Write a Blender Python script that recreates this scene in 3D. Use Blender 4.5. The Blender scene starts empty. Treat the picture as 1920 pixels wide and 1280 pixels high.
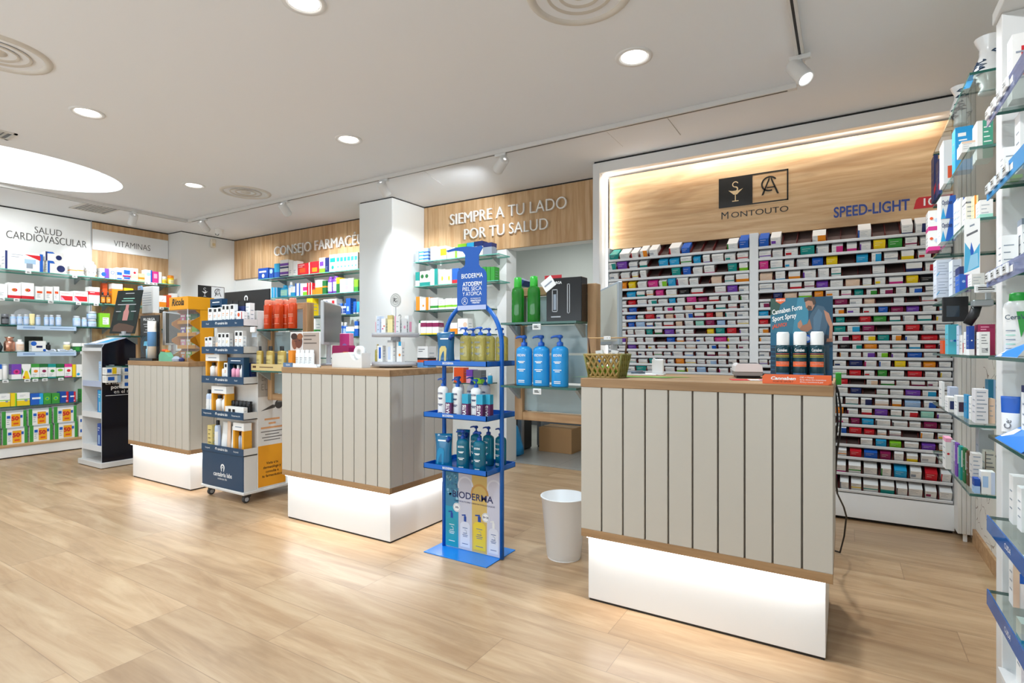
import bpy, bmesh, math, random
from mathutils import Matrix, Vector
random.seed(7)
SC = bpy.context.scene
COL = SC.collection
# ------------------------------------------------------------------ camera
YAW = math.radians(31.4); FPX = 1023.0; HZ = 652.0; CH = 1.15
cam = bpy.data.cameras.new('camera'); cam.sensor_width = 36; cam.lens = FPX / 1920 * 36
cam.shift_y = (HZ - 640) / 1920; cam.clip_start = .02
camo = bpy.data.objects.new('camera', cam); COL.objects.link(camo)
camo.location = (0, 0, CH); camo.rotation_euler = (math.pi / 2, 0, YAW)
SC.camera = camo
# ------------------------------------------------------------------ world + exposure
wd = bpy.data.worlds.new('world'); SC.world = wd; wd.use_nodes = True
wd.node_tree.nodes['Background'].inputs[0].default_value = (.85, .92, 1, 1)
wd.node_tree.nodes['Background'].inputs[1].default_value = .25
SC.view_settings.view_transform = 'Standard'; SC.view_settings.look = 'None'
SC.view_settings.exposure = -1.08; SC.view_settings.gamma = 1; SC.view_settings.use_curve_mapping = False
LAMPC = (.74, .88, 1)
W_DOWN, W_FAR, W_SPOT, W_FILL, W_STRIP, W_COVE = 35.0, 30.0, 105.0, 240.0, 5.0, 11.0

def area(name, loc, size, power, direction=(0, 0, -1), color=(1, .97, .93), size_y=None, spread=180, shape=None):
    l = bpy.data.lights.new(name, 'AREA'); l.energy = power; l.color = color
    l.shape = shape or ('RECTANGLE' if size_y else 'DISK'); l.size = size
    if size_y: l.size_y = size_y
    l.spread = math.radians(spread)
    o = bpy.data.objects.new(name, l); COL.objects.link(o); o.location = loc
    o.rotation_euler = Vector(direction).to_track_quat('-Z', 'Y').to_euler()
    return o

def spot(name, loc, target, power, angle=50, blend=.6, color=(.92, .97, 1), r=.03):
    l = bpy.data.lights.new(name, 'SPOT'); l.energy = power; l.color = color
    l.spot_size = math.radians(angle); l.spot_blend = blend; l.shadow_soft_size = r
    o = bpy.data.objects.new(name, l); COL.objects.link(o); o.location = loc
    o.rotation_euler = (Vector(target) - Vector(loc)).to_track_quat('-Z', 'Y').to_euler()
    return o
# added soft fill from behind the camera, tilted up towards the ceiling
area('added_front_fill', (-3.6, -2.35, 1.45), 6.6, W_FILL, (0, 1, 1.2), (.80, .92, 1), 2.1)
# ------------------------------------------------------------------ projection helper: a photo pixel on a real plane
def at(px, py, X=None, Y=None, Z=None):
    u = (px - 960) / FPX; w = (HZ - py) / FPX
    d = (-math.sin(YAW) + math.cos(YAW) * u, math.cos(YAW) + math.sin(YAW) * u, w)
    t = X / d[0] if X is not None else Y / d[1] if Y is not None else (Z - CH) / d[2]
    return Vector((d[0] * t, d[1] * t, CH + d[2] * t))
# ------------------------------------------------------------------ colours and materials
PAL = dict(w='f3f2ef', W='fbfbfa', o='f0901f', O='e2551f', c='27a5d8', b='1c5fc0', n='1b2a63', y='f3cf1a', g='3a983b',
           l='86cc2c', t='12938c', p='d6348a', v='7541ad', r='cf1f2c', e='ebcbb0', k='17171a', d='6b6d72', s='b9bcc1',
           u='a6c6ea', m='8c1c52', G='1f6d35', q='9fdcc9', i='f5e6a8', a='8f9aa8', x='d8c37a', B='0d47a1', z='c9d6ec', h='5a3a22', f='f6a9c4')
CN = dict(w='white', W='white', o='orange', O='deep orange', c='sky blue', b='blue', n='navy', y='yellow', g='green', l='lime',
          t='teal', p='pink', v='purple', r='red', e='beige', k='black', d='dark grey', s='silver', u='pale blue', m='maroon',
          G='dark green', q='mint', i='cream', a='grey', x='gold', B='royal blue', z='lilac', h='brown', f='rose')
def lin(h):
    r = []
    for i in (0, 2, 4):
        c = int(h[i:i + 2], 16) / 255
        r.append(c / 12.92 if c <= .04045 else ((c + .055) / 1.055) ** 2.4)
    return (*r, 1)
MATS = {}
def mat(c, rough=.45, metal=0, emit=0, key=None, spec=.5, alpha=None, coat=0):
    k = key or (c, rough, metal, emit, spec, alpha, coat)
    if k in MATS: return MATS[k]
    hexc = PAL.get(c, c)
    m = bpy.data.materials.new('mat_' + (CN.get(c, c)).replace(' ', '_')); m.use_nodes = True
    b = m.node_tree.nodes['Principled BSDF']
    b.inputs['Base Color'].default_value = lin(hexc); b.inputs['Roughness'].default_value = rough
    b.inputs['Metallic'].default_value = metal; b.inputs['Specular IOR Level'].default_value = spec
    if coat: b.inputs['Coat Weight'].default_value = coat
    if emit:
        b.inputs['Emission Color'].default_value = lin(hexc); b.inputs['Emission Strength'].default_value = emit
    if alpha is not None: b.inputs['Alpha'].default_value = alpha
    MATS[k] = m
    return m
def glassy(name, tint, refl=.08, rough=.02, body=0.0, bodycol=None):
    if name in MATS: return MATS[name]
    m = bpy.data.materials.new(name); m.use_nodes = True; nt = m.node_tree; nt.nodes.clear()
    out = nt.nodes.new('ShaderNodeOutputMaterial'); tr = nt.nodes.new('ShaderNodeBsdfTransparent')
    tr.inputs[0].default_value = lin(tint)
    gl = nt.nodes.new('ShaderNodeBsdfGlossy'); gl.inputs['Roughness'].default_value = rough
    lw = nt.nodes.new('ShaderNodeLayerWeight'); lw.inputs[0].default_value = .25
    ml = nt.nodes.new('ShaderNodeMath'); ml.operation = 'MULTIPLY_ADD'; ml.inputs[1].default_value = .6; ml.inputs[2].default_value = refl * .5
    nt.links.new(lw.outputs['Fresnel'], ml.inputs[0])
    mx = nt.nodes.new('ShaderNodeMixShader'); nt.links.new(ml.outputs[0], mx.inputs[0])
    first = tr.outputs[0]
    if body:
        df = nt.nodes.new('ShaderNodeBsdfDiffuse'); df.inputs[0].default_value = lin(bodycol or tint)
        m2 = nt.nodes.new('ShaderNodeMixShader'); m2.inputs[0].default_value = body
        nt.links.new(tr.outputs[0], m2.inputs[1]); nt.links.new(df.outputs[0], m2.inputs[2]); first = m2.outputs[0]
    nt.links.new(first, mx.inputs[1]); nt.links.new(gl.outputs[0], mx.inputs[2]); nt.links.new(mx.outputs[0], out.inputs[0])
    MATS[name] = m
    return m
def emitter(name, color, strength):
    if name in MATS: return MATS[name]
    m = bpy.data.materials.new(name); m.use_nodes = True; nt = m.node_tree; nt.nodes.clear()
    out = nt.nodes.new('ShaderNodeOutputMaterial'); e = nt.nodes.new('ShaderNodeEmission')
    e.inputs[0].default_value = lin(color); e.inputs[1].default_value = strength
    nt.links.new(e.outputs[0], out.inputs[0]); MATS[name] = m
    return m
class NT:
    def __init__(s, m): s.t = m.node_tree
    def n(s, typ, **kw):
        nd = s.t.nodes.new(typ)
        for k, v in kw.items():
            if k == 'op': nd.operation = v
            elif k.startswith('i'): 
                sock = nd.inputs[int(k[1:])]
                if hasattr(v, 'is_linked'): s.t.links.new(v, sock)
                else: sock.default_value = v
            else: setattr(nd, k, v)
        return nd
    def math(s, op, a, b=0.0): return s.n('ShaderNodeMath', op=op, i0=a, i1=b).outputs[0]
    def mix(s, f, a, b):
        nd = s.n('ShaderNodeMix', data_type='RGBA')
        for i, v in ((0, f), (6, a), (7, b)):
            if hasattr(v, 'is_linked'): s.t.links.new(v, nd.inputs[i])
            else: nd.inputs[i].default_value = v
        return nd.outputs[2]
def wood(name, c0, c1, c2, along='X', scale=1.0, rough=.5, knots=.35, seam=None):
    """procedural oak: stretched noise grain in object space, along one axis"""
    if name in MATS: return MATS[name]
    m = bpy.data.materials.new(name); m.use_nodes = True; N = NT(m); b = m.node_tree.nodes['Principled BSDF']
    tc = N.n('ShaderNodeTexCoord'); mp = N.n('ShaderNodeMapping')
    s = [14 * scale] * 3; s['XYZ'.index(along)] = .9 * scale
    mp.inputs['Scale'].default_value = s; m.node_tree.links.new(tc.outputs['Object'], mp.inputs[0])
    n1 = N.n('ShaderNodeTexNoise', i2=1.6, i3=8.0, i4=.62); m.node_tree.links.new(mp.outputs[0], n1.inputs[0]); n1.inputs['Distortion'].default_value = .6
    mp2 = N.n('ShaderNodeMapping'); s2 = [3.2 * scale] * 3; s2['XYZ'.index(along)] = .5 * scale; mp2.inputs['Scale'].default_value = s2
    m.node_tree.links.new(tc.outputs['Object'], mp2.inputs[0])
    n2 = N.n('ShaderNodeTexNoise', i2=1.3, i3=3.0, i4=.5); m.node_tree.links.new(mp2.outputs[0], n2.inputs[0]); n2.inputs['Distortion'].default_value = 1.2
    cr = N.n('ShaderNodeMapRange'); m.node_tree.links.new(n1.outputs[0], cr.inputs[0]); cr.inputs[1].default_value = .33; cr.inputs[2].default_value = .68
    col = N.mix(cr.outputs[0], lin(c0), lin(c1))
    cr2 = N.n('ShaderNodeMapRange'); m.node_tree.links.new(n2.outputs[0], cr2.inputs[0]); cr2.inputs[1].default_value = .5; cr2.inputs[2].default_value = .78
    f = N.math('MULTIPLY', cr2.outputs[0], knots)
    col = N.mix(f, col, lin(c2))
    m.node_tree.links.new(col, b.inputs['Base Color']); b.inputs['Roughness'].default_value = rough
    MATS[name] = m
    return m
# ------------------------------------------------------------------ mesh builder
class MB:
    def __init__(s): s.v = []; s.f = []; s.mi = []; s.sm = []; s.mats = []
    def m(s, mt):
        if isinstance(mt, str): mt = mat(mt)
        if mt not in s.mats: s.mats.append(mt)
        return s.mats.index(mt)
    def face(s, idx, mi, sm=False): s.f.append(idx); s.mi.append(mi); s.sm.append(sm)
    def mark(s): return len(s.v)
    def xf(s, start, M):
        for i in range(start, len(s.v)): s.v[i] = tuple(M @ Vector(s.v[i]))
        return s
    def box(s, x0, y0, z0, x1, y1, z1, mt, bev=0.0):
        mi = s.m(mt); o = len(s.v)
        if x0 > x1: x0, x1 = x1, x0
        if y0 > y1: y0, y1 = y1, y0
        if z0 > z1: z0, z1 = z1, z0
        b = min(bev, (x1 - x0) * .49, (y1 - y0) * .49, (z1 - z0) * .49)
        if b <= 0:
            s.v += [(x0, y0, z0), (x1, y0, z0), (x1, y1, z0), (x0, y1, z0), (x0, y0, z1), (x1, y0, z1), (x1, y1, z1), (x0, y1, z1)]
            for q in ((0, 3, 2, 1), (4, 5, 6, 7), (0, 1, 5, 4), (1, 2, 6, 5), (2, 3, 7, 6), (3, 0, 4, 7)): s.face([o + i for i in q], mi)
            return s
        # chamfered box: 24 vertices, three per corner
        V = {}
        for ix in (0, 1):
            for iy in (0, 1):
                for iz in (0, 1):
                    cx, cy, cz = (x0, x1)[ix], (y0, y1)[iy], (z0, z1)[iz]; sx, sy, sz = (1, -1)[ix], (1, -1)[iy], (1, -1)[iz]
                    for ax, p in ((0, (cx, cy + sy * b, cz + sz * b)), (1, (cx + sx * b, cy, cz + sz * b)), (2, (cx + sx * b, cy + sy * b, cz))):
                        V[ix, iy, iz, ax] = len(s.v); s.v.append(p)
        g = lambda c, a: V[(*c, a)]
        for ax in range(3):
            o1, o2 = [k for k in range(3) if k != ax]
            for side in (0, 1):
                cs = []
                for a, c in ((0, 0), (1, 0), (1, 1), (0, 1)):
                    q = [0, 0, 0]; q[ax] = side; q[o1] = a; q[o2] = c; cs.append(g(q, ax))
                flip = (side == 0) != (ax == 1)
                s.face(cs[::-1] if flip else cs, mi)
            for a in (0, 1):
                for c in (0, 1):
                    q0 = [0, 0, 0]; q1 = [0, 0, 0]; q0[o1] = q1[o1] = a; q0[o2] = q1[o2] = c; q0[ax] = 0; q1[ax] = 1
                    fc = [g(q0, o1), g(q1, o1), g(q1, o2), g(q0, o2)]
                    s.face(fc if ((a + c) % 2 == 0) != (ax == 1) else fc[::-1], mi)
        for c in [(a, b_, c_) for a in (0, 1) for b_ in (0, 1) for c_ in (0, 1)]:
            fc = [g(c, 0), g(c, 1), g(c, 2)]
            s.face(fc if sum(c) % 2 else fc[::-1], mi)
        return s
    def quad(s, p, mt):
        o = len(s.v); s.v += [tuple(q) for q in p]; s.face(list(range(o, o + len(p))), s.m(mt)); return s
    def prism(s, pts, a, b, mt, axis='z', side=None, sm=False):
        """extrude a polygon (counter-clockwise) between two values of an axis; axis y: pts are (x,z)"""
        mi = s.m(mt); ms = s.m(side) if side else mi; o = len(s.v); n = len(pts)
        put = {'z': lambda p, t: (p[0], p[1], t), 'y': lambda p, t: (p[0], t, p[1]), 'x': lambda p, t: (t, p[0], p[1])}[axis]
        s.v += [put(p, a) for p in pts] + [put(p, b) for p in pts]
        fl = (axis == 'y') != (b < a)
        A = list(range(o, o + n)); B = list(range(o + n, o + 2 * n))
        s.face(A if fl else A[::-1], mi); s.face(B[::-1] if fl else B, mi)
        for i in range(n):
            j = (i + 1) % n; q = [A[i], A[j], B[j], B[i]]
            s.face(q[::-1] if fl else q, ms, sm)
        return s
    def lathe(s, prof, mt, seg=16, cx=0, cy=0, sx=1, sy=1, mts=None, sm=True):
        """prof: (r, z) from bottom to top; mts: material per ring segment"""
        rings = []
        for r, z in prof:
            if r < 1e-6: rings.append([len(s.v)]); s.v.append((cx, cy, z))
            else:
                rings.append(list(range(len(s.v), len(s.v) + seg)))
                s.v += [(cx + sx * r * math.cos(2 * math.pi * i / seg), cy + sy * r * math.sin(2 * math.pi * i / seg), z) for i in range(seg)]
        for k in range(len(rings) - 1):
            A, B = rings[k], rings[k + 1]; mi = s.m(mts[k] if mts else mt)
            if len(A) == 1 and len(B) == 1: continue
            for i in range(seg):
                j = (i + 1) % seg
                if len(A) == 1: s.face([A[0], B[j], B[i]][::-1] if False else [A[0], B[j], B[i]], mi, sm)
                elif len(B) == 1: s.face([A[i], A[j], B[0]], mi, sm)
                else: s.face([A[i], A[j], B[j], B[i]], mi, sm)
        return s
    def disc(s, cx, cy, z, r, mt, seg=20, up=True, axis='z', ry=None):
        pts = [(cx + r * math.cos(2 * math.pi * i / seg), cy + (ry or r) * math.sin(2 * math.pi * i / seg)) for i in range(seg)]
        o = len(s.v); s.v += [(p[0], p[1], z) if axis == 'z' else (p[0], z, p[1]) if axis == 'y' else (z, p[0], p[1]) for p in pts]
        idx = list(range(o, o + seg)); s.face(idx if up else idx[::-1], s.m(mt)); return s
    def ring(s, cx, cy, z, r0, r1, mt, seg=28, axis='y', a0=0, a1=360):
        mi = s.m(mt); o = len(s.v); full = abs(a1 - a0) >= 360; n = seg if full else seg + 1
        for i in range(n):
            a = math.radians(a0 + (a1 - a0) * i / seg)
            for r in (r0, r1):
                p = (cx + r * math.cos(a), cy + r * math.sin(a)); s.v.append((p[0], z, p[1]) if axis == 'y' else (p[0], p[1], z) if axis == 'z' else (z, p[0], p[1]))
        for i in range(seg):
            j = (i + 1) % n; s.face([o + 2 * i, o + 2 * i + 1, o + 2 * j + 1, o + 2 * j], mi)
        return s
    def tube(s, pts, r, mt, seg=8, closed=False, cap=True):
        mi = s.m(mt); P = [Vector(p) for p in pts]; n = len(P); rings = []
        up = Vector((0, 0, 1))
        for i, p in enumerate(P):
            t = (P[(i + 1) % n] - P[i - 1]) if closed else (P[min(i + 1, n - 1)] - P[max(i - 1, 0)])
            t.normalize(); a = up.cross(t)
            if a.length < 1e-3: a = Vector((1, 0, 0)).cross(t)
            a.normalize(); b = t.cross(a); rr = r[i] if isinstance(r, (list, tuple)) else r
            rings.append(list(range(len(s.v), len(s.v) + seg)))
            s.v += [tuple(p + rr * (math.cos(2 * math.pi * k / seg) * a + math.sin(2 * math.pi * k / seg) * b)) for k in range(seg)]
        for i in range(n if closed else n - 1):
            A, B = rings[i], rings[(i + 1) % n]
            for k in range(seg): s.face([A[k], A[(k + 1) % seg], B[(k + 1) % seg], B[k]], mi, True)
        if cap and not closed: s.face(rings[0][::-1], mi); s.face(rings[-1], mi)
        return s
    def text(s, string, o, mt, h=.03, ux=(1, 0, 0), uy=(0, 0, 1), align='c', depth=0, bold=0, sx=1.0, width=None, res=2, shear=0):
        """flat or raised lettering; o: anchor on the base line; ux/uy: reading and up directions"""
        vs, fs, w = text_geo(string, bold, depth, res, shear)
        k = h / .7
        if width: sx = width / max(w * k, 1e-6)
        off = {'c': -w / 2, 'l': 0, 'r': -w}[align]
        ux = Vector(ux); uy = Vector(uy); uz = ux.cross(uy); o = Vector(o); st = len(s.v); mi = s.m(mt)
        s.v += [tuple(o + ux * ((x + off) * k * sx) + uy * (y * k) + uz * (z * k)) for x, y, z in vs]
        for f in fs: s.face([st + i for i in f], mi)
        return s
    def mesh(s, name):
        me = bpy.data.meshes.new(name); me.from_pydata(s.v, [], s.f)
        for m_ in s.mats: me.materials.append(m_)
        me.polygons.foreach_set('material_index', s.mi); me.polygons.foreach_set('use_smooth', s.sm); me.update()
        return me
    def build(s, name, parent=None, loc=(0, 0, 0), rz=0):
        return put(name, s.mesh(name), parent, loc, rz)
_TXT = {}
def text_geo(string, bold, depth, res, shear):
    k = (string, bold, depth, res, shear)
    if k not in _TXT:
        c = bpy.data.curves.new('t', 'FONT'); c.body = string; c.resolution_u = res; c.offset = bold; c.extrude = depth; c.shear = shear; c.fill_mode = 'FRONT' if not depth else 'BOTH'
        o = bpy.data.objects.new('t', c); me = o.to_mesh()
        vs = [tuple(v.co) for v in me.vertices]; fs = [list(p.vertices) for p in me.polygons]
        x0 = min(v[0] for v in vs); x1 = max(v[0] for v in vs)
        _TXT[k] = ([(v[0] - x0, v[1], v[2]) for v in vs], fs, x1 - x0)
        o.to_mesh_clear(); bpy.data.objects.remove(o); bpy.data.curves.remove(c)
    return _TXT[k]
def put(name, me, parent=None, loc=(0, 0, 0), rz=0):
    o = bpy.data.objects.new(name, me); COL.objects.link(o); o.location = loc; o.rotation_euler = (0, 0, rz)
    if parent: o.parent = parent
    return o
USED = {}
def tag(o, label, cat, group=None, kind=None):
    if group is None:
        USED[label] = USED.get(label, 0) + 1
        if USED[label] > 1: print('DUPLICATE LABEL', label)
    o['label'] = label; o['category'] = cat
    if group: o['group'] = group
    if kind: o['kind'] = kind
    return o
def thing(name, label, cat, loc=(0, 0, 0), rz=0, group=None):
    o = bpy.data.objects.new(name, None); COL.objects.link(o); o.empty_display_size = .05
    o.location = loc; o.rotation_euler = (0, 0, rz)
    return tag(o, label, cat, group)
def structure(name, mb, label=None):
    o = mb.build(name); o['kind'] = 'structure'
    if label: o['label'] = label
    return o
def dup(root, loc, rz, label, group=None):
    r = root.copy(); COL.objects.link(r); r.location = loc; r.rotation_euler = (0, 0, rz)
    for ch in root.children:
        c = ch.copy(); COL.objects.link(c); c.parent = r
        for g in ch.children:
            d = g.copy(); COL.objects.link(d); d.parent = c
    r['label'] = label
    if group: r['group'] = group
    USED[label] = USED.get(label, 0) + 1
    return r
ORD = 'zeroth first second third fourth fifth sixth seventh eighth ninth tenth eleventh twelfth thirteenth fourteenth fifteenth sixteenth seventeenth eighteenth nineteenth twentieth'.split() + ['twenty-' + a for a in 'first second third fourth fifth sixth seventh eighth ninth'.split()] + ['thirtieth']
# ================================================================== ROOM
ZC = 2.70; XL, XR, YB, YF = -7.85, .655, 4.65, -2.5
OAK = lambda ax: wood('oak_panel_' + ax, 'd9b88f', 'b98e5f', '8f6840', ax, 1.0, .5, .55)
OAKB = wood('oak_board', 'd9b88d', 'b98e60', '7d5934', 'X', 1.1, .5, .85)
TOPW = wood('counter_oak', 'b8936a', '94704a', '6f5033', 'X', 1.0, .5, .5)
TOPWY = wood('counter_oak_side', 'b8936a', '94704a', '6f5033', 'Y', 1.0, .5, .5)
FRW = wood('frame_oak', 'c8a278', 'a67c52', '84603d', 'Z', 1.2, .5, .4)
FRWX = wood('frame_oak_rail', 'c8a278', 'a67c52', '84603d', 'X', 1.2, .5, .4)
WALLW = mat('e9eae8', .55, key='wall_white'); CEILM = mat('f0f2f6', .8, key='ceiling_white')
def floor_material():
    m = bpy.data.materials.new('plank_floor'); m.use_nodes = True; N = NT(m); b = m.node_tree.nodes['Principled BSDF']; L = m.node_tree.links
    tc = N.n('ShaderNodeTexCoord'); sp = N.n('ShaderNodeSeparateXYZ', i0=tc.outputs['Object'])
    x, y = sp.outputs[0], sp.outputs[1]; w, ln = .25, 1.25
    ry = N.math('DIVIDE', N.math('SUBTRACT', y, .077), w); row = N.math('FLOOR', ry); fy = N.math('FRACT', ry)
    wn = N.n('ShaderNodeTexWhiteNoise', noise_dimensions='1D'); L.new(row, wn.inputs['W'])
    rx = N.math('DIVIDE', N.math('ADD', x, N.math('MULTIPLY', wn.outputs[0], ln)), ln); pc = N.math('FLOOR', rx); fx = N.math('FRACT', rx)
    cb = N.n('ShaderNodeCombineXYZ', i0=pc, i1=row); wid = N.n('ShaderNodeTexWhiteNoise', noise_dimensions='3D', i0=cb.outputs[0])
    idv = wid.outputs[0]
    gx = N.math('ADD', N.math('MULTIPLY', x, .75), N.math('MULTIPLY', idv, 37.0))
    cv = N.n('ShaderNodeCombineXYZ', i0=gx, i1=N.math('MULTIPLY', y, 9.0), i2=N.math('MULTIPLY', idv, 11.0))
    n1 = N.n('ShaderNodeTexNoise', i0=cv.outputs[0], i2=1.5, i3=9.0, i4=.66); n1.inputs['Distortion'].default_value = .9
    cv2 = N.n('ShaderNodeCombineXYZ', i0=N.math('ADD', N.math('MULTIPLY', x, .9), N.math('MULTIPLY', idv, 91.0)), i1=N.math('MULTIPLY', y, 4.2), i2=idv)
    n2 = N.n('ShaderNodeTexNoise', i0=cv2.outputs[0], i2=1.2, i3=4.0, i4=.55); n2.inputs['Distortion'].default_value = 1.6
    f1 = N.n('ShaderNodeMapRange', i0=n1.outputs[0], i1=.36, i2=.66).outputs[0]
    col = N.mix(f1, lin('c0a07c'), lin('aa8763'))
    f2 = N.n('ShaderNodeMapRange', i0=n2.outputs[0], i1=.52, i2=.74).outputs[0]
    col = N.mix(N.math('MULTIPLY', f2, .6), col, lin('8c6b4b'))
    f3 = N.n('ShaderNodeMapRange', i0=n2.outputs[0], i1=.46, i2=.28).outputs[0]
    col = N.mix(N.math('MULTIPLY', f3, .55), col, lin('d2b793'))
    hs = N.n('ShaderNodeHueSaturation', i4=col); L.new(N.math('ADD', N.math('MULTIPLY', idv, .16), .92), hs.inputs['Value'])
    e1 = N.math('LESS_THAN', N.math('MINIMUM', fy, N.math('SUBTRACT', 1.0, fy)), .0055)
    e2 = N.math('LESS_THAN', N.math('MINIMUM', fx, N.math('SUBTRACT', 1.0, fx)), .0011)
    col = N.mix(N.math('MULTIPLY', N.math('MAXIMUM', e1, e2), .55), hs.outputs[0], lin('745940'))
    L.new(col, b.inputs['Base Color']); b.inputs['Roughness'].default_value = .33; b.inputs['Specular IOR Level'].default_value = .5
    return m
mb = MB(); mb.box(XL - .1, YF - .1, -.06, XR + .1, 4.69, 0, floor_material()); structure('floor', mb)
def tile_material():
    m = bpy.data.materials.new('grey_tile'); m.use_nodes = True; N = NT(m); b = m.node_tree.nodes['Principled BSDF']
    tc = N.n('ShaderNodeTexCoord'); br = N.n('ShaderNodeTexBrick'); m.node_tree.links.new(tc.outputs['Object'], br.inputs[0])
    br.offset = 0; br.inputs['Color1'].default_value = lin('b4b1aa'); br.inputs['Color2'].default_value = lin('aba8a1'); br.inputs['Mortar'].default_value = lin('8d8b86')
    br.inputs['Scale'].default_value = 1; br.inputs['Brick Width'].default_value = .6; br.inputs['Row Height'].default_value = .6; br.inputs['Mortar Size'].default_value = .004
    ns = N.n('ShaderNodeTexNoise', i0=tc.outputs['Object'], i2=3.0, i3=6.0)
    c = N.mix(N.math('MULTIPLY', ns.outputs[0], .35), br.outputs[0], lin('8f8b84'))
    m.node_tree.links.new(c, b.inputs['Base Color']); b.inputs['Roughness'].default_value = .3
    return m
mb = MB(); mb.box(-5.6, 4.70, -.06, -1.5, 7.3, 0.001, tile_material()); structure('floor_backroom', mb)
# ceiling slab with an oval well
def ceiling():
    mb = MB(); N = 64; cx, cy, a, b = -6.12, 1.74, .62, .83; mi = mb.m(CEILM)
    x0, x1, y0, y1 = XL - .1, XR + .1, YF - .1, YB + .12
    E = [(cx + a * math.cos(2 * math.pi * i / N), cy + b * math.sin(2 * math.pi * i / N)) for i in range(N)]
    def rim(i):
        c, s = math.cos(2 * math.pi * i / N), math.sin(2 * math.pi * i / N)
        ts = []
        if c > 1e-9: ts.append((x1 - cx) / c)
        if c < -1e-9: ts.append((x0 - cx) / c)
        if s > 1e-9: ts.append((y1 - cy) / s)
        if s < -1e-9: ts.append((y0 - cy) / s)
        t = min(ts); return (cx + c * t, cy + s * t)
    corners = [(x1, y1), (x0, y1), (x0, y0), (x1, y0)]
    R = [rim(i) for i in range(N)]
    o = len(mb.v); mb.v += [(*p, ZC) for p in E]; r = len(mb.v); mb.v += [(*p, ZC) for p in R]
    u = len(mb.v); mb.v += [(*p, ZC + .2) for p in E]
    for i in range(N):
        j = (i + 1) % N; mb.face([o + i, r + i, r + j, o + j][::-1], mi)
        mb.face([o + i, o + j, u + j, u + i], mb.m(mat('dfe5e8', .6, key='well_white')))
        a1, a2 = R[i], R[j]
        if abs(a1[0] - a2[0]) > 1e-6 and abs(a1[1] - a2[1]) > 1e-6:
            cn = min(corners, key=lambda q: abs(q[0] - a1[0]) * abs(q[0] - a2[0]) + abs(q[1] - a1[1]) * abs(q[1] - a2[1]))
            k = len(mb.v); mb.v.append((*cn, ZC)); mb.face([r + i, r + j, k], mi)
    mb.box(x0, y0, ZC + .22, x1, y1, ZC + .3, CEILM)
    structure('ceiling', mb)
    t = thing('ceiling_light_panel', 'large white glowing oval light set into the ceiling above the left shelves', 'ceiling light', (cx, cy, ZC + .2))
    mb = MB(); mb.disc(0, 0, 0, a, emitter('oval_glow', 'f8fdff', 4.5), 64, up=False, ry=b); mb.build('diffuser', t)
ceiling()
area('oval_light', (-6.12, 1.74, ZC + .17), 1.0, 22, (0, 0, -1), (.93, .98, 1))
def wall(name, *boxes, m=WALLW):
    mb = MB()
    for b in boxes: mb.box(*b, m)
    return structure(name, mb)
wall('wall_left', (XL - .12, YF, 0, XL, YB + .1, ZC))
wall('wall_back', (XL, YB, 0, -2.89, YB + .14, ZC), (-2.89, YB, 2.14, -1.80, YB + .14, ZC), (-1.80, YB + .10, 0, XR + .1, YB + .2, ZC))
wall('wall_front', (XL, YF - .12, 0, XR, YF, ZC))
PAPER = bpy.data.materials.new('branch_wallpaper'); PAPER.use_nodes = True
def wallpaper(m):
    N = NT(m); b = m.node_tree.nodes['Principled BSDF']; tc = N.n('ShaderNodeTexCoord')
    vo = N.n('ShaderNodeTexVoronoi', feature='DISTANCE_TO_EDGE', i2=5.0); ns = N.n('ShaderNodeTexNoise', i0=tc.outputs['Object'], i2=3.0)
    ad = N.n('ShaderNodeVectorMath', operation='ADD', i0=tc.outputs['Object'], i1=ns.outputs[1]); m.node_tree.links.new(ad.outputs[0], vo.inputs[0])
    n2 = N.n('ShaderNodeTexNoise', i0=tc.outputs['Object'], i2=4.0)
    f = N.math('MULTIPLY', N.math('LESS_THAN', vo.outputs[0], .018), N.math('GREATER_THAN', n2.outputs[0], .47))
    m.node_tree.links.new(N.mix(f, lin('e7e2d9'), lin('8b7767')), b.inputs['Base Color'])
wallpaper(PAPER)
mb = MB(); mb.box(XR, YF, 0, XR + .12, 2.44, ZC, WALLW); mb.box(XR, 2.44, 0, XR + .12, YB + .2, 1.28, PAPER); mb.box(XR, 2.44, 1.28, XR + .12, YB + .2, ZC, mat('dad5cd', .6, key='wall_greige')); structure('wall_right', mb)
mb = MB(); mb.box(XR - .014, 2.46, 0, XR, 4.17, .085, FRWX); structure('baseboard_right', mb)
wall('wall_backroom', (-5.6, 7.15, 0, -1.4, 7.25, ZC), (-1.7, 4.8, 0, -1.6, 7.15, ZC), (-5.7, 4.8, 0, -5.6, 7.15, ZC), m=mat('dfe3df', .6, key='backroom_white'))
mb = MB(); mb.box(-5.6, 4.79, ZC, -1.5, 7.25, ZC + .1, CEILM); structure('ceiling_backroom', mb)
mb = MB(); mb.box(-5.6, 7.12, 0, -1.7, 7.15, .08, 'd'); structure('baseboard_backroom', mb)
area('backroom_lamp', (-3.2, 5.9, 2.66), .9, 42, color=(.97, 1, .97))
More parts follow.
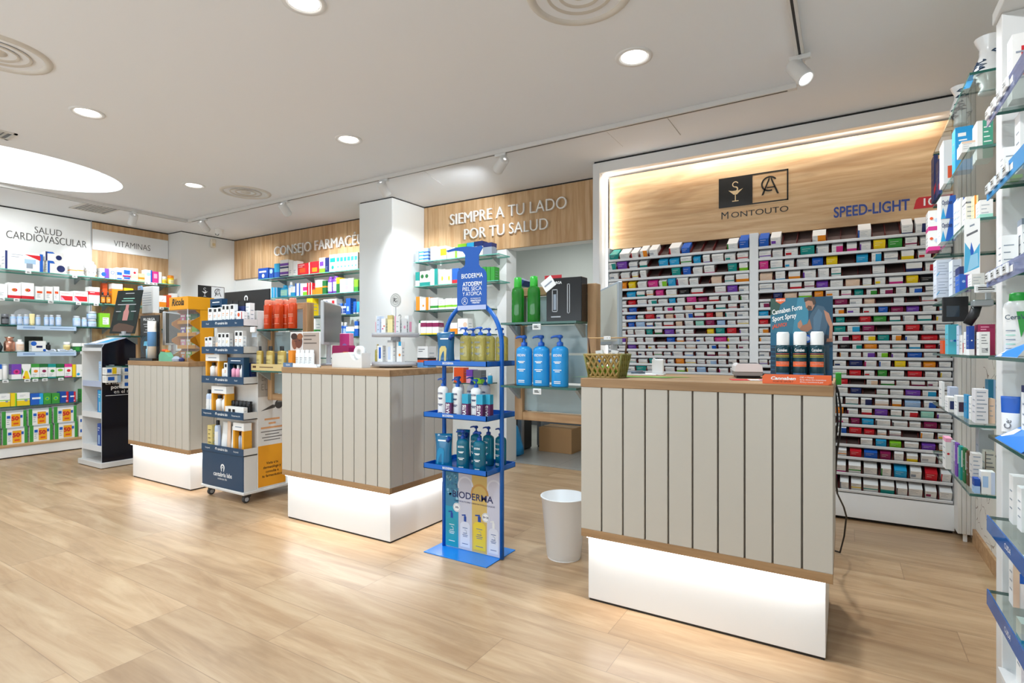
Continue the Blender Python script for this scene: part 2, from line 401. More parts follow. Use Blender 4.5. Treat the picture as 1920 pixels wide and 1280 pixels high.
# pillar between the counters, pilaster in the left corner, jamb of the opening
def rounded_rect(x0, y0, x1, y1, r, n=5):
    P = []
    for cx, cy, a in ((x1 - r, y1 - r, 0), (x0 + r, y1 - r, 90), (x0 + r, y0 + r, 180), (x1 - r, y0 + r, 270)):
        P += [(cx + r * math.cos(math.radians(a + 90 * i / n)), cy + r * math.sin(math.radians(a + 90 * i / n))) for i in range(n + 1)]
    return P
PILM = mat('eceeed', .35, key='pillar_white')
mb = MB(); mb.prism(rounded_rect(-4.44, 4.13, -3.955, 4.8, .012), 0, 2.687, PILM); mb.box(-4.43, 4.14, 2.687, -3.965, 4.65, ZC, 'k'); structure('pillar', mb)
mb = MB(); mb.box(XL, 3.885, 0, -7.505, YB, 2.687, PILM); mb.box(XL, 3.89, 2.687, -7.51, YB, ZC, 'k'); structure('pillar_corner', mb)
mb = MB(); mb.box(-2.995, YB - .03, 0, -2.885, YB + .16, 2.135, PILM); structure('pillar_jamb', mb)
# oak and white wall panels with dark shadow gaps under the ceiling
def hpanel(name, x0, x1, z0, z1, seams, y=YB, ax='Z'):
    mb = MB(); xs = [x0] + seams + [x1]
    for i in range(len(xs) - 1): mb.box(xs[i] + .002, y - .03, z0, xs[i + 1] - .002, y, z1, OAK(ax), .001)
    mb.box(x0, y - .022, z0 + .01, x1, y - .001, ZC, 'k'); return structure(name, mb)
hpanel('trim_1', -7.505, -4.44, 2.128, 2.685, [-7.1, -6.665, -6.01, -5.165])
hpanel('trim_2', -3.955, -1.80, 2.14, 2.685, [-3.9, -3.03])
mb = MB(); mb.box(XL, 3.0, .1, XL + .02, 3.885, 2.685, OAK('Z')); mb.box(XL, 1.2, 2.685, XL + .016, 3.885, ZC, 'k'); mb.box(XL, 2.995, .1, XL + .024, 3.005, 2.69, 's'); structure('trim_3', mb)
mb = MB(); mb.box(XL, 1.0, 2.05, XL + .02, 2.994, 2.685, mat('f0f0ee', .3, key='panel_white')); mb.box(XL, 1.0, .12, XL + .006, 2.994, 2.05, mat('dadcdb', .12, key='lacquer_grey')); structure('trim_4', mb)
mb = MB()
for k in range(4): mb.box(.572 + .021 * k, 4.155 - .001 * (k % 2), .045, .592 + .021 * k, 4.3, ZC - .02, mat('dedbd5', .5, key='panel_greige'), .002)
mb.box(.60, 4.165, 0, .618, 4.185, .045, 'w'); structure('trim_5', mb)
# ------------------------------------------------------------------ ceiling fixtures
def make_downlight():
    t = thing('downlight', 'bright round recessed ceiling downlight nearest above the right counter', 'ceiling light', group='recessed ceiling downlights')
    mb = MB(); mb.lathe([(.098, 0), (.096, -.006), (.078, -.006), (.072, 0), (.07, .03), (.09, .03)], mat('e8e8e8', .3), 32); mb.build('trim_ring', t)
    mb = MB(); mb.disc(0, 0, -.001, .068, emitter('lamp_glow', 'fffaf2', 14), 28, up=False); mb.build('lens', t)
    return t
dl0 = make_downlight()
DL = [(-.96, 2.82, None), (-3.15, 2.83, 'bright round recessed ceiling downlight left of centre, between track and pillar'),
      (-5.30, 2.86, 'small bright recessed downlight nearest the oval ceiling light and far air vent'),
      (-2.07, 1.60, 'bright recessed downlight cut off by the top edge of the photo'), (-4.26, 1.61, 'bright recessed downlight at upper left above the glowing oval light')]
for i, (x, y, lb) in enumerate(DL):
    if i == 0: dl0.location = (x, y, ZC)
    else: dup(dl0, (x, y, ZC), 0, lb)
    area('downlight_lamp', (x, y, ZC - .012), .13, W_DOWN, color=LAMPC, spread=150)
for k, (x, y) in enumerate(((-.96, .4), (-3.15, .4), (-5.3, .4), (-2.07, -.9), (-4.26, -.9), (-6.4, -.9))):
    area('shop_lamp', (x, y, ZC - .012), .13, W_FAR * (1.25 if x > -2.5 else .55 if x < -4 else .9), color=LAMPC, spread=160)
def make_vent():
    t = thing('air_vent', 'round white ceiling air vent cut off at the top centre', 'air vent', group='round ceiling air vents')
    wv = mat('d9d3ca', .5); mb = MB(); mb.lathe([(.235, 0), (.23, -.008), (.205, -.012), (.2, -.004), (.17, .03), (.15, .05)], wv, 40); mb.build('outer_ring', t)
    for r in (.148, .098):
        mb = MB(); mb.lathe([(r, -.004), (r - .006, -.01), (r - .03, .02), (r - .045, .045)], wv, 36); mb.build('cone_ring', t)
    mb = MB(); mb.lathe([(0, -.006), (.045, -.004), (.05, .004), (.04, .02)], wv, 28); mb.disc(0, 0, .05, .16, 'd', 30, up=False); mb.build('centre_disc', t)
    return t
v0 = make_vent(); v0.location = (-.99, 2.19, ZC)
dup(v0, (-5.10, 3.26, ZC), 0, 'round white ceiling air vent beside the long light track'); dup(v0, (-3.80, 1.03, ZC), 0, 'round white ceiling air vent cut off by the left edge')
for o in list(v0.children): pass
def grille(name, label, x, y, w, d):
    t = thing(name, label, 'air vent', (x, y, ZC), 0, 'square ceiling grilles')
    mb = MB(); 
    for a in ((-w/2, -d/2, w/2, -d/2 + .02), (-w/2, d/2 - .02, w/2, d/2), (-w/2, -d/2, -w/2 + .02, d/2), (w/2 - .02, -d/2, w/2, d/2)): mb.box(a[0], a[1], -.008, a[2], a[3], 0, mat('d6d2cc', .5))
    mb.build('frame', t)
    mb = MB(); n = 9
    for k in range(n): mb.box(-w/2 + .02, -d/2 + .025 + (d - .06) * k / n, -.006, w/2 - .02, -d/2 + .04 + (d - .06) * k / n, -.001, mat('bcb9b4', .5))
    mb.box(-w/2 + .02, -d/2 + .02, -.001, w/2 - .02, d/2 - .02, 0, 'd'); mb.build('louver', t)
grille('ceiling_grille', 'slotted white ceiling grille above the wall reading SALUD CARDIOVASCULAR', -7.1, 2.76, .42, .34)
grille('ceiling_grille', 'small slotted ceiling grille near the oval light at the left edge', -5.22, 1.36, .2, .3)
for lb, P4 in (('flush ceiling access hatch between track and medicine cabinet', [(-1.46, 3.63), (-1.02, 3.63), (-1.02, 4.03), (-1.46, 4.03)]),
               ('flush ceiling access hatch in front of the white pillar', [(-3.5, 3.68), (-3.15, 3.68), (-3.26, 4.1), (-3.5, 4.1)])):
    mb = MB(); q = [(p[0], p[1]) for p in P4]; cx = sum(p[0] for p in q) / 4; cy = sum(p[1] for p in q) / 4
    mb.prism([(p[0] - cx, p[1] - cy) for p in q], -.0015, 0, mat('a5a09a', .8)); mb.prism([((p[0] - cx) * .985, (p[1] - cy) * .985) for p in q], -.003, -.001, CEILM)
    tag(mb.build('access_hatch', None, (cx, cy, ZC)), lb, 'hatch', 'ceiling access hatches')
# light track: L of two runs plus a third run over the right aisle
TRK = mat('dedcd9', .4, key='track_white')
def track(name, label, x0, y0, x1, y1):
    cx, cy = (x0 + x1) / 2, (y0 + y1) / 2; t = thing(name, label, 'light track', (cx, cy, ZC), 0, 'ceiling light tracks'); mb = MB(); w = .019
    if abs(x1 - x0) > abs(y1 - y0):
        mb.box(x0 - cx, -w, -.032, x1 - cx, w, 0, TRK, .002); mb.build('rail', t); mb = MB(); mb.box(x0 - cx + .05, -.006, -.0325, x1 - cx - .05, .006, -.03, 'k')
    else:
        mb.box(-w, y0 - cy, -.032, w, y1 - cy, 0, TRK, .002); mb.build('rail', t); mb = MB(); mb.box(-.006, y0 - cy + .05, -.0325, .006, y1 - cy - .05, -.03, 'k')
    mb.build('slot', t)
track('light_track', 'long white ceiling track running parallel to the medicine cabinet', -6.77, 3.6, -.24, 3.6)
track('light_track', 'white ceiling track running along the left wall shelves', -6.8, .2, -6.8, 3.63)
track('light_track', 'short white ceiling track ending at the large spotlight near top right', -.2, .6, -.2, 3.3)
def spotlight(label, loc, target, lit=True, power=W_SPOT, angle=60):
    t = thing('spotlight', label, 'spotlight', loc, 0, 'track spotlights')
    d = (Vector(target) - Vector(loc)); d.z += .12; d.normalize(); wh = mat('e4e4e3', .35)
    mb = MB(); mb.box(-.05, -.016, -.055, .05, .016, -.032, wh, .003); mb.tube([(0, 0, -.05), (0, 0, -.10)], .011, wh, 10); mb.build('adapter', t)
    q = Vector((0, 0, -1)).rotation_difference(d).to_matrix().to_4x4(); M = Matrix.Translation((0, 0, -.12)) @ q
    mb = MB(); mb.lathe([(.012, .075), (.034, .075), (.04, .068), (.042, -.05), (.042, -.062), (.036, -.062), (.034, -.05)], wh, 24); mb.xf(0, M); mb.build('lamp_head', t)
    mb = MB(); mb.disc(0, 0, -.05, .035, emitter('spot_glow', 'ffffff', 12) if lit else mat('s', .2), 20, up=False); mb.xf(0, M); mb.build('lens', t)
    p = Vector(loc) + Vector((0, 0, -.12)) + d * .075
    spot('spot_beam', p, target, power, angle)
spotlight('large white spotlight at top right with its lit lens facing the right shelves', (-.2, 3.2, ZC), (.55, 2.7, 1.3), angle=85, power=W_SPOT * 1.9)
spotlight('added unseen spotlight on the short track nearest the camera over the right shelves', (-.2, 1.2, ZC), (.55, 2.6, 1.5), angle=80, power=W_SPOT * .8)  # out of view; added to brighten the near faces of the right shelves
spotlight('white spotlight with lit lens on the long track right of the pillar', (-2.30, 3.6, ZC), (-3.6, 4.40, 2.0), angle=85, power=W_SPOT * 1.35)
spotlight('white spotlight on the long track right above the pillar front', (-3.55, 3.6, ZC), (-3.75, 4.4, 1.9), angle=70)
spotlight('white spotlight on the long track beside the round vent', (-4.95, 3.6, ZC), (-5.2, 4.5, 1.85), angle=80, power=W_SPOT * 2.0)
spotlight('white spotlight at the corner end of the long track', (-6.45, 3.6, ZC), (-6.9, 4.6, 1.8), angle=85)
spotlight('white spotlight on the left wall track in front of the VITAMINAS sign', (-6.8, 3.0, ZC), (-7.7, 3.2, 1.8), angle=80, power=W_SPOT * 1.2)
spot('spot_beam', (-6.8, 1.7, 2.55), (-7.75, 2.3, 1.75), W_SPOT * 1.0, 95)  # extra beam without a lamp head, added to brighten the left wall
t = thing('security_camera', 'white dome security camera with black lens on the ceiling corner', 'camera', (-7.0, 4.1, ZC))
mb = MB(); mb.lathe([(0, -.03), (.05, -.03), (.055, 0)], 'w', 24); mb.build('base', t); mb = MB(); mb.lathe([(0, -.1), (.03, -.09), (.046, -.06), (.046, -.03)], 'w', 24); mb.build('dome', t)
mb = MB(); mb.lathe([(0, -.02), (.016, -.02), (.024, .004)], 'k', 16); mb.xf(0, Matrix.Translation((.02, -.035, -.065)) @ Matrix.Rotation(1.25, 4, (1, .55, 0))); mb.build('lens', t)
t = thing('motion_sensor', 'small cream motion sensor high on the white corner pilaster', 'sensor', (-7.504, 4.3, 2.60)); mb = MB(); mb.box(0, -.035, -.06, .04, .035, .06, 'e7dfcf', .012); mb.build('housing', t); mb = MB(); mb.box(.035, -.022, -.04, .044, .022, .0, 'd9c59c', .008); mb.build('lens', t)
# ------------------------------------------------------------------ wall lettering
def letters(name, label, parts, mt, loc=(0, 0, 0)):
    o = thing(name, label, 'lettering', loc)
    for p in parts: mb = MB(); mb.text(p[0], p[1], mt, **p[2]); mb.build('text_line', o)
    return o
WHL = mat('f4f3ef', .4, key='letter_white'); y = YB - .062
letters('wall_lettering', 'raised white letters CONSEJO FARMACÉUTICO on the oak panel', [('CONSEJO FARMACÉUTICO', (-6.53, y, 2.38), dict(h=.125, depth=.055, align='l', width=2.1, res=4, bold=-.008))], WHL)
letters('wall_lettering', 'raised white letters SIEMPRE A TU LADO POR TU SALUD on oak', [('SIEMPRE A TU LADO', (-2.885, y, 2.447), dict(h=.115, depth=.06, width=1.36, res=4, bold=-.008)), ('POR TU SALUD', (-2.89, y, 2.275), dict(h=.11, depth=.06, width=.98, res=4, bold=-.008))], WHL)
GRL = mat('4a4744', .5); ux = (0, 1, 0); x = XL + .024
letters('wall_lettering', 'thin grey letters SALUD CARDIOVASCULAR on the white left wall', [('SALUD', (x, 2.58, 2.452), dict(h=.075, ux=ux, width=.25, depth=.01, res=4, bold=-.012)), ('CARDIOVASCULAR', (x, 2.58, 2.355), dict(h=.085, ux=ux, width=.74, depth=.01, res=4, bold=-.012))], GRL)
t = thing('sign_board', 'white strip sign reading VITAMINAS on the oak wall section', 'sign', (XL + .02, 3.445, 2.35))
mb = MB(); mb.box(0, -.435, 0, .012, .435, .25, mat('f3f4f4', .35), .002); mb.build('board', t); mb = MB(); mb.text('VITAMINAS', (.0135, 0, .075), GRL, h=.075, ux=ux, width=.42, res=4, bold=-.01); mb.build('lettering', t)
def logo_emblem(mb, x0, x1, z0, z1, yy, ux, uy, black, lightc, dark, plate_black=True):
    """framed double emblem: bowl with snake on black, letters C and A on light; laid out in u (reading direction) and v (up)"""
    ux = Vector(ux); uyv = Vector(uy); n = ux.cross(uyv); O = Vector(yy)
    W, Hh = x1 - x0, z1 - z0
    P = lambda u, v, d=0: tuple(O + ux * u + uyv * v + n * d)
    def rect(u0, v0, u1, v1, c, d): mb.quad([P(u0, v0, d), P(u1, v0, d), P(u1, v1, d), P(u0, v1, d)], c)
    def arc(u, v, r0, r1, a0, a1, c, d, k=1.0, seg=18):
        for i in range(seg):
            a, b = math.radians(a0 + (a1 - a0) * i / seg), math.radians(a0 + (a1 - a0) * (i + 1) / seg)
            mb.quad([P(u + r0 * math.cos(a), v + k * r0 * math.sin(a), d), P(u + r1 * math.cos(a), v + k * r1 * math.sin(a), d), P(u + r1 * math.cos(b), v + k * r1 * math.sin(b), d), P(u + r0 * math.cos(b), v + k * r0 * math.sin(b), d)], c)
    rect(0, 0, W / 2, Hh, black, .001)
    t_ = .02 * W
    for r in ((W / 2, 0, W, t_), (W / 2, Hh - t_, W, Hh), (W - t_, 0, W, Hh)): rect(*r, black, .001)
    if lightc: rect(W / 2, t_, W - t_, Hh - t_, lightc, .0005)
    # bowl and snake
    c = W * .25; s = Hh
    mb.quad([P(c - .22 * s, .56 * s, .002), P(c - .05 * s, .4 * s, .002), P(c + .05 * s, .4 * s, .002), P(c + .24 * s, .58 * s, .002), P(c + .1 * s, .53 * s, .002), P(c - .1 * s, .53 * s, .002)], lightc or dark)
    rect(c - .015 * s, .2 * s, c + .015 * s, .42 * s, lightc or dark, .002); rect(c - .1 * s, .17 * s, c + .1 * s, .2 * s, lightc or dark, .002)
    arc(c, .74 * s, .07 * s, .1 * s, 20, 270, lightc or dark, .002); arc(c, .58 * s, .05 * s, .09 * s, -90, 90, lightc or dark, .003)
    # interlaced C and A
    u, v = W * .75, Hh * .52
    arc(u - .02 * s, v + .08 * s, .2 * s, .25 * s, 35, 290, black, .002)
    for sg in (-1, 1): mb.quad([P(u + sg * .015 * s, v + .22 * s, .002), P(u + sg * .2 * s, v - .27 * s, .002), P(u + sg * .26 * s, v - .27 * s, .002), P(u + sg * .03 * s, v + .3 * s, .002)], black)
    mb.quad([P(u - .1 * s, v - .06 * s, .002), P(u + .14 * s, v - .06 * s, .002), P(u + .13 * s, v - .02 * s, .002), P(u - .1 * s, v - .02 * s, .002)], black)
t = thing('logo_sign', 'small black and white emblem plate on the white corner pilaster', 'sign', (-7.505, 4.1, 1.825)); mb = MB()
mb.box(0, -.004, -.004, .006, .374, .184, 'w'); logo_emblem(mb, 0, .37, 0, .18, (.0065, 0, 0), (0, 1, 0), (0, 0, 1), mat('k'), mat('dfe1e4'), 'w'); mb.build('plate', t)
# ================================================================== COUNTERS
CW = mat('c8c1b5', .42, key='counter_white'); CWR = mat('f1efec', .35, key='plinth_white')
def counter(label, x0, y0, ztop, n=10, side=False, depth=.60):
    w = .988; t = thing('service_counter', label, 'counter', (x0, y0, 0), 0, 'service counters'); zt = ztop - .039
    mb = MB(); g = .0035
    mb.box(.006, .012, .33, w - .006, depth, zt, mat('7d766d', .7, key='groove'))
    for i in range(n): mb.box(w * i / n + g * (i > 0), 0, .332, w * (i + 1) / n - g * (i < n - 1), .012, zt, CW, .0015)
    m_ = 6
    for sx in (0, 1):
        for i in range(m_):
            a, b = .012 + (depth - .012) * i / m_ + g * .5, .012 + (depth - .012) * (i + 1) / m_ - g * .5
            mb.box(w - .006 if sx else 0, a, .332, w if sx else .006, b, zt, CW, .001)
    mb.build('body', t)
    mb = MB(); mb.box(-.002, -.003, zt, w + .002, depth, ztop, TOPW, .002); mb.build('countertop', t)
    mb = MB(); mb.box(0, 0, .296, w, .02, .332, TOPW, .001); mb.box(0, depth - .02, .296, w, depth, .332, TOPW); mb.box(0, .02, .297, .02, depth - .02, .332, TOPWY); mb.box(w - .02, .02, .297, w, depth - .02, .332, TOPWY); mb.box(.02, .02, .30, w - .02, depth - .02, .33, 'w'); mb.build('trim_band', t)
    bx0, bx1, by0 = .024, w - .024, .028
    mb = MB(); mb.box(bx0, by0, .01, bx1, depth - .02, .30, CWR, .001); mb.build('plinth', t)
    mb = MB(); mb.box(bx0 + .004, by0 + .004, 0, bx1 - .004, depth - .024, .011, 'k'); mb.build('toe_gap', t)
    mb = MB(); em = emitter('led_strip', 'ffffff', 9); mb.box(bx0, .008, .290, bx1, .020, .296, em)
    if side: mb.box(w - .018, .02, .290, w - .008, depth - .03, .296, em)
    mb.build('led_strip', t)
    area('counter_strip', (x0 + w / 2, y0 + .014, .288), w - .05, W_STRIP, (0, 0, -1), (1, 1, 1), .012).rotation_euler = (0, 0, 0)
    if side: area('counter_strip', (x0 + w - .012, y0 + depth / 2, .288), .012, W_STRIP * .6, (0, 0, -1), (1, 1, 1), depth - .06).rotation_euler = (0, 0, 0)
    return t
C3, C2, C1 = (-1.025, 2.283, 1.013), (-3.245, 2.335, 1.022), (-5.455, 2.369, 1.038)
counter('nearest counter of vertical cream boards with oak top, holding the orange spray display', *C3)
counter('middle counter of vertical cream boards with oak top, behind the blue bottle stand', *C2, side=True)
counter('farthest counter of vertical cream boards with oak top, behind the navy trolley', *C1, side=True)
# ------------------------------------------------------------------ oak frames carrying glass shelves
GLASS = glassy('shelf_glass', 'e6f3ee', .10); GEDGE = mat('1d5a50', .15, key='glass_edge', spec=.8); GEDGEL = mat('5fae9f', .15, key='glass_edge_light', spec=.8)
FROST = glassy('frosted_glass', 'd5e4e6', .1, .2, .55, 'c3d3d8')
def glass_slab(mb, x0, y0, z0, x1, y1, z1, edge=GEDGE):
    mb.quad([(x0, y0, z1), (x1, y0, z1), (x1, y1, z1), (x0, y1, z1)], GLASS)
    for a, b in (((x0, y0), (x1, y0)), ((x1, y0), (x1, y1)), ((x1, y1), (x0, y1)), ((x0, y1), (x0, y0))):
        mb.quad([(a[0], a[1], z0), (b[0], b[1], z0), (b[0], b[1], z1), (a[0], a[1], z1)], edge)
def oak_frame(label, x0, x1, y, shelves, sx0=0, sx1=0, z0=.757, z1=1.477, fy=-.165):
    t = thing('glass_shelf_stand', label, 'shelf stand', (x0, y, 0), 0, 'oak display frames beside the counters'); w = x1 - x0; d = .03
    for a in (0, w - .048):
        mb = MB(); mb.box(a, -d, z0 if a == 0 else z0 - .0, a + .048, d, z1, FRW, .002); mb.build('post', t)
    for a, b in ((z0, z0 + .045), (z1 - .045, z1)):
        mb = MB(); mb.box(.048, -d + .004, a, w - .048, d - .004, b, FRWX, .002); mb.build('rail', t)
    n = 4; hgt = (z1 - z0 - .09) / n
    for k in range(n):
        mb = MB(); mb.box(.048, -.004, z0 + .045 + hgt * k + .006, w - .048, .004, z0 + .045 + hgt * (k + 1) - .006, FROST); mb.build('glass_panel', t)
    for z in shelves:
        mb = MB(); glass_slab(mb, sx0, fy, z - .011, w - .048 + sx1, -.03, z); s_ = mb.build('shelf', t)
        for bx in (.02, w - .075):
            mb = MB(); mb.prism([(-.13, z - .013), (-.03, z - .08), (-.03, z - .013)], bx, bx + .018, mat('9aa3a6', .35), axis='x')
            mb.build('bracket', s_)
    return t
oak_frame('oak frame with glass shelves holding three tall blue pump bottles', -1.552, -1.072, 2.6, (1.283, .953), -.005)
oak_frame('oak frame with glass shelves holding orange spray cans', -3.745, -3.288, 2.6, (1.287, .985), .0)
oak_frame('oak frame behind the dark poster at the farthest counter', -5.86, -5.500, 2.64, (1.262, .985), fy=-.28)
# ================================================================== MEDICINE CABINET
CABX0, CABX1, CABY = -1.798, .603, 4.28
LZ = [1.872, 1.789, 1.708, 1.627, 1.556, 1.493, 1.434, 1.374, 1.314, 1.251, 1.191, 1.138, 1.083, 1.022, .960, .902, .840, .768, .704, .639, .574, .504, .421, .313, .201]
UNITS = ((-1.675, -.593), (-.533, .567))
ALU = mat('e3e2e0', .35, .1, key='tray_aluminium'); DKIN = mat('4a3532', .7, key='cabinet_dark'); REDD = mat('6d1f1e', .5, key='divider_red'); TRAYM = mat('6a5752', .5, key='tray_floor')
TILT = math.radians(31)
cab = thing('medicine_cabinet', 'wall-wide white medicine cabinet with tilted trays under a backlit oak header', 'cabinet', (0, CABY, 0))
FW = mat('e9e9e8', .4, key='cabinet_white')
mb = MB(); mb.box(CABX0, -.04, 0, CABX0 + .058, .36, 2.685, FW, .002); mb.box(CABX0 + .058, -.04, 2.60, CABX1, .36, 2.685, FW, .002); mb.box(CABX1 - .012, -.02, .03, CABX1, .36, 2.60, FW)
mb.box(CABX0 + .05, .35, 0.03, CABX1, .37, 2.6, FW); mb.box(CABX0 + .01, -.03, 2.685, CABX1 - .0, .3, ZC, 'k'); mb.build('frame', cab)
mb = MB(); em = emitter('cabinet_led', 'fffaf0', 7); mb.box(.5775, .05, .2, .5885, .055, 2.58, em); mb.build('led_strip', cab); mb = MB(); mb.box(-1.722, .06, .2, -1.708, .065, 2.58, em); mb.build('led_strip', cab)
mb = MB(); mb.box(-1.70, .085, 1.978, .59, .11, 2.585, OAKB); hd = mb.build('header_panel', cab)
mb = MB(); mb.box(-.593, .0, .2, -.533, .34, 1.98, FW, .002); mb.build('divider', cab)
mb = MB(); mb.box(-1.70, .0, .022, .575, .03, .183, mat('f1f1f0', .35, key='kick_white'), .002); mb.box(-1.7, .04, 0, .57, .3, .03, 'k'); mb.build('kick_panel', cab)
mb = MB(); mb.box(-1.685, .33, .183, .575, .345, 1.98, DKIN); mb.box(-1.685, .02, .183, -1.675, .345, 1.98, 's'); mb.box(.567, .02, .183, .575, .345, 1.98, 's'); mb.build('back_panel', cab)
def slots(u, r):
    rng = random.Random(100 * u + r); n = 14 if r > 4 else 13; x0, x1 = UNITS[u]; w = [rng.uniform(.82, 1.2) for _ in range(n)]; s = sum(w); xs = [x0]
    for q in w: xs.append(xs[-1] + q / s * (x1 - x0))
    return xs
for u in (0, 1):
    x0, x1 = UNITS[u]
    for r, z in enumerate(LZ):
        mb = MB(); o = mb.mark()
        mb.box(x0, .004, -.004, x1, .30, 0, TRAYM)
        for xx in slots(u, r)[1:-1]: mb.box(xx - .0015, .006, 0, xx + .0015, .28, .030, REDD)
        mb.xf(o, Matrix.Translation((0, 0, z - .008)) @ Matrix.Rotation(TILT, 4, 'X')); tr = mb.build('tray', cab)
        mb = MB(); mb.box(x0, -.006, z - .011, x1, .004, z + .006, ALU, .002); mb.box(x0, -.003, z - .015, x1, .003, z - .011, 'd'); mb.box(x0, -.0066, z - .003, x1, -.005, z - .0015, 'a'); mb.build('lip', tr)
mb = MB(); bl = mat('15130f', .4, key='sign_black')
logo_emblem(mb, 0, .474, 0, .224, (-.82, .083, 2.209), (1, 0, 0), (0, 0, 1), bl, None, mat('dcbf92', .5))
mb.build('emblem', hd); mb = MB(); mb.text('ONTOUTO', (-.346, .083, 2.128), bl, h=.042, width=.385, res=4, align='r')
mb.text('M', (-.776, .083, 2.124), bl, h=.055, res=4)
mb.build('wordmark', hd); mb = MB(); mb.text('SPEED-LIGHT', (.146, .083, 2.047), mat('1c3c8c', .4), h=.070, width=.425, bold=.022, res=4)
mb.build('brand_lettering', hd); mb = MB(); mb.prism([(.378, 2.046), (.60, 2.046), (.60, 2.118), (.405, 2.118), (.392, 2.105)], .0845, .0825, mat('c81f27', .4), axis='y'); mb.text('100', (.43, .0815, 2.062), 'W', h=.046, width=.09, align='l', bold=.02)
mb.build('badge', hd)
area('header_strip', ((CABX0 + CABX1) / 2, CABY + .004, 2.590), 2.2, W_COVE, (0, .75, -1), (1, .98, .95), .02)
area('header_strip', (CABX0 + .066, CABY + .012, 2.27), .02, W_COVE * .3, (1, .75, 0), (1, .98, .95), .6)
for xx, s_ in ((-1.735, 1), (.59, -1)): area('cabinet_side_strip', (xx, CABY + .25, 1.1), 1.9, W_COVE * .5, (s_ * .15, -.0, 0), (1, .98, .95), .02).rotation_euler = (0, math.radians(-90 * s_), 0)
# ================================================================== PRODUCT MODELS (origin: centre of the base; front faces -y)
_ME = {}
def carton_mb(w, d, h, base, ops=(), lines=True, y0=None):
    """printed carton: stacked colour bands plus printed marks on the front face"""
    mb = MB(); fy = -d / 2 if y0 is None else y0; by = fy + d; cuts = [(0, 1, base)]
    for op in ops:
        if op[0] in 'btm':
            a, b, c = (0, op[1], op[2]) if op[0] == 'b' else (1 - op[1], 1, op[2]) if op[0] == 't' else (op[1], op[2], op[3]); new = []
            for u, v, k in cuts:
                if b <= u or a >= v: new.append((u, v, k)); continue
                if u < a: new.append((u, a, k))
                new.append((max(u, a), min(v, b), c))
                if v > b: new.append((b, v, k))
            cuts = sorted(new)
    for u, v, k in cuts: mb.box(-w / 2, fy, h * u, w / 2, by, h * v, k)
    e = fy - .0006; q = lambda u0, v0, u1, v1, c, dd=0: mb.quad([(-w / 2 + w * u0, e - dd, h * v0), (-w / 2 + w * u1, e - dd, h * v0), (-w / 2 + w * u1, e - dd, h * v1), (-w / 2 + w * u0, e - dd, h * v1)], c)
    k = 0
    for op in ops:
        k += 1; dd = .00025 * k
        if op[0] == 'R': q(op[1], op[2], op[3], op[4], op[5], dd)
        elif op[0] == 'S': q(0, 0, op[1], 1, op[2], dd); 
        elif op[0] == 'E': q(1 - op[1], 0, 1, 1, op[2], dd)
        elif op[0] == 'D': mb.disc(-w / 2 + w * op[1], h * op[2], e - dd, op[3] * min(w, h), op[4], 18, axis='y', ry=op[5] * min(w, h) if len(op) > 5 else None)
        elif op[0] == 'P': mb.quad([(-w / 2 + w * a, e - dd, h * b) for a, b in op[1]], op[2])
        elif op[0] == 'N':
            for i in range(op[5]):
                v = op[4] - (op[4] - op[2]) * i / max(1, op[5] - 1); q(op[1], v, op[1] + (op[3] - op[1]) * (.6 + .4 * ((i * 7 + 3) % 5) / 4), v + .028, op[6], dd)
        elif op[0] == 'T': mb.text(op[1], (-w / 2 + w * op[2], e - dd, h * op[3]), op[5], h=h * op[4], width=w * op[6] if len(op) > 6 else None, bold=.02)
    # faint print on both sides and the lid
    if lines:
        c = 'd' if base in ('k', 'n') else 'a'
        for s in (-1, 1):
            for i in range(3):
                z = h * (.3 + .18 * i); x = s * (w / 2 + .0005); mb.quad([(x, fy + d * .2, z), (x, fy + d * .75, z), (x, fy + d * .75, z + h * .03), (x, fy + d * .2, z + h * .03)], c)
    return mb
def carton(w, d, h, base, ops=(), key=None, y0=None, lines=True):
    k = ('carton', round(w, 3), round(d, 3), round(h, 3), base, repr(ops), y0, lines)
    if k not in _ME: _ME[k] = carton_mb(w, d, h, base, ops, lines, y0).mesh('carton')
    return _ME[k]
def oval(prof, mt, w, d, seg=20, mts=None, mb=None):
    mb = mb or MB(); mb.lathe(prof, mt, seg, 0, 0, 1, d / w, mts); return mb
def band(mb, w, d, z0, z1, mt, a0, a1, out=.0005, seg=10):
    """a printed patch wrapped on the front of an oval body"""
    pts = []
    for i in range(seg + 1):
        a = math.radians(-90 + a0 + (a1 - a0) * i / seg); pts.append(((w / 2 + out) * math.cos(a), (d / 2 + out) * math.sin(a)))
    for i in range(seg): mb.quad([(*pts[i], z0), (*pts[i + 1], z0), (*pts[i + 1], z1), (*pts[i], z1)], mt)
class Kit:
    """a product built once (parts as named meshes) and then copied"""
    def __init__(s, name, parts): s.name = name; s.parts = parts          # parts: [(name, mesh, [(sub, mesh)])]
    def place(s, loc, rz, label, cat, group=None, rx=None):
        if len(s.parts) == 1:
            o = put(s.name, s.parts[0][1], None, loc, rz); tag(o, label, cat, group)
        else:
            o = thing(s.name, label, cat, loc, rz, group)
            for p in s.parts: put(p[0], p[1], o)
        return o
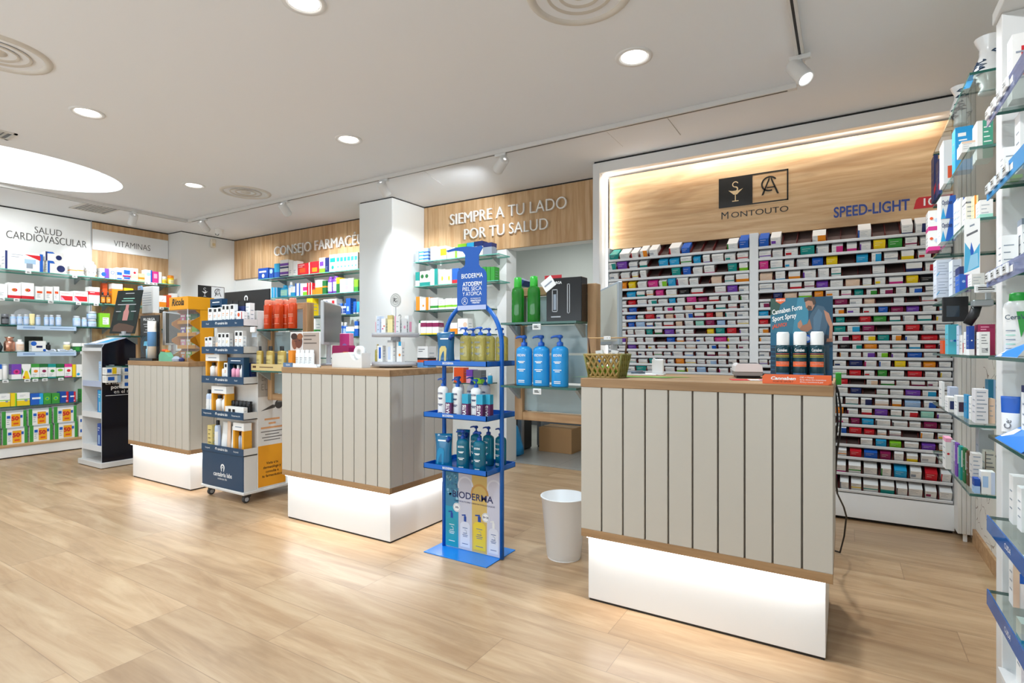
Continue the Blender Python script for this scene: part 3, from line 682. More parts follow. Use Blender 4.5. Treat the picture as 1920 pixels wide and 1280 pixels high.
def kit_pump(w, d, h, body, pump, label=None, lab2=None, mats=None, clear=False, txt=None, txtc='W'):
    k = ('pump', w, d, h, body, pump, label, txt, clear)
    if k in _ME: return _ME[k]
    hb = h * .77; r = w / 2; bm = mats or mat(body, .25, spec=.6)
    b = oval([(0, 0), (r * .96, 0), (r, .006), (r, hb * .86), (r * .93, hb * .935), (r * .6, hb * .985), (r * .3, hb), (r * .3, hb * 1.02)], bm, w, d)
    P = [('body', b.mesh('bottle_body'))]
    m = MB(); pm = mat(pump, .3); z = hb
    m.lathe([(r * .36, z), (r * .36, z + h * .06), (r * .26, z + h * .075), (r * .13, z + h * .08), (r * .13, z + h * .14), (r * .30, z + h * .15), (r * .32, z + h * .185), (r * .18, z + h * .21), (0, z + h * .21)], pm, 16)
    nz = z + h * .18; m.tube([(0, 0, nz), (-r * .5, -.002, nz + h * .004), (-r * .95, -.004, nz - h * .012), (-r * 1.05, -.004, nz - h * .03)], [r * .15, r * .14, r * .11, r * .09], pm, 8)
    P.append(('pump', m.mesh('pump')))
    if label or txt:
        m = MB()
        if label: band(m, w, d, hb * .12, hb * .72, label, -38, 38)
        if txt:
            m.text(txt, (0, -d / 2 - .0012, hb * .74), txtc, h=h * .045, width=w * .5, bold=.02)
            for i, (zz, ww) in enumerate(((.60, .45), (.57, .3), (.40, .5), (.36, .3), (.12, .4), (.08, .4))): m.quad([(-w * ww / 2, -d / 2 - .0012, hb * zz), (w * ww / 2, -d / 2 - .0012, hb * zz), (w * ww / 2, -d / 2 - .0012, hb * zz + .004), (-w * ww / 2, -d / 2 - .0012, hb * zz + .004)], txtc)
        P.append(('label', m.mesh('bottle_label')))
    _ME[k] = Kit('pump_bottle', P); return _ME[k]
def kit_bottle(w, d, h, body, cap, label=None, capf=.2, capw=.55, shoulder=.1, name='bottle', txt=None, txtc='W', mats=None, capm=None):
    k = ('bot', w, d, h, body, cap, label, capf, capw, shoulder, txt, name, id(mats))
    if k in _ME: return _ME[k]
    hb = h * (1 - capf); r = w / 2
    b = oval([(0, 0), (r * .94, 0), (r, h * .02), (r, hb * (1 - shoulder) - h * .02), (r * .9, hb * (1 - shoulder * .4)), (r * capw, hb), (0, hb)], mats or mat(body, .3), w, d)
    P = [('body', b.mesh('bottle_body'))]
    m = oval([(r * capw * .96, hb), (r * capw, hb + .002), (r * capw * .96, h * .985), (r * capw * .7, h), (0, h)], capm or mat(cap, .35), w, d); P.append(('cap', m.mesh('cap')))
    if label or txt:
        m = MB()
        if label: band(m, w, d, hb * .15, hb * .75, label, -60, 60)
        if txt: m.text(txt, (0, -d / 2 - .0012, hb * .6), txtc, h=h * .05, width=w * .6, bold=.02)
        for zz in (.5, .44, .3): m.quad([(-w * .25, -d / 2 - .001, hb * zz), (w * .25, -d / 2 - .001, hb * zz), (w * .25, -d / 2 - .001, hb * zz + h * .012), (-w * .25, -d / 2 - .001, hb * zz + h * .012)], txtc)
        P.append(('label', m.mesh('bottle_label')))
    _ME[k] = Kit(name, P); return _ME[k]
def kit_jar(w, h, body, lid, label=None, name='jar', lidf=.3):
    return kit_bottle(w, w, h, body, lid, label, lidf, .97, .05, name, None, 'd')
def kit_tube(w, d, h, body, cap, txt=None, txtc='b', accent=None):
    k = ('tube', w, d, h, body, cap, txt, accent)
    if k in _ME: return _ME[k]
    hc = h * .14; m = MB(); n = 16; secs = [(hc, 1, 1), (hc + h * .2, .98, .9), (h * .6, 1.0, .55), (h * .94, 1.05, .08), (h, 1.05, .05)]; rings = []
    bm = mat(body, .35)
    for z, fx, fd in secs:
        rings.append(list(range(len(m.v), len(m.v) + n))); m.v += [(w / 2 * fx * math.cos(2 * math.pi * i / n), d / 2 * fd * math.sin(2 * math.pi * i / n), z) for i in range(n)]
    mi = m.m(bm); ma = m.m(mat(accent, .35)) if accent else mi
    for a in range(len(rings) - 1):
        for i in range(n): m.face([rings[a][i], rings[a][(i + 1) % n], rings[a + 1][(i + 1) % n], rings[a + 1][i]], ma if a >= 2 else mi, True)
    m.face(rings[-1], ma); P = [('body', m.mesh('tube_body'))]
    m = MB(); m.lathe([(0, 0), (w * .36, 0), (w * .42, hc), (0, hc)], mat(cap, .35), 16, 0, 0, 1, d / w); P.append(('cap', m.mesh('cap')))
    if txt:
        m = MB(); m.text(txt, (w * .1, -d * .30, h * .5), txtc, h=w * .38, ux=(0, .28, .96), uy=(-1, 0, 0), bold=.02); P.append(('label', m.mesh('tube_label')))
    _ME[k] = Kit('tube', P); return _ME[k]
def kit_can(w, h, body, cap, name='spray_can', capf=.22, bands=(), txt=None, txtc='W'):
    k = ('can', w, h, body, cap, capf, bands, txt)
    if k in _ME: return _ME[k]
    r = w / 2; hb = h * (1 - capf); m = MB(); m.lathe([(0, 0), (r * .94, 0), (r, .004), (r, hb * .95), (r * .86, hb), (0, hb)], mat(body, .22, .25), 20); P = [('body', m.mesh('can_body'))]
    m = MB(); m.lathe([(r * .84, hb), (r * .84, h * .96), (r * .7, h), (0, h)], mat(cap, .35), 20); P.append(('cap', m.mesh('cap')))
    if bands or txt:
        m = MB()
        for z0, z1, c in bands: band(m, w, w, hb * z0, hb * z1, c, -55, 55)
        if txt: m.text(txt, (0, -w / 2 - .0012, hb * .82), txtc, h=h * .06, width=w * .62, bold=.02)
        P.append(('label', m.mesh('can_label')))
    _ME[k] = Kit(name, P); return _ME[k]
def kit_pouch(w, d, h, body, accent, cap='B'):
    k = ('pouch', w, d, h, body, accent)
    if k in _ME: return _ME[k]
    m = MB(); n = 8; g = []
    for j in range(n + 1):
        t = j / n; z = h * t; dd = d / 2 * (1 - t) ** .6 * (1 - .35 * (t < .1)) + .002; ww = w / 2 * (1 - .10 * math.sin(math.pi * t)); rowf = []
        for s in (-1, 1):
            for i in range(7):
                u = -1 + 2 * i / 6; u2 = u * s * -1
                rowf.append(len(m.v)); m.v.append((u2 * -ww * -1 if s < 0 else u2 * ww * -1 * -1, s * dd * (1 - u * u) ** .5 + .0006 * s, z + (.02 * h * u2 if j == n else 0)))
        g.append(rowf)
    mi = m.m(mat(body, .22, coat=.4)); L = 14
    for j in range(n):
        for i in range(L): m.face([g[j][i], g[j][(i + 1) % L], g[j + 1][(i + 1) % L], g[j + 1][i]], mi, True)
    m.face(g[0], mi); m.face(g[-1], mi); P = [('body', m.mesh('pouch_body'))]
    m = MB(); e = -d / 2 * .93; 
    def pz(u, v): 
        t = v; return (u * w / 2, -(d / 2 * (1 - t) ** .6 * (1 - u * u) ** .5) - .004, h * v)
    m.quad([pz(-.5, .12), pz(.3, .12), pz(.3, .5), pz(.15, .58), pz(-.3, .58), pz(-.5, .5)], accent)
    m.quad([pz(-.5, .78), pz(.4, .78), pz(.4, .82), pz(-.5, .82)], 'W'); P.append(('label', m.mesh('pouch_label')))
    m = MB(); m.tube([(w * .30, -.012, h * .80), (w * .44, -.02, h * .90)], .011, cap, 10); P.append(('spout', m.mesh('spout')))
    _ME[k] = Kit('refill_pouch', P); return _ME[k]
# ------------------------------------------------------------------ a run of products on a shelf, each placed where it stands
def run(items, where, z, X=None, Y=None, group=None, rz=None, depth=.09, setback=.0):
    """items: (px0, px1, py_top, kind, spec, label). The shelf front lies in the plane X or Y; the products stand just behind it"""
    for it in items:
        a = at(it[0], 600, X, Y); b = at(it[1], 600, X, Y); w = (b - a).length; c = (a + b) / 2; top = at((it[0] + it[1]) / 2, it[2], X, Y)
        zz = z + (it[6] if len(it) > 6 else 0); h = max(.02, top.z - zz); kind, sp, lb = it[3], it[4], it[5]
        rot = rz if rz is not None else (0 if Y is not None else (math.pi / 2 if X < 0 else -math.pi / 2)); back = Vector((0, 1, 0)) if Y is not None else Vector((-1 if X < 0 else 1, 0, 0))
        place(kind, sp, w * .985, h, depth, c, back, zz, rot, f'{lb} {where}', group, setback)
CATS = dict(box='box', jar='jar', bot='bottle', pump='bottle', tube='tube', can='spray can', pouch='pouch')
def place(kind, sp, w, h, depth, c, back, z, rot, label, group, setback=0):
    if kind == 'box':
        d = sp[2] if len(sp) > 2 else depth; off = back * (d / 2 + setback); o = put('product_box', carton(w, d, h, sp[0], tuple(sp[1])), None, (c.x + off.x, c.y + off.y, z), rot); return tag(o, label, 'box', group)
    off = back * (min(w, depth) / 2 + setback + .004); loc = (c.x + off.x, c.y + off.y, z); ww = round(w, 3); hh = round(h, 3)
    K = dict(jar=lambda: kit_jar(ww, hh, *sp), bot=lambda: kit_bottle(ww, min(ww, depth), hh, *sp), pump=lambda: kit_pump(ww, min(ww, depth), hh, *sp), tube=lambda: kit_tube(ww, min(ww * .7, depth), hh, *sp), can=lambda: kit_can(ww, hh, *sp), pouch=lambda: kit_pouch(ww, min(depth, ww * .5), hh, *sp))[kind]()
    return K.place(loc, rot, label, CATS[kind], group)
# ------------------------------------------------------------------ price tag clipped to a shelf edge
def price_tag(loc, rot, label, dx=.045, group='price tags on shelf edges'):
    if 'tag' not in _ME:
        m = MB(); m.box(-.024, -.008, -.030, .024, -.001, 0, mat('f2f3f4', .3), .002); m2 = MB()
        m2.quad([(-.019, -.0085, -.024), (.019, -.0085, -.024), (.019, -.0085, -.006), (-.019, -.0085, -.006)], mat('d3d6d4', .4))
        for u, v, ww in ((-.014, -.013, .02), (-.014, -.020, .026)): m2.quad([(u, -.0088, v), (u + ww, -.0088, v), (u + ww, -.0088, v + .004), (u, -.0088, v + .004)], 'k')
        _ME['tag'] = (m.mesh('tag_case'), m2.mesh('tag_display'))
    t = thing('price_tag', label, 'price tag', loc, rot, group); put('case', _ME['tag'][0], t); put('display', _ME['tag'][1], t); return t
# ================================================================== BOXES IN THE MEDICINE CABINET
ROWS_R = ['bw..o..w..wnw', 'wwwtwppwygwew', 'pwwwby.ccwyww', 'ewowww..w.nrw', 'wwrwvwewwpykw', '.nelowwtgmwbw', 'mw.glmmwe.w.w', 'cw.wwwowwbmvw', 'rw.wwet.rgtwt', 'ow.wwwtcm.wrw',
          'ww.wwwmrytowr', 'ww.wwwktowwcr', 'ww.wwwwwvlwbw', 'wwwwwvwnwwywo', 'wwwwwwwrwgwrw', 'wwwwwwr.egwmw', 'wwwwwvwn.wwvc', 'wwwwwwwwneoub', 'wwwwwrowrvwrq', 'wwwwwwwmcwwwm', 'wwwwwbbrrww.w',
          'wwwwww..wclwv', 'wwwwwowrbmwyw', 'wwwwwpwwwwcwr', 'wwwwwpwwwtwww']
ROWS_L = ['twwow.wb...wb', 'tvwt.ccwcwwww', 'wwww..tbww.tl', 'woywplcww.ewo', 'w.ctwpwkr.wvw', 'nwrwtwcwpmrww', 'wwb.ewpwerwtw', 'ewbwrwewbmrew', 'ewbubwrewqmuw', 'wwwwtGvww.ytr', 'wvwww.bowwwpw', 'rwvwwwwwewbww', 'wowwwwwwuwmww', 'ywwwtwwowwuww', 'owwtwwwlwuwww']
boxes = []
_rng = random.Random(3); DCOL = dict(CN)
def band_design(cd):
    if cd != 'w':
        s = _rng.choice((0, 0, 1, 0, 2)); base, ops, ds = (cd, (('N', .12, .55, .8, .8, 2, 'W'),), CN[cd]) if s == 0 else ('w', (('b', .5, cd),), 'white and ' + CN[cd]) if s == 1 else ('w', (('E', .6, cd), ('N', .08, .3, .4, .8, 2, 'a')), CN[cd] + ' patched white')
        return base, ops, ds
    a = _rng.choice('brotvgpncdymaaass'); s = _rng.choice((0, 1, 2, 3, 4))
    if s == 0: return 'w', (('N', .1, .45, .8, .8, 3, 'a'),), 'plain white'
    if s == 1: return 'w', (('b', .22, a), ('N', .1, .45, .7, .8, 2, 'a')), CN[a] + ' footed white'
    if s == 2: return 'w', (('R', .06, .3, .5, .62, a), ('N', .1, .75, .8, .8, 1, 'a')), CN[a] + ' labelled white'
    if s == 3: return 'w', (('S', .12, a), ('N', .2, .4, .8, .75, 3, 'a')), CN[a] + ' edged white'
    return 'w', (('m', .35, .5, a), ('N', .1, .68, .8, .84, 2, 'a')), CN[a] + ' striped white'
_dz = {}
def cabinet_boxes():
    n_ind = 0; rest = []
    for u, rows, nm in ((1, ROWS_R, 'right'), (0, ROWS_L, 'left')):
        for r, rw in enumerate(rows):
            xs = slots(u, r); k = 0
            for i in range(len(xs) - 1):
                cd = rw[i] if i < len(rw) else 'w'
                if cd == '.': continue
                w = xs[i + 1] - xs[i] - .007; cx = (xs[i] + xs[i + 1]) / 2; z = LZ[r]
                dp = -math.sin(YAW) * cx + math.cos(YAW) * CABY; px = 960 + FPX * (math.cos(YAW) * cx + math.sin(YAW) * CABY) / dp
                if u == 1 and z < .99 and px < 1548: continue
                if u == 1 and 1.05 < z < 1.41 and 1455 < px < 1548: continue
                pitch = (LZ[r - 1] - z) if r else .10
                base, ops, ds = band_design(cd); hs = _rng.choice((.56, .63, .70) if r else (.5, .6, .7)); h = round(pitch * hs, 2 + (pitch < .08)); h = round(min(h, (pitch - .021) / .90, .066), 3); w = round(w * _rng.choice((.80, .87, .94)), 3)
                k += 1; d = .11; loc = (cx, CABY + .015, z - .008 + .015 * math.tan(TILT) + .0006)
                key = (round(w / .004) * .004, h, base, repr(ops))
                if key not in _dz: _dz[key] = carton(key[0], d, h, base, ops, None, 0.0)
                if n_ind < 300:
                    n_ind += 1; o = put('medicine_box', _dz[key], None, loc); o.rotation_euler = (TILT, 0, 0)
                    tag(o, f'{ds} medicine box, {ORD[k]} from left on {ORD[r + 1]} tray of {nm} cabinet bay', 'medicine box', 'medicine boxes in the tilted cabinet trays')
                else: rest.append((key, loc, d, base, ops))
    mb = MB()
    for key, loc, d, base, ops in rest:
        q = carton_mb(key[0], d, key[1], base, ops, True, 0.0); M = Matrix.Translation(loc) @ Matrix.Rotation(TILT, 4, 'X'); o = mb.mark(); mp = [mb.m(x) for x in q.mats]
        mb.v += [tuple(M @ Vector(v)) for v in q.v]; mb.f += [[o + i for i in f] for f in q.f]; mb.mi += [mp[i] for i in q.mi]; mb.sm += q.sm
    tag(mb.build('medicine_boxes'), 'remaining small medicine boxes on lower trays of left cabinet bay', 'medicine box', 'medicine boxes in the tilted cabinet trays', 'stuff')
    print('cabinet boxes', n_ind, len(rest))
cabinet_boxes()
# ================================================================== WALL SHELVES AND THEIR PRODUCTS
def glass_shelf(label, x0, y0, x1, y1, z, along, group, nbr=2, th=.009):
    cx, cy = (x0 + x1) / 2, (y0 + y1) / 2; t = thing('glass_shelf', label, 'shelf', (cx, cy, z), 0, group)
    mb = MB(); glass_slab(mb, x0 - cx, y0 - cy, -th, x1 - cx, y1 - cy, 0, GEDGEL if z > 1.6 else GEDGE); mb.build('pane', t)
    for k in range(nbr):
        mb = MB(); g = mat('8b9396', .35)
        if along == 'Y':
            yy = y0 + (y1 - y0) * (.12 + .76 * k / max(1, nbr - 1)) - cy; mb.prism([(x0 - cx, -.012), (x0 - cx, -.075), (x0 - cx + .17, -.012)], yy - .006, yy + .006, g, axis='y')
        else:
            xx = x0 + (x1 - x0) * (.12 + .76 * k / max(1, nbr - 1)) - cx; mb.prism([(y1 - cy, -.012), (y1 - cy, -.075), (y1 - cy - .15, -.012)], xx - .006, xx + .006, g, axis='x')
        mb.build('bracket', t)
    return t
LSH = [1.98, 1.675, 1.395, 1.111, .817, .532]
for i, z in enumerate(LSH):
    glass_shelf(f'{ORD[i + 1]} glass shelf from the top under SALUD CARDIOVASCULAR', XL + .008, 1.75, -7.50, 2.985, z, 'Y', 'glass shelves on the left wall')
    glass_shelf(f'{ORD[i + 1]} glass shelf from the top under VITAMINAS', XL + .025, 3.01, -7.50, 3.87, z, 'Y', 'glass shelves on the left wall')
t = thing('shelf_plinth', 'low white plinth with oak top under the left wall shelves', 'plinth', (-7.63, 2.4, 0))
mb = MB(); mb.box(-.2, -1.4, .012, .215, .59, .115, 'w', .002); mb.box(-.2, .594, .012, .215, 1.47, .115, 'w', .002); mb.box(-.2, -1.4, 0, .2, 1.47, .012, 'k'); mb.build('base', t)
mb = MB(); mb.box(-.2, -1.4, .115, .225, 1.47, .137, wood('plinth_oak', 'd2ac7c', 'b48a5c', '8f6840', 'Y', 1, .5, .4), .002); mb.build('top', t)
G = 'products on the left wall shelves'; XF = -7.53
w1 = 'on top shelf under SALUD sign'
N3 = ('N', .12, .2, .7, .36, 3, 'a')
run([(9, 81, 473, 'box', ('w', (('S', .06, 'n'), ('E', .09, 'b'), ('P', ((.5, .9), (.93, .9), (.93, .62)), 'r'), ('R', .5, .4, .8, .65, 'u'), ('R', .55, .15, .72, .42, 'a'), ('N', .15, .7, .5, .82, 2, 'a')), .12), 'wide white and navy monitor carton')], w1, LSH[0], X=XF, group=G)
run([(89, 124, 490, 'box', ('w', (('S', .12, 'b'), ('D', .72, .42, .28, 'n'), ('P', ((.05, .8), (.4, .8), (.3, 1), (.05, 1)), 'b')), .10), 'lower white carton with navy cuff picture')], w1, LSH[0], X=XF, group=G)
run([(85, 120, 473, 'box', ('w', (('S', .1, 'n'), ('D', .72, .42, .28, 'n'), ('P', ((.1, .8), (.5, .85), (.4, 1), (.1, 1)), 'b')), .10, ), 'upper white carton with navy cuff picture', at(106, 490, X=XF).z - LSH[0] + .001)], w1, LSH[0], X=XF, group=G)
run([(132, 145, 499, 'box', ('w', (('m', .5, .62, 'o'),), .08), 'small white carton with orange stripe, left of two'), (145, 157, 499, 'box', ('w', (('m', .5, .62, 'o'),), .08), 'small white carton with orange stripe, next to ceramic jar')], w1, LSH[0], X=XF, group=G)
def ceramic_jar(loc, h, r, label, group=None, motif='d', tall=False):
    t = thing('ceramic_jar', label, 'jar', loc, 0, group); cm = mat('efeeea', .25, coat=.5)
    mb = MB(); mb.lathe([(0, 0), (r * .82, 0), (r * .8, .01), (r * .72, h * .08), (r * .98, h * .2), (r, h * .5), (r * .95, h * .7), (r * .66, h * .78), (r * .66, h * .8), (0, h * .8)], cm, 28)
    a = mat(motif, .4)
    for k in range(10):
        an = 2 * math.pi * k / 10
        for zz, ln in ((.3, .3), (.5, .26)):
            pts = [(r * 1.005 * math.cos(an + .22 * math.sin(5 * u)), r * 1.005 * math.sin(an + .22 * math.sin(5 * u)), h * (zz + ln * (u - .5) * .55)) for u in [i / 6 for i in range(7)]]
            mb.tube(pts, .0022, a, 4)
    mb.build('body', t)
    mb = MB(); mb.lathe([(r * .68, h * .8), (r * .7, h * .83), (r * .5, h * .92), (r * .18, h * .95), (r * .2, h * .985), (0, h)], cm, 24); mb.build('lid', t); return t
p = at(169, 500, X=-7.6); ceramic_jar((-7.6, p.y, LSH[0]), .205, .062, 'white ceramic apothecary jar with grey scrolls beside the oak section', G)
w2 = 'on top shelf under VITAMINAS sign'; rb = ('R', .1, .15, .9, .5, 'b')
run([(188, 204, 503, 'box', ('w', (('E', .5, 'v'), ('D', .4, .4, .3, 'b'))), 'violet and white carton, leftmost'), (205, 217, 503, 'box', ('w', (('D', .5, .6, .32, 'b'), ('D', .5, .6, .22, 'w'))), 'white carton with blue ring'),
     (231, 245, 518, 'box', ('w', (('R', .08, .3, .92, .75, 'b'), ('b', .2, 'p'))), 'lower blue and pink carton'), (218, 230, 518, 'box', ('w', (rb,)), 'lower white carton with blue oval'),
     (246, 259, 503, 'box', ('w', (('m', .2, .5, 'e'), ('D', .5, .65, .2, 'r'))), 'white carton with small red mark'), (260, 271, 513, 'box', ('i', (('m', .3, .55, 'o'),)), 'cream carton with orange band'),
     (272, 285, 506, 'box', ('w', (('D', .5, .65, .3, 'u'), ('E', .2, 'b'))), 'tall white carton with pale blue disc'), (286, 297, 509, 'box', ('p', (('R', .2, .4, .8, .8, 'f'),)), 'bright pink tall carton'), (298, 303, 510, 'box', ('w', ()), 'thin white carton next to pink one'),
     (304, 315, 518, 'jar', ('i', 'w', 'y'), 'cream jar with yellow label'), (317, 329, 516, 'jar', ('y', 'o', 'i'), 'yellow jar, rightmost')], w2, LSH[0], X=XF, group=G)
zs = at(224, 518, X=XF).z - LSH[0]
run([(218, 230, 502, 'box', ('w', (rb,)), 'upper white carton with blue oval', zs), (231, 245, 502, 'box', ('w', (('R', .08, .3, .92, .75, 'b'), ('b', .2, 'p'))), 'upper blue and pink carton', zs)], w2, LSH[0], X=XF, group=G)
w1 = 'on second shelf under SALUD sign'
eye = (('b', .2, 'r'), ('D', .5, .55, .22, 'r', .17), ('D', .45, .55, .12, 'o'), ('D', .45, .55, .07, 'h'))
sq = (('R', .25, .5, .85, .66, 'O'), ('N', .25, .2, .7, .4, 3, 'a'), ('S', .08, 's'))
lw = (('R', .06, .1, .95, .55, 'r'), ('N', .1, .65, .8, .75, 1, 'r'), ('P', ((.06, .1), (.4, .1), (.1, .5)), 'f'))
run([(-6, 14, 532, 'box', ('w', (N3,)), 'plain white carton at the left end'), (15, 39.5, 530, 'box', ('w', eye), 'white carton with red eye picture, left of two'), (40, 64, 530, 'box', ('w', eye), 'white carton with red eye picture, right of two'),
     (65, 82, 537, 'box', ('w', sq), 'white carton with red label, first of three'), (83, 99, 537, 'box', ('w', sq), 'white carton with red label, second of three'), (100, 111, 537, 'box', ('w', sq), 'white carton with red label, third of three'),
     (112, 137.5, 546, 'box', ('w', lw), 'low white and red carton, left of two'), (138, 165, 546, 'box', ('w', lw), 'low white and red carton, right of two'), (166, 187, 538, 'box', ('w', (('m', .5, .72, 'r'), ('T', 'Vitamax', .4, .57, .1, 'W', .5)) if 0 else (('m', .5, .72, 'r'), ('N', .12, .6, .6, .64, 1, 'W'))), 'white carton with bold red band')], w1, LSH[1], X=XF, group=G)
w2 = 'on second shelf under VITAMINAS sign'
run([(190, 199, 547, 'bot', ('h', 'k', 'o', .25, .4, .1), 'brown bottle with orange label, left of two'), (200, 209, 547, 'bot', ('h', 'k', 'o', .25, .4, .1), 'brown bottle with orange label, right of two')], w2, LSH[1], X=XF, group=G)
run([(199, 208, 530, 'box', ('O', (N3,), .06), 'tall orange red carton behind brown bottles')], w2, LSH[1], X=XF, group=G, setback=.09)
run([(210, 230, 532, 'box', ('o', (('t', .25, 'w'),)), 'tall orange carton with white top'), (233, 250, 540, 'box', ('y', (('m', .3, .6, 'o'),)), 'yellow carton hidden by the dark poster'),
     (286, 295, 552, 'box', ('w', (('b', .5, 'o'),)), 'small white and orange carton'), (296, 312, 554, 'box', ('w', (('b', .45, 'o'), ('P', ((.4, .5), (.8, .8), (.5, .6)), 'r'))), 'white carton with orange foot'), (313, 321, 553, 'box', ('O', ()), 'orange red carton'), (322, 333, 550, 'box', ('w', (('b', .3, 'r'),)), 'white and red carton, rightmost')], w2, LSH[1], X=XF, group=G)
w1 = 'on third shelf under SALUD sign'; pb = ('u', 's', 'z', .2, .8, .06)
run([(4, 19, 588, 'jar', ('k', 'd', 'd'), 'black jar'), (20.5, 32, 589, 'bot', pb, 'pale blue bottle, first of three together'), (33, 44, 589, 'bot', pb, 'pale blue bottle, second of three together'), (45.5, 56, 589, 'bot', pb, 'pale blue bottle, third of three together'), (57, 67, 588, 'tube', ('i', 'i'), 'cream coloured tube'),
     (68.5, 78, 590, 'bot', pb, 'pale blue bottle right of the cream tube'), (84, 93, 590, 'bot', pb, 'pale blue bottle, left of touching pair'), (93.5, 103, 590, 'bot', pb, 'pale blue bottle, right of touching pair'), (106, 117, 590, 'bot', pb, 'pale blue bottle standing alone'), (139, 153.5, 592, 'bot', pb, 'larger pale blue bottle'), (155, 164.5, 595, 'bot', pb, 'short pale blue bottle'),
     (166, 184, 598, 'jar', ('u', 's', 'z'), 'wide pale blue jar, lower of two stacked')], w1, LSH[2], X=XF, group=G)
zs = at(175, 598, X=XF).z - LSH[2]
run([(166, 184, 583.5, 'jar', ('u', 's', 'z'), 'wide pale blue jar, upper of two stacked', zs)], w1, LSH[2], X=XF, group=G)
run([(186.5, 206, 587, 'box', ('l', (('R', .3, .2, .9, .7, 'w'), ('N', .35, .3, .8, .6, 3, 'G'))), 'lime green carton with white panel')], 'on third shelf under VITAMINAS sign', LSH[2], X=XF, group=G)
t = thing('display_disc', 'round white display plaque behind pale blue bottles on the left wall', 'plaque', (-7.72, at(43, 590, X=-7.72).y, LSH[2]))
mb = MB(); mb.prism([(.085 * math.cos(a / 14 * math.pi), .1 + .085 * math.sin(a / 14 * math.pi)) for a in range(28)], -.006, .006, mat('e9ebee', .2), axis='x'); mb.build('disc', t); mb = MB(); mb.box(-.02, -.05, 0, .02, .05, .02, 'w'); mb.box(.0065, -.06, .07, .0075, .06, .085, 'a'); mb.box(.0065, -.045, .05, .0075, .045, .06, 's'); mb.build('foot', t)
for z, nm in ((LSH[2], 'third'), (LSH[3], 'fourth')):
    a, b = at(32, 600, X=-7.495).y, at(143, 600, X=-7.495).y; t = thing('shelf_strip', f'pale blue advertising strip on the {nm} left wall shelf edge', 'label strip', (-7.499, (a + b) / 2, z), 0, 'pale blue shelf strips'); w = b - a
    mb = MB(); mb.box(0, -w / 2, -.05, .004, w / 2, -.004, mat('b9cfe8', .35)); mb.build('strip', t); mb = MB(); mb.quad([(.0046, -w / 2 + .05, -.036), (.0046, -w / 2 + .15, -.036), (.0046, -w / 2 + .15, -.016), (.0046, -w / 2 + .05, -.016)], mat('8aa6cb', .4)); mb.quad([(.0046, .02, -.032), (.0046, w / 2 - .02, -.032), (.0046, w / 2 - .02, -.024), (.0046, .02, -.024)], mat('7f9cc0', .4)); mb.build('print', t)
w1 = 'on fourth shelf under SALUD sign'
run([(31, 48, 636, 'bot', ('w', 'w', 'e', .18, .5, .1), 'white bottle beside copper one'), (60, 86, 639, 'box', ('w', (('D', .12, .75, .22, 'b'), ('R', .3, .35, .75, .55, 'n'), ('D', .9, .12, .12, 'b'))), 'white carton with blue dots'), (87.5, 97, 641.5, 'bot', ('k', 'k', None, .25, .5, .1), 'small black bottle'), (121, 134, 641, 'jar', ('i', 'w', 'x'), 'small cream jar with white lid'), (137, 152, 643, 'box', ('w', (('b', .6, 'G'), ('R', .3, .1, .8, .5, 'g')), .1), 'flat white and dark green carton, left of two'), (152.5, 167, 643, 'box', ('w', (('b', .6, 'G'), ('R', .3, .1, .8, .5, 'g')), .1), 'flat white and dark green carton, right of two')], w1, LSH[3], X=XF, group=G)
p = at(17.5, 640, X=-7.58); t = thing('copper_bottle', 'shiny copper bottle with narrow neck on the fourth left wall shelf', 'bottle', (-7.58, p.y, LSH[3]), 0, G); cu = mat('d49a83', .22, .85)
mb = MB(); mb.lathe([(0, 0), (.04, 0), (.045, .01), (.046, .09), (.04, .11), (.026, .118)], cu, 24); mb.build('body', t); mb = MB(); mb.lathe([(.03, .118), (.028, .135), (.042, .155), (.036, .152), (0, .15)], cu, 24); mb.build('neck', t)
p = at(-9, 640, X=-7.6); t = thing('ornament_bottle', 'dark teal glass bottle at the left end of the fourth shelf', 'bottle', (-7.6, p.y, LSH[3]), 0, G); mb = MB(); mb.lathe([(0, 0), (.05, 0), (.06, .05), (.04, .1), (.022, .12)], mat('23414a', .15), 20); mb.build('body', t); mb = MB(); mb.lathe([(.024, .12), (.03, .13), (.03, .15), (0, .152)], mat('2a4d57', .2), 20); mb.build('stopper', t)
a, b = at(46, 640, X=-7.7).y, at(80, 640, X=-7.7).y; t = thing('display_plaque', 'dark green black plaque standing behind the blue dotted carton', 'plaque', (-7.7, (a + b) / 2, LSH[3])); mb = MB(); mb.box(-.008, -(b - a) / 2, 0, .008, (b - a) / 2, .165, mat('20261f', .25), .002); mb.build('panel', t); mb = MB(); mb.box(-.03, -.05, 0, .008, .05, .01, 'k'); mb.build('foot', t)
for k, (a, b) in enumerate(((90, 102), (112, 125), (127, 139))):
    p = at((a + b) / 2, 655, X=-7.522); mb = MB(); mb.prism([(.0, 0), (.028, 0), (-.004, .026), (-.008, .026)], -.045, .045, mat('dfe3f2', .3), axis='y'); mb.quad([(.022, -.03, .0055), (.022, .03, .0055), (.004, .03, .0205), (.004, -.03, .0205)], 'a')
    tag(mb.build('price_card', None, (-7.545, p.y, LSH[3])), f'small tilted price card on the fourth left shelf, {ORD[k + 1]} of three from the left', 'price card', 'tilted price cards')
w1 = 'on fifth shelf under SALUD sign'
herb = lambda top, fr: (('t', .24, top), ('b', .08, top), ('D', .55, .5, .26, fr, .22), ('N', .15, .14, .7, .26, 2, 'a'))
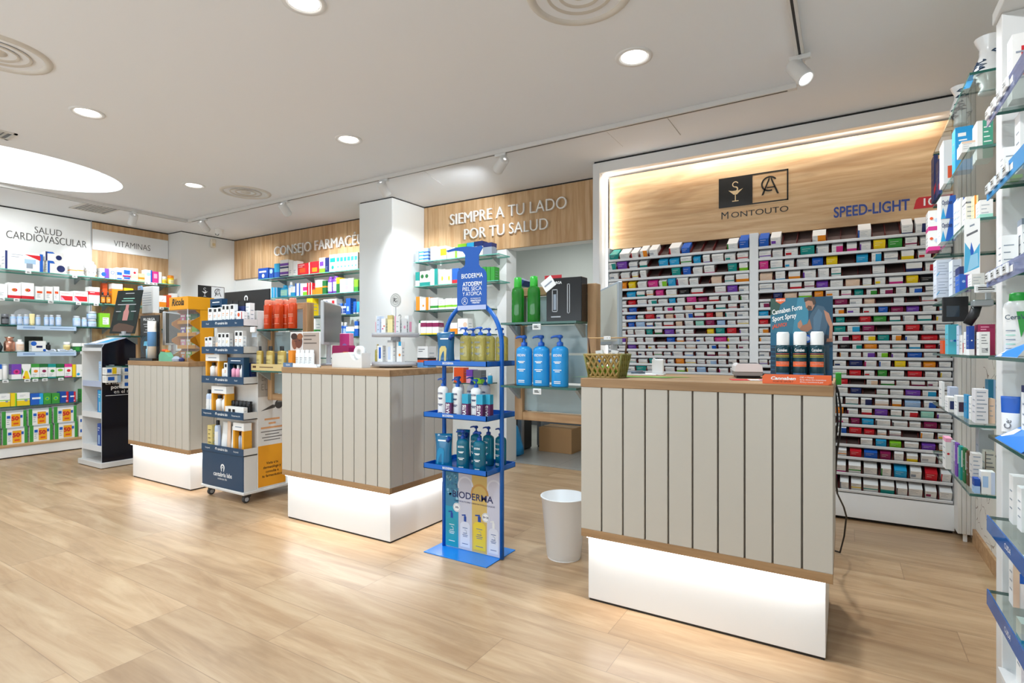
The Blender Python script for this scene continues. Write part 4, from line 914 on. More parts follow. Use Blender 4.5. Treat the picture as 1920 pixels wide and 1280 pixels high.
run([(-6, 3.5, 683, 'box', ('w', (('t', .3, 'b'),)), 'white carton with blue top at the left end'), (4, 16, 682, 'bot', ('w', 's', None, .1, .9, .05), 'plain white canister'), (22, 40, 682.5, 'box', ('v', (('b', .32, 'w'), ('D', .5, .48, .34, 'p'), ('D', .5, .5, .16, 'm'))), 'purple carton with pink flower'),
     (40.5, 58, 682.5, 'box', ('w', (('P', ((.1, 0), (.9, 0), (.62, .55), (.38, .55)), 'y'), ('P', ((0, .2), (.2, .5), (0, .8)), 'g'), ('P', ((1, .2), (.8, .5), (1, .8)), 'g'), ('D', .25, .12, .12, 'r'))), 'white carton with yellow hourglass shape'),
     (58.5, 74, 682, 'box', ('w', herb('g', 'o')), 'white carton with green top and orange picture'), (74.5, 89.5, 682, 'box', ('w', herb('G', 'm')), 'white carton with dark green top and maroon berries'), (90, 105, 682, 'box', ('w', herb('t', 'g')), 'white carton with teal top and green leaf'), (105.5, 120.5, 682, 'box', ('w', (('t', .28, 'G'), ('b', .1, 'G'), ('D', .5, .55, .34, 'l', .2))), 'white carton with dark green top and lime fruit'),
     (121, 135, 682, 'box', ('w', herb('p', 'r')), 'white carton with pink top and red berries'), (136, 142, 683, 'box', ('y', ()), 'narrow yellow carton'), (143, 158, 683, 'box', ('w', (('D', .25, .22, .2, 'c'), ('D', .7, .5, .06, 'g'), ('E', .08, 'r'))), 'white carton with cyan disc')], w1, LSH[4], X=XF, group=G)
w1 = 'on sixth shelf under SALUD sign'; ye = (('b', .4, 'y'), ('m', .45, .52, 'l'), ('D', .7, .4, .13, 'a'), ('N', .2, .7, .7, .8, 2, 's')); ni = (('E', .3, 'c'), ('N', .15, .55, .7, .62, 1, 'W'), ('R', .12, .5, .8, .66, 'W')); rn = (('E', .28, 'r'), ('R', .2, .5, .8, .62, 'W'), ('D', .8, .15, .12, 'f'))
run([(-2, 19, 738, 'box', ('w', ye), 'white and yellow carton at the left end'), (20, 31, 737, 'box', ('y', (('E', .25, 'l'),)), 'yellow carton with lime edge'), (32, 56, 736, 'box', ('w', ye), 'white and yellow carton right of plain yellow one'), (57, 81, 737.5, 'box', ('b', ni), 'blue carton with white arrow band'), (81.5, 96, 737, 'box', ('g', (('D', .5, .5, .3, 'l'), ('D', .5, .5, .16, 't'))), 'green carton with teal centre, left of two'), (97, 112, 737, 'box', ('g', (('D', .5, .5, .3, 'l'), ('D', .5, .5, .16, 't'))), 'green carton with teal centre, right of two'), (112.5, 128.5, 734, 'box', ('B', rn), 'blue and red carton, left of two'), (129, 142, 734, 'box', ('B', rn), 'blue and red carton, right of two'), (152, 161, 729, 'box', ('g', (('R', .4, .2, .9, .6, 'l'),)), 'tall green carton near the sensor stand')], w1, LSH[5], X=XF, group=G)
def fifty(w, h):
    k = ('fifty', round(w, 2), round(h, 3))
    if k not in _ME:
        mb = carton_mb(k[1], .14, k[2], 'w', (('S', .16, 'g'), ('E', .13, 'g'), ('R', .2, .55, .34, .72, 'b'), ('R', .72, .55, .84, .72, 'b'), ('N', .2, .2, .34, .45, 3, 'a'), ('m', .9, 1.0, 's')))
        e = -.0725; mb.quad([(-k[1] * .12, e, k[2] * .06), (k[1] * .24, e, k[2] * .06), (k[1] * .24, e, k[2] * .80), (-k[1] * .12, e, k[2] * .80)], mat('f2ab16', .4))
        mb.text('50', (k[1] * .03, e - .0006, k[2] * .42), 'r', h=k[2] * .24, bold=.05); mb.text('%', (k[1] * .185, e - .0006, k[2] * .5), 'r', h=k[2] * .1, bold=.02); mb.quad([(-k[1] * .04, e - .0006, k[2] * .17), (k[1] * .17, e - .0006, k[2] * .17), (k[1] * .17, e - .0006, k[2] * .27), (-k[1] * .04, e - .0006, k[2] * .27)], 'O'); _ME[k] = mb.mesh('promo_pack')
    return _ME[k]
XP = -7.47
for ci, (a, b, y0, y1) in enumerate(((-40, 2.5, 775, 805), (4, 53, 771, 801), (54.5, 100, 767, 796), (102, 146, 763, 791))):
    pa, pb_ = at(a, 800, X=XP), at(b, 800, X=XP); w = pb_.y - pa.y; zm = at((a + b) / 2, y1, X=XP).z; zt = at((a + b) / 2, y0, X=XP).z; h1 = round(zm - .138, 3); c = (pa.y + pb_.y) / 2; nm = ('cut off at left edge', 'leftmost full column', 'middle column', 'right column')[ci]
    tag(put('promo_pack', fifty(w - .01, h1), None, (XP - .07, c, .138), math.pi / 2), f'white and green pack with yellow 50% sticker, lower row, {nm}', 'pack', 'fifty percent packs on the plinth')
    tag(put('promo_pack', fifty(w - .01, h1), None, (XP - .075, c - .008, .138 + h1 + .001), math.pi / 2), f'white and green pack with yellow 50% sticker, upper row, {nm}', 'pack', 'fifty percent packs on the plinth')
for k in (0, 1): 
    a, b = at(148, 800, X=XP).y, at(160, 800, X=XP).y; tag(put('product_box', carton(b - a, .1, .115, 'w', (('R', .2, .4, .6, .7, 'b'), ('E', .2, 'g'))), None, (XP - .05, (a + b) / 2, .138 + .117 * k), math.pi / 2), ('lower', 'upper')[k] + ' small white and green pack right of the 50% packs', 'box', G)
for s_, lb, pxs in ((0, 'top', (53, 140)), (1, 'second', (3, 31, 95, 147, 180)), (4, 'fifth', (10, 51, 66, 84, 114)), (3, 'fourth', (155,))):
    for k, px in enumerate(pxs): price_tag((-7.4985, at(px, 600, X=-7.498).y, LSH[s_] - .002), math.pi / 2, f'white price tag on the {lb} left wall shelf edge, {ORD[k + 1]} from left')
for k, px in enumerate((275, 283, 291)): price_tag((-7.4985, at(px, 600, X=-7.498).y, LSH[0] - .002), math.pi / 2, f'white price tag under the pink carton, {ORD[k + 1]} of three')
for k, px in enumerate((291, 303, 320)): price_tag((-7.4985, at(px, 600, X=-7.498).y, LSH[1] - .002), math.pi / 2, f'white price tag under the orange vitamin cartons, {ORD[k + 1]} of three')
# ------------------------------------------------------------------ back wall, under CONSEJO FARMACEUTICO
CSH = [2.054, 1.797, 1.54, 1.285, 1.03]; G = 'products on the back wall shelves'; YFR = 4.42
for i, z in enumerate(CSH):
    glass_shelf(f'{ORD[i + 1]} glass shelf from the top under CONSEJO FARMACÉUTICO', -6.62, 4.40, -4.46, YB - .004, z, 'X', 'glass shelves on the back wall', 4)
    if z > 1.1: glass_shelf(f'{ORD[i + 1]} glass shelf from the top under SIEMPRE A TU LADO', -3.90, 4.40, -2.84 if i < 2 else -3.0, YB - .034 if i < 2 else YB - .004, z + .005, 'X', 'glass shelves on the back wall', 3)
w1 = 'on top shelf under CONSEJO sign'; wt = lambda c: (('R', .1, .55, .9, .8, c), ('D', .5, .25, .2, c))
run([(484, 503, 502.5, 'box', ('B', (('R', .1, .6, .8, .75, 'W'), ('D', .5, .3, .18, 'W'))), 'royal blue carton, leftmost'), (504, 513, 503, 'box', ('B', (('D', .5, .7, .3, 'u'),)), 'royal blue bag shaped carton, second'), (514, 524, 494, 'box', ('c', (('b', .4, 'b'),)), 'blue carton left of the purple ones'), (525, 540, 503, 'box', ('w', (('m', .3, .6, 'v'), ('b', .2, 'n'))), 'lower white and purple carton'), (541, 549, 489, 'box', ('w', (N3,)), 'plain white carton, left of two'), (549.5, 557.5, 489, 'box', ('w', (N3,)), 'plain white carton, right of two'), (558, 576, 494, 'box', ('r', (('R', .2, .2, .8, .6, 'O'), ('N', .1, .7, .8, .85, 2, 'W'))), 'red carton with orange picture'), (576.5, 581, 492, 'box', ('r', (('E', .4, 'w'),)), 'thin red carton'), (582, 598, 490, 'box', ('r', (('R', .2, .15, .8, .5, 'o'),)), 'red carton with yellow picture'), (598.5, 609, 483, 'box', ('w', (('R', .1, .45, .8, .75, 'v'), ('b', .3, 'l'))), 'tall white carton with violet and lime'), (609.5, 617, 483, 'box', ('n', (N3,)), 'tall navy carton'), (617.5, 630, 477, 'box', ('w', wt('t')), 'white and teal carton, large')] +
    [(630.5 + 6.7 * k, 637 + 6.7 * k, 476 - k * .6, 'box', ('w', wt('c')), f'white and blue carton, {ORD[k + 1]} of six in a row,') for k in range(6)], w1, CSH[0], Y=YFR, group=G)
zs = at(532, 503, Y=YFR).z - CSH[0]
run([(525, 540, 487, 'box', ('w', (('m', .3, .6, 'v'), ('b', .2, 'n'))), 'upper white and purple carton', zs)], w1, CSH[0], Y=YFR, group=G)
w1 = 'on second shelf under CONSEJO sign'
run([(509, 514.5, 538.6, 'box', ('c', (('E', .3, 'u'),)), 'cyan carton, left of two'), (515, 520, 538.6, 'box', ('c', (('E', .3, 'u'),)), 'cyan carton, right of two'), (522, 536, 534, 'bot', ('c', 'c', 'q', .2, .5, .2), 'cyan bottle'), (538, 544.5, 528, 'bot', ('u', 'w', 'w', .2, .5, .2), 'tall clear bottle with white cap'), (545, 552.5, 537, 'box', ('w', (('b', .4, 'c'),)), 'white and cyan carton'), (553.5, 560, 531, 'box', ('w', (('S', .4, 'b'),)), 'white and blue carton, left of two'), (560.5, 567, 531, 'box', ('w', (('S', .4, 'b'),)), 'white and blue carton, right of two'), (568, 575, 531, 'box', ('w', (('m', .4, .7, 'p'), ('b', .3, 'l'))), 'white carton with pink and lime'), (575.5, 580, 530, 'box', ('r', (('E', .3, 'w'),)), 'red and white carton, left of two'), (580.5, 585, 530, 'box', ('r', (('E', .3, 'w'),)), 'red and white carton, right of two'), (585.5, 590.5, 543, 'box', ('o', ()), 'low orange carton'), (591, 604, 524.6, 'box', ('w', (('b', .5, 'o'),)), 'white and orange carton'), (604.5, 611.5, 526, 'box', ('G', (('m', .5, .6, 'o'),)), 'dark green carton'), (612, 620, 518, 'bot', ('v', 'v', 'z', .12, .7, .1), 'purple bottle, left of two'), (621, 630, 517, 'bot', ('v', 'v', 'z', .12, .7, .1), 'purple bottle, right of two'), (630.5, 636.5, 520, 'box', ('y', (('b', .6, 'G'),)), 'yellow and green carton'), (637, 663, 522, 'box', ('w', (('R', .4, .5, .6, 1, 'u'), ('D', .5, .35, .16, 'f'))), 'large white gift carton'), (664, 671, 524, 'box', ('l', (('b', .4, 'g'),)), 'lime green carton')], w1, CSH[1], Y=YFR, group=G)
w1 = 'on third shelf under CONSEJO sign'; nv = ('w', 'b', 'B', .25, .6, .1)
run([(575, 586, 559, 'box', ('y', (('N', .2, .4, .8, .8, 3, 'o'),)), 'yellow carton left of the monitor'), (606, 618, 561, 'box', ('w', (('R', .3, .5, .7, .9, 'n'),)), 'white carton above the monitor, left'), (618.5, 631, 560, 'box', ('w', (('R', .3, .5, .7, .9, 'r'),)), 'white carton above the monitor, right'), (632, 639.5, 568, 'bot', nv, 'white bottle with blue label, left of two'), (640, 648, 568, 'bot', nv, 'white bottle with blue label, right of two'), (648.5, 657, 559, 'box', ('b', (('R', .2, .2, .7, .5, 'u'),)), 'blue carton'), (659, 664.5, 565, 'tube', ('b', 'w'), 'blue tube, left of two'), (665.5, 671, 565, 'tube', ('c', 'w'), 'blue tube, right of two')], w1, CSH[2], Y=YFR, group=G)
run([(582, 591, 597, 'box', ('w', (('b', .4, 'g'),)), 'white and green carton left of the monitor'), (634, 640, 604, 'bot', ('b', 'w', 'u', .25, .6, .1), 'blue bottle, left of two'), (641, 647.5, 604, 'bot', ('b', 'w', 'u', .25, .6, .1), 'blue bottle, right of two'), (649, 664, 612, 'box', ('w', (('b', .5, 'c'), N3)), 'white and cyan carton'), (664.5, 671, 602, 'box', ('b', (('m', .5, .7, 'W'),)), 'blue carton by the pillar')], 'on fourth shelf under CONSEJO sign', CSH[3], Y=YFR, group=G)
# ------------------------------------------------------------------ back wall, under SIEMPRE A TU LADO
w1 = 'on top shelf under SIEMPRE sign'; SS = [z + .005 for z in CSH]
run([(779, 785, 471, 'box', ('u', ()), 'small pale blue carton, leftmost'), (786, 794, 465, 'box', ('w', (('m', .15, .25, 'c'), ('m', .4, .5, 'c'), ('m', .65, .75, 'c'))), 'white carton with blue stripes, left of two'), (794.5, 802.5, 465, 'box', ('u', (('m', .15, .25, 'b'), ('m', .4, .5, 'b'), ('m', .65, .75, 'b'))), 'pale carton with blue stripes, right of two'), (807, 818, 462, 'box', ('w', ()), 'plain white carton'), (818.5, 837, 461.5, 'box', ('w', (('R', .4, .3, 1, .8, 'y'),)), 'white carton with yellow patch'), (838, 857, 464, 'box', ('w', (('E', .2, 'l'),)), 'white carton with lime edge'), (858, 874, 457, 'box', ('w', (('t', .3, 'l'),)), 'white carton with lime top'), (875, 888, 454.6, 'box', ('u', (('t', .3, 'c'),)), 'pale blue carton'), (889, 905, 452, 'box', ('w', (('t', .35, 'n'),)), 'white carton with navy top, left of two'), (906, 922, 455, 'box', ('a', (('t', .35, 'n'),)), 'grey carton with navy top, right of two')], w1, SS[0], Y=YFR, group=G)
w1 = 'on second shelf under SIEMPRE sign'
run([(779, 786, 510, 'box', ('t', (('b', .4, 'w'),)), 'teal carton, leftmost'), (787, 806, 508, 'box', ('w', (('b', .25, 't'), ('D', .25, .65, .16, 'G'), ('D', .7, .65, .16, 'G'))), 'white carton with two green marks'), (806.5, 821, 504, 'box', ('w', (('E', .45, 't'),)), 'tall white and teal carton'), (822, 834, 505, 'box', ('w', (('D', .6, .4, .14, 'y', .3),)), 'white carton with yellow spot, left of two'), (834.5, 847, 505, 'box', ('w', (('D', .6, .4, .14, 'y', .3),)), 'white carton with yellow spot, right of two'), (848, 860, 503, 'box', ('b', (('b', .25, 'r'),)), 'blue carton with red foot'), (904, 911, 500, 'box', ('g', ()), 'green carton, first of three'), (912, 919, 500, 'box', ('g', ()), 'green carton, second of three'), (920, 927, 500, 'box', ('g', ()), 'green carton, third of three')], w1, SS[1], Y=YFR, group=G)
w1 = 'on third shelf under SIEMPRE sign'; gw = (('m', .2, .4, 'l'), ('N', .2, .6, .7, .75, 2, 'a'))
run([(780, 789, 556, 'box', ('w', (('S', .8, 'o'),)), 'white carton with orange face, leftmost'), (789.5, 798, 560, 'box', ('w', (('D', .5, .4, .2, 'o'),)), 'white carton with orange dot'), (798.5, 806, 557, 'box', ('o', (('E', .3, 'w'),)), 'orange carton'), (806.5, 821, 558, 'box', ('w', (('m', .15, .35, 'g'),)), 'white carton with green stripe'), (822, 834.5, 561, 'box', ('w', gw), 'white carton with lime band, first of three'), (835, 847.5, 559, 'box', ('w', gw), 'white carton with lime band, second of three'), (848, 858, 559, 'box', ('w', gw), 'white carton with lime band, third of three')], w1, SS[2], Y=YFR, group=G)
w1 = 'on fourth shelf under SIEMPRE sign'; pl = (('m', .55, .85, 'm'), ('b', .1, 'y'))
run([(782.5, 788, 600, 'bot', ('w', 'G', None, .2, .7, .1), 'white bottle with green cap'), (788.5, 799, 601, 'box', ('w', pl), 'white carton with purple shield, first of three'), (799.5, 810, 601, 'box', ('w', pl), 'white carton with purple shield, second of three'), (810.5, 822, 601, 'box', ('w', pl), 'white carton with purple shield, third of three'), (844, 857, 605, 'box', ('w', (('b', .5, 'o'),)), 'white and orange carton'), (858, 877, 597, 'box', ('w', (('D', .75, .6, .2, 'e'), ('N', .1, .2, .6, .4, 2, 'b'))), 'large white carton with beige spot')], w1, SS[3], Y=YFR, group=G)
low = glass_shelf('low glass shelf behind the yellow oil bottles', -3.90, 4.40, -3.0, YB - .004, .80, 'X', 'glass shelves on the back wall', 3)
run([(851, 869, 689, 'box', ('O', (N3,)), 'orange carton'), (874, 886, 693, 'box', ('v', (('b', .5, 'f'),)), 'violet and rose carton'), (887, 902, 694, 'box', ('d', (('b', .4, 'l'),)), 'grey and lime carton'), (912, 920, 700, 'bot', ('c', 'w', None, .2, .6, .1), 'cyan bottle')], 'on the low shelf behind the oil bottles', .80, Y=YFR, group=G)
# ------------------------------------------------------------------ the room behind the opening
t = thing('work_table', 'white work table with grey metal legs in the back room', 'table', (-2.55, 5.35, 0)); mb = MB(); mb.box(-.55, -.3, .72, .8, .3, .75, 'w', .004); mb.build('tabletop', t); mb = MB(); mb.box(-.48, .22, .42, .75, .24, .72, 'w'); mb.build('modesty_panel', t)
for x, y_ in ((-.48, -.2), (-.48, .24), (.74, -.2), (.74, .24)): mb = MB(); mb.box(x - .028, y_ - .028, .02, x + .028, y_ + .028, .72, mat('9b9fa4', .35, .4), .004); mb.box(x - .02, y_ - .02, 0, x + .02, y_ + .02, .021, 'k'); mb.build('leg', t)
t = thing('cardboard_box', 'brown cardboard box on the grey tiles under the white table', 'box', (-2.72, 5.5, 0)); mb = MB(); mb.box(-.2, -.14, 0, .2, .14, .27, mat('b98d5f', .7), .003); mb.build('carton_body', t); mb = MB(); mb.quad([(-.2, -.025, .2712), (.2, -.025, .2712), (.2, .025, .2712), (-.2, .025, .2712)], mat('cfa97c', .4)); mb.build('tape', t)
mb = MB(); random.seed(5); n = 14; rings = []
for z, r in ((0, .12), (.02, .15), (.1, .15), (.2, .13), (.3, .10), (.36, .05), (.42, .07)): rings.append([(r * (1 + random.uniform(-.15, .15)) * math.cos(2 * math.pi * i / n), .8 * r * (1 + random.uniform(-.15, .15)) * math.sin(2 * math.pi * i / n), z) for i in range(n)])
for r in rings: mb.v += r
bm_ = mb.m(mat('2c9fe0', .3))
for k in range(len(rings) - 1):
    for i in range(n): mb.face([k * n + i, k * n + (i + 1) % n, (k + 1) * n + (i + 1) % n, (k + 1) * n + i], bm_, True)
mb.face(list(range(n))[::-1], bm_); tag(mb.build('plastic_bag', None, (-3.08, 4.98, .001)), 'knotted light blue plastic bag on the grey tile floor', 'bag')
t = thing('waste_bin', 'dark grey bin with lime bag edge behind the blue bag', 'bin', (-3.2, 5.35, 0.001)); mb = MB(); mb.box(-.13, -.13, 0, .13, .13, .62, mat('2d2f31', .5), .02); mb.build('bin_body', t); mb = MB(); mb.box(-.135, -.135, .52, .135, .135, .60, 'l', .01); mb.build('bag_rim', t)
t = thing('coat_shelf', 'short glass shelf with folded blue cloth inside the back room', 'shelf', (-3.2, 5.05, 1.80)); mb = MB(); glass_slab(mb, -.3, -.14, -.01, .32, .14, 0); mb.build('pane', t); mb = MB(); mb.box(-.32, -.14, -.06, -.3, .14, 0, 's'); mb.build('bracket', t)
mb = MB(); mb.prism([(-.16, 0), (.16, 0), (.2, .05), (.05, .11), (-.12, .13), (-.2, .06)], -.1, .1, mat('24407e', .7), axis='y'); tag(mb.build('folded_cloth', None, (-3.05, 5.02, 1.801)), 'folded dark blue cloth on a short shelf in the back room', 'cloth')
mb = MB(); mb.box(-5.58, 4.8, 0, -3.35, 4.86, ZC, mat('dfe3df', .6, key='backroom_white')); structure('wall_backroom_side', mb)
# ================================================================== FREE-STANDING DISPLAYS
BL = mat('1167c4', .3, key='stand_blue')
# ------------------------------------------------------------------ blue bottle stand
SX0, SX1, SY0, SY1, SYM = -2.025, -1.598, 2.362, 2.655, 2.5
st = thing('bottle_stand', 'tall blue metal floor stand with pump bottle shaped sign and three trays', 'display stand', (0, 0, 0))
mb = MB(); mb.box(SX0, SY0, 0, SX1, SY1, .005, mat('1583e0', .25, key='stand_base'), .001); mb.build('base_plate', st)
xl, xr = at(833, 800, Y=SYM).x, at(941, 800, Y=SYM).x
def arch_pts():
    za, zt = 1.16, 1.405; c = (xl + xr) / 2; r = (xr - xl) / 2
    P = [(xl, SYM, .005), (xl, SYM, za - .04)] + [(c - r * math.cos(a), SYM, za + (zt - za) * math.sin(a)) for a in [math.pi * i / 24 for i in range(25)]] + [(xr, SYM, za - .04), (xr, SYM, .005)]
    return P
mb = MB(); mb.tube(arch_pts(), .0125, BL, 10); mb.build('arch_tube', st)
TZ = (1.050, .763, .476)
for z in TZ:
    mb = MB(); mb.box(SX0, SY0, z, SX1, SY1, z + .003, BL); e = .004
    for b in ((SX0, SY0, SX1, SY0 + e), (SX0, SY1 - e, SX1, SY1), (SX0, SY0, SX0 + e, SY1), (SX1 - e, SY0, SX1, SY1)): mb.box(b[0], b[1], z, b[2], b[3], z + .028, BL)
    mb.text('BIODERMA', ((SX0 + SX1) / 2 - .04, SY0 - .0008, z + .010), 'W', h=.012, width=.075, bold=.02); mb.build('tray', st)
P_ = lambda L, y: [(q.x, q.z) for q in (at(780 + a / 4, 440 + b / 4, Y=y) for a, b in L)]
out = [(228, 120), (300, 97), (380, 88), (450, 91), (490, 80), (502, 95), (482, 130), (472, 152), (472, 222), (482, 240), (512, 258), (526, 280), (530, 305), (530, 560), (310, 560), (310, 305), (314, 280), (328, 258), (360, 240), (370, 222), (370, 152), (352, 127), (300, 120), (240, 132)]
mb = MB(); pl = P_(out, SYM - .018); mb.prism(pl[::-1], SYM - .020, SYM - .016, mat('0f55ae', .35, key='sign_blue'), axis='y')
ys = SYM - .0208; tx = lambda s_, px, py, h, w, b=.0: (lambda q, q2: mb.text(s_, (q.x, ys, q.z), 'W', h=h, width=w, bold=b, res=3))(at(780 + px / 4, 440 + py / 4, Y=ys), 0)
tx('BIODERMA', 420, 323, .026, .146, .006); tx('ATODERM', 420, 382, .0225, .130, .02); tx('PIEL SECA', 420, 418, .0215, .130); tx('Y ATÓPICA', 420, 455, .0215, .130)
q = at(780 + 365 / 4, 440 + 498 / 4, Y=ys); mb.ring(q.x, q.z, ys, .019, .021, 'W'); mb.ring(q.x, q.z + .006, ys, .005, .007, 'W', 14); mb.ring(q.x, q.z - .012, ys, .009, .011, 'W', 14, a0=0, a1=180)
for k, (s_, b) in enumerate((('RECOMENDADO POR', 0), ('DERMATÓLOGOS', .03), ('Y PEDIATRAS', .03))): tx(s_, 447, 482 + 16 * k, .008, .068 - .016 * (k == 2), b)
a, b = at(780 + 312 / 4, 575, Y=ys), at(780 + 524 / 4, 579.5, Y=ys); mb.quad([(a.x, ys, b.z), (b.x, ys, b.z), (b.x, ys, a.z + .005), (a.x, ys, a.z + .005)], mat('b9c3e6', .4)); 
mb.build('sign_panel', st)
pw = xr - xl - .02; mb = MB(); x0 = xl + .011; H_ = .46; yy = SYM - .003
mb.box(x0, SYM - .002, .008, x0 + pw, SYM + .002, .468, 'w')
strips = ((0, .25, '3d86a8'), (.25, .5, 'cfcfdb'), (.5, .77, 'dbbb6d'), (.77, 1, 'd5d4e2'))
R_ = lambda u0, v0, u1, v1, c, d=0.: mb.quad([(x0 + pw * u0, yy - d, .01 + H_ * v0), (x0 + pw * u1, yy - d, .01 + H_ * v0), (x0 + pw * u1, yy - d, .01 + H_ * v1), (x0 + pw * u0, yy - d, .01 + H_ * v1)], c)
for u0, u1, c in strips: R_(u0, 0, u1, 1, mat(c, .4))
R_(0, 0, .25, .5, mat('1f9fbe', .4), .0003); rr = random.Random(2)
for k in range(40): mb.disc(x0 + pw * rr.uniform(.02, .23), .01 + H_ * rr.uniform(.6, .98), yy - .0004, rr.uniform(.003, .010), mat(rr.choice(('8fc3d8', '5fa3c2', '2f6f96')), .3), 10, axis='y')
for u, v, r, c in ((.38, .78, .055, 'e3e3ea'), (.64, .7, .06, 'cf9d55'), (.9, .8, .05, 'e6e6ef')): mb.ring(x0 + pw * u, .01 + H_ * v, yy - .0004, r * .8, r, mat(c, .4), 24, a0=0, a1=200)
for u, c, c2, h_, w_ in ((.125, '16a0b4', 'B', .44, .19), (.375, 'e6e9f4', 'B', .42, .18), (.635, 'efd23f', 'B', .46, .22), (.885, 'e9e9f0', 'w', .40, .17)):
    v0 = .03; top = v0 + h_ * .72
    pts = [(u - w_ / 2, v0), (u + w_ / 2, v0), (u + w_ / 2, top - .03), (u + w_ * .35, top), (u + w_ * .12, top + .01), (u - w_ * .12, top + .01), (u - w_ * .35, top), (u - w_ / 2, top - .03)]
    mb.quad([(x0 + pw * a, yy - .0008, .01 + H_ * b) for a, b in pts], mat(c, .35))
    mb.quad([(x0 + pw * (u + a * w_), yy - .0009, .01 + H_ * (top + b)) for a, b in ((-.12, .01), (.12, .01), (.12, .07), (.05, .08), (.05, .10), (-.35, .09), (-.33, .075), (-.05, .08), (-.12, .07))], c2)
    for k, (vv, ww) in enumerate(((.76, .5), (.55, .4), (.48, .55), (.42, .45), (.12, .6))): R_(u - w_ * ww / 2, v0 + h_ * .72 * vv, u + w_ * ww / 2, v0 + h_ * .72 * vv + .008, mat('f6f6f8') if c in ('16a0b4',) else mat('5a6f9c'), .0010)
    mb.ring(x0 + pw * u, .01 + H_ * (v0 + h_ * .45), yy - .0010, .009, .0115, 'W' if c == '16a0b4' else 'a', 16, a0=-90, a1=120)
mb.text('BIODERMA', (x0 + pw * .51, yy - .0012, .01 + H_ * .625), 'n', h=.037, width=pw * .74, bold=.012, res=3)
mb.text('LABORATOIRE DERMATOLOGIQUE', (x0 + pw * .54, yy - .0012, .01 + H_ * .575), 'n', h=.008, width=pw * .74)
for u, v, s_ in ((.22, .50, '24h'), (.75, .44, '8+18')): mb.disc(x0 + pw * u, .01 + H_ * v, yy - .0012, .026, 'W', 20, axis='y'); mb.ring(x0 + pw * u, .01 + H_ * v, yy - .0014, .021, .023, 'a'); mb.text(s_, (x0 + pw * u, yy - .0015, .01 + H_ * v - .005), 'n', h=.012, bold=.02)
mb.build('poster', st)
OILM = glassy('oil_yellow', 'efe6a6', .1, .05, .34, 'd6ca74'); TEALM = glassy('gel_teal', '63c4d2', .1, .05, .5, '1789a6')
oil = kit_pump(.074, .052, .215, 'oil', 'b', None, None, OILM, True, 'BIODERMA', 'a'); gel = kit_pump(.072, .054, .225, 'gel', 'B', None, None, TEALM, True, 'BIODERMA', 'W')
wht = kit_pump(.066, .05, .22, 'w', 'b', 'w', None, None, False, 'BIODERMA', 'n')
GB = 'bottles on the blue stand'
def on_tray(kit, px, y, z, label, cat='bottle', rz=0): return kit.place((at(px, 700, Y=y).x, y, z), rz, label, cat, GB)
for k, (px, y) in enumerate(((873, 2.425), (901, 2.425), (887, 2.585), (917, 2.585), (941, 2.600))): on_tray(oil, px, y, TZ[0] + .0032, f'yellow oil pump bottle, {("left of front two", "right of front two", "leftmost of back three", "middle of back three", "rightmost of back three")[k]} on top tray', rz=.1 * (k - 2))
kit_pouch(.115, .06, .185, '0e5f8c', 'x').place((at(836, 700, Y=2.425).x, 2.425, TZ[0] + .0032), .15, 'blue refill pouch with yellow panel on the top tray', 'refill pouch', GB)
for k, (px, y) in enumerate(((831, 2.42), (858, 2.42), (893, 2.42), (861, 2.605), (885, 2.605), (910, 2.605))): on_tray(wht, px, y, TZ[1] + .0032, f'white pump bottle with blue pump, {ORD[k % 3 + 1]} from left in {("front", "back")[k // 3]} row of middle tray')
def gratis():
    mb = MB(); w, d, h = .040, .032, .135; mb.box(-w / 2, -d / 2, 0, w / 2, d / 2, h * .62, '5d1c58'); mb.box(-w / 2, -d / 2, h * .62, w / 2, d / 2, h, '2fa6c8'); mb.text('GRATIS', (w * .17, -d / 2 - .0006, h * .30), 'W', h=.022, ux=(0, 0, 1), uy=(-1, 0, 0), width=h * .55, bold=.03); return mb.mesh('gift_box')
gm = gratis()
for k, px in enumerate((844, 875, 902, 916)): tag(put('gift_box', gm, None, (at(px, 700, Y=2.392 if k < 3 else 2.42).x, 2.392 if k < 3 else 2.42, TZ[1] + .0032)), f'purple and cyan gift box reading GRATIS, {ORD[k + 1]} from left on middle tray', 'box', GB)
for k, (px, y) in enumerate(((868, 2.415), (899, 2.415), (893, 2.59), (916, 2.60), (939, 2.59))): on_tray(gel, px, y, TZ[2] + .0032, f'teal gel pump bottle, {("left of front two", "right of front two", "leftmost of back three", "middle of back three", "rightmost of back three")[k]} on bottom tray', rz=-.12 * (k - 2))
pk = kit_pouch(.115, .06, .19, '0b6f9c', '1489b8'); pk.place((at(832, 700, Y=2.42).x, 2.42, TZ[2] + .0032), .1, 'teal refill pouch at the front of the bottom tray', 'refill pouch', GB); pk.place((at(868, 700, Y=2.60).x, 2.605, TZ[2] + .0032), -.2, 'teal refill pouch at the back of the bottom tray', 'refill pouch', GB)
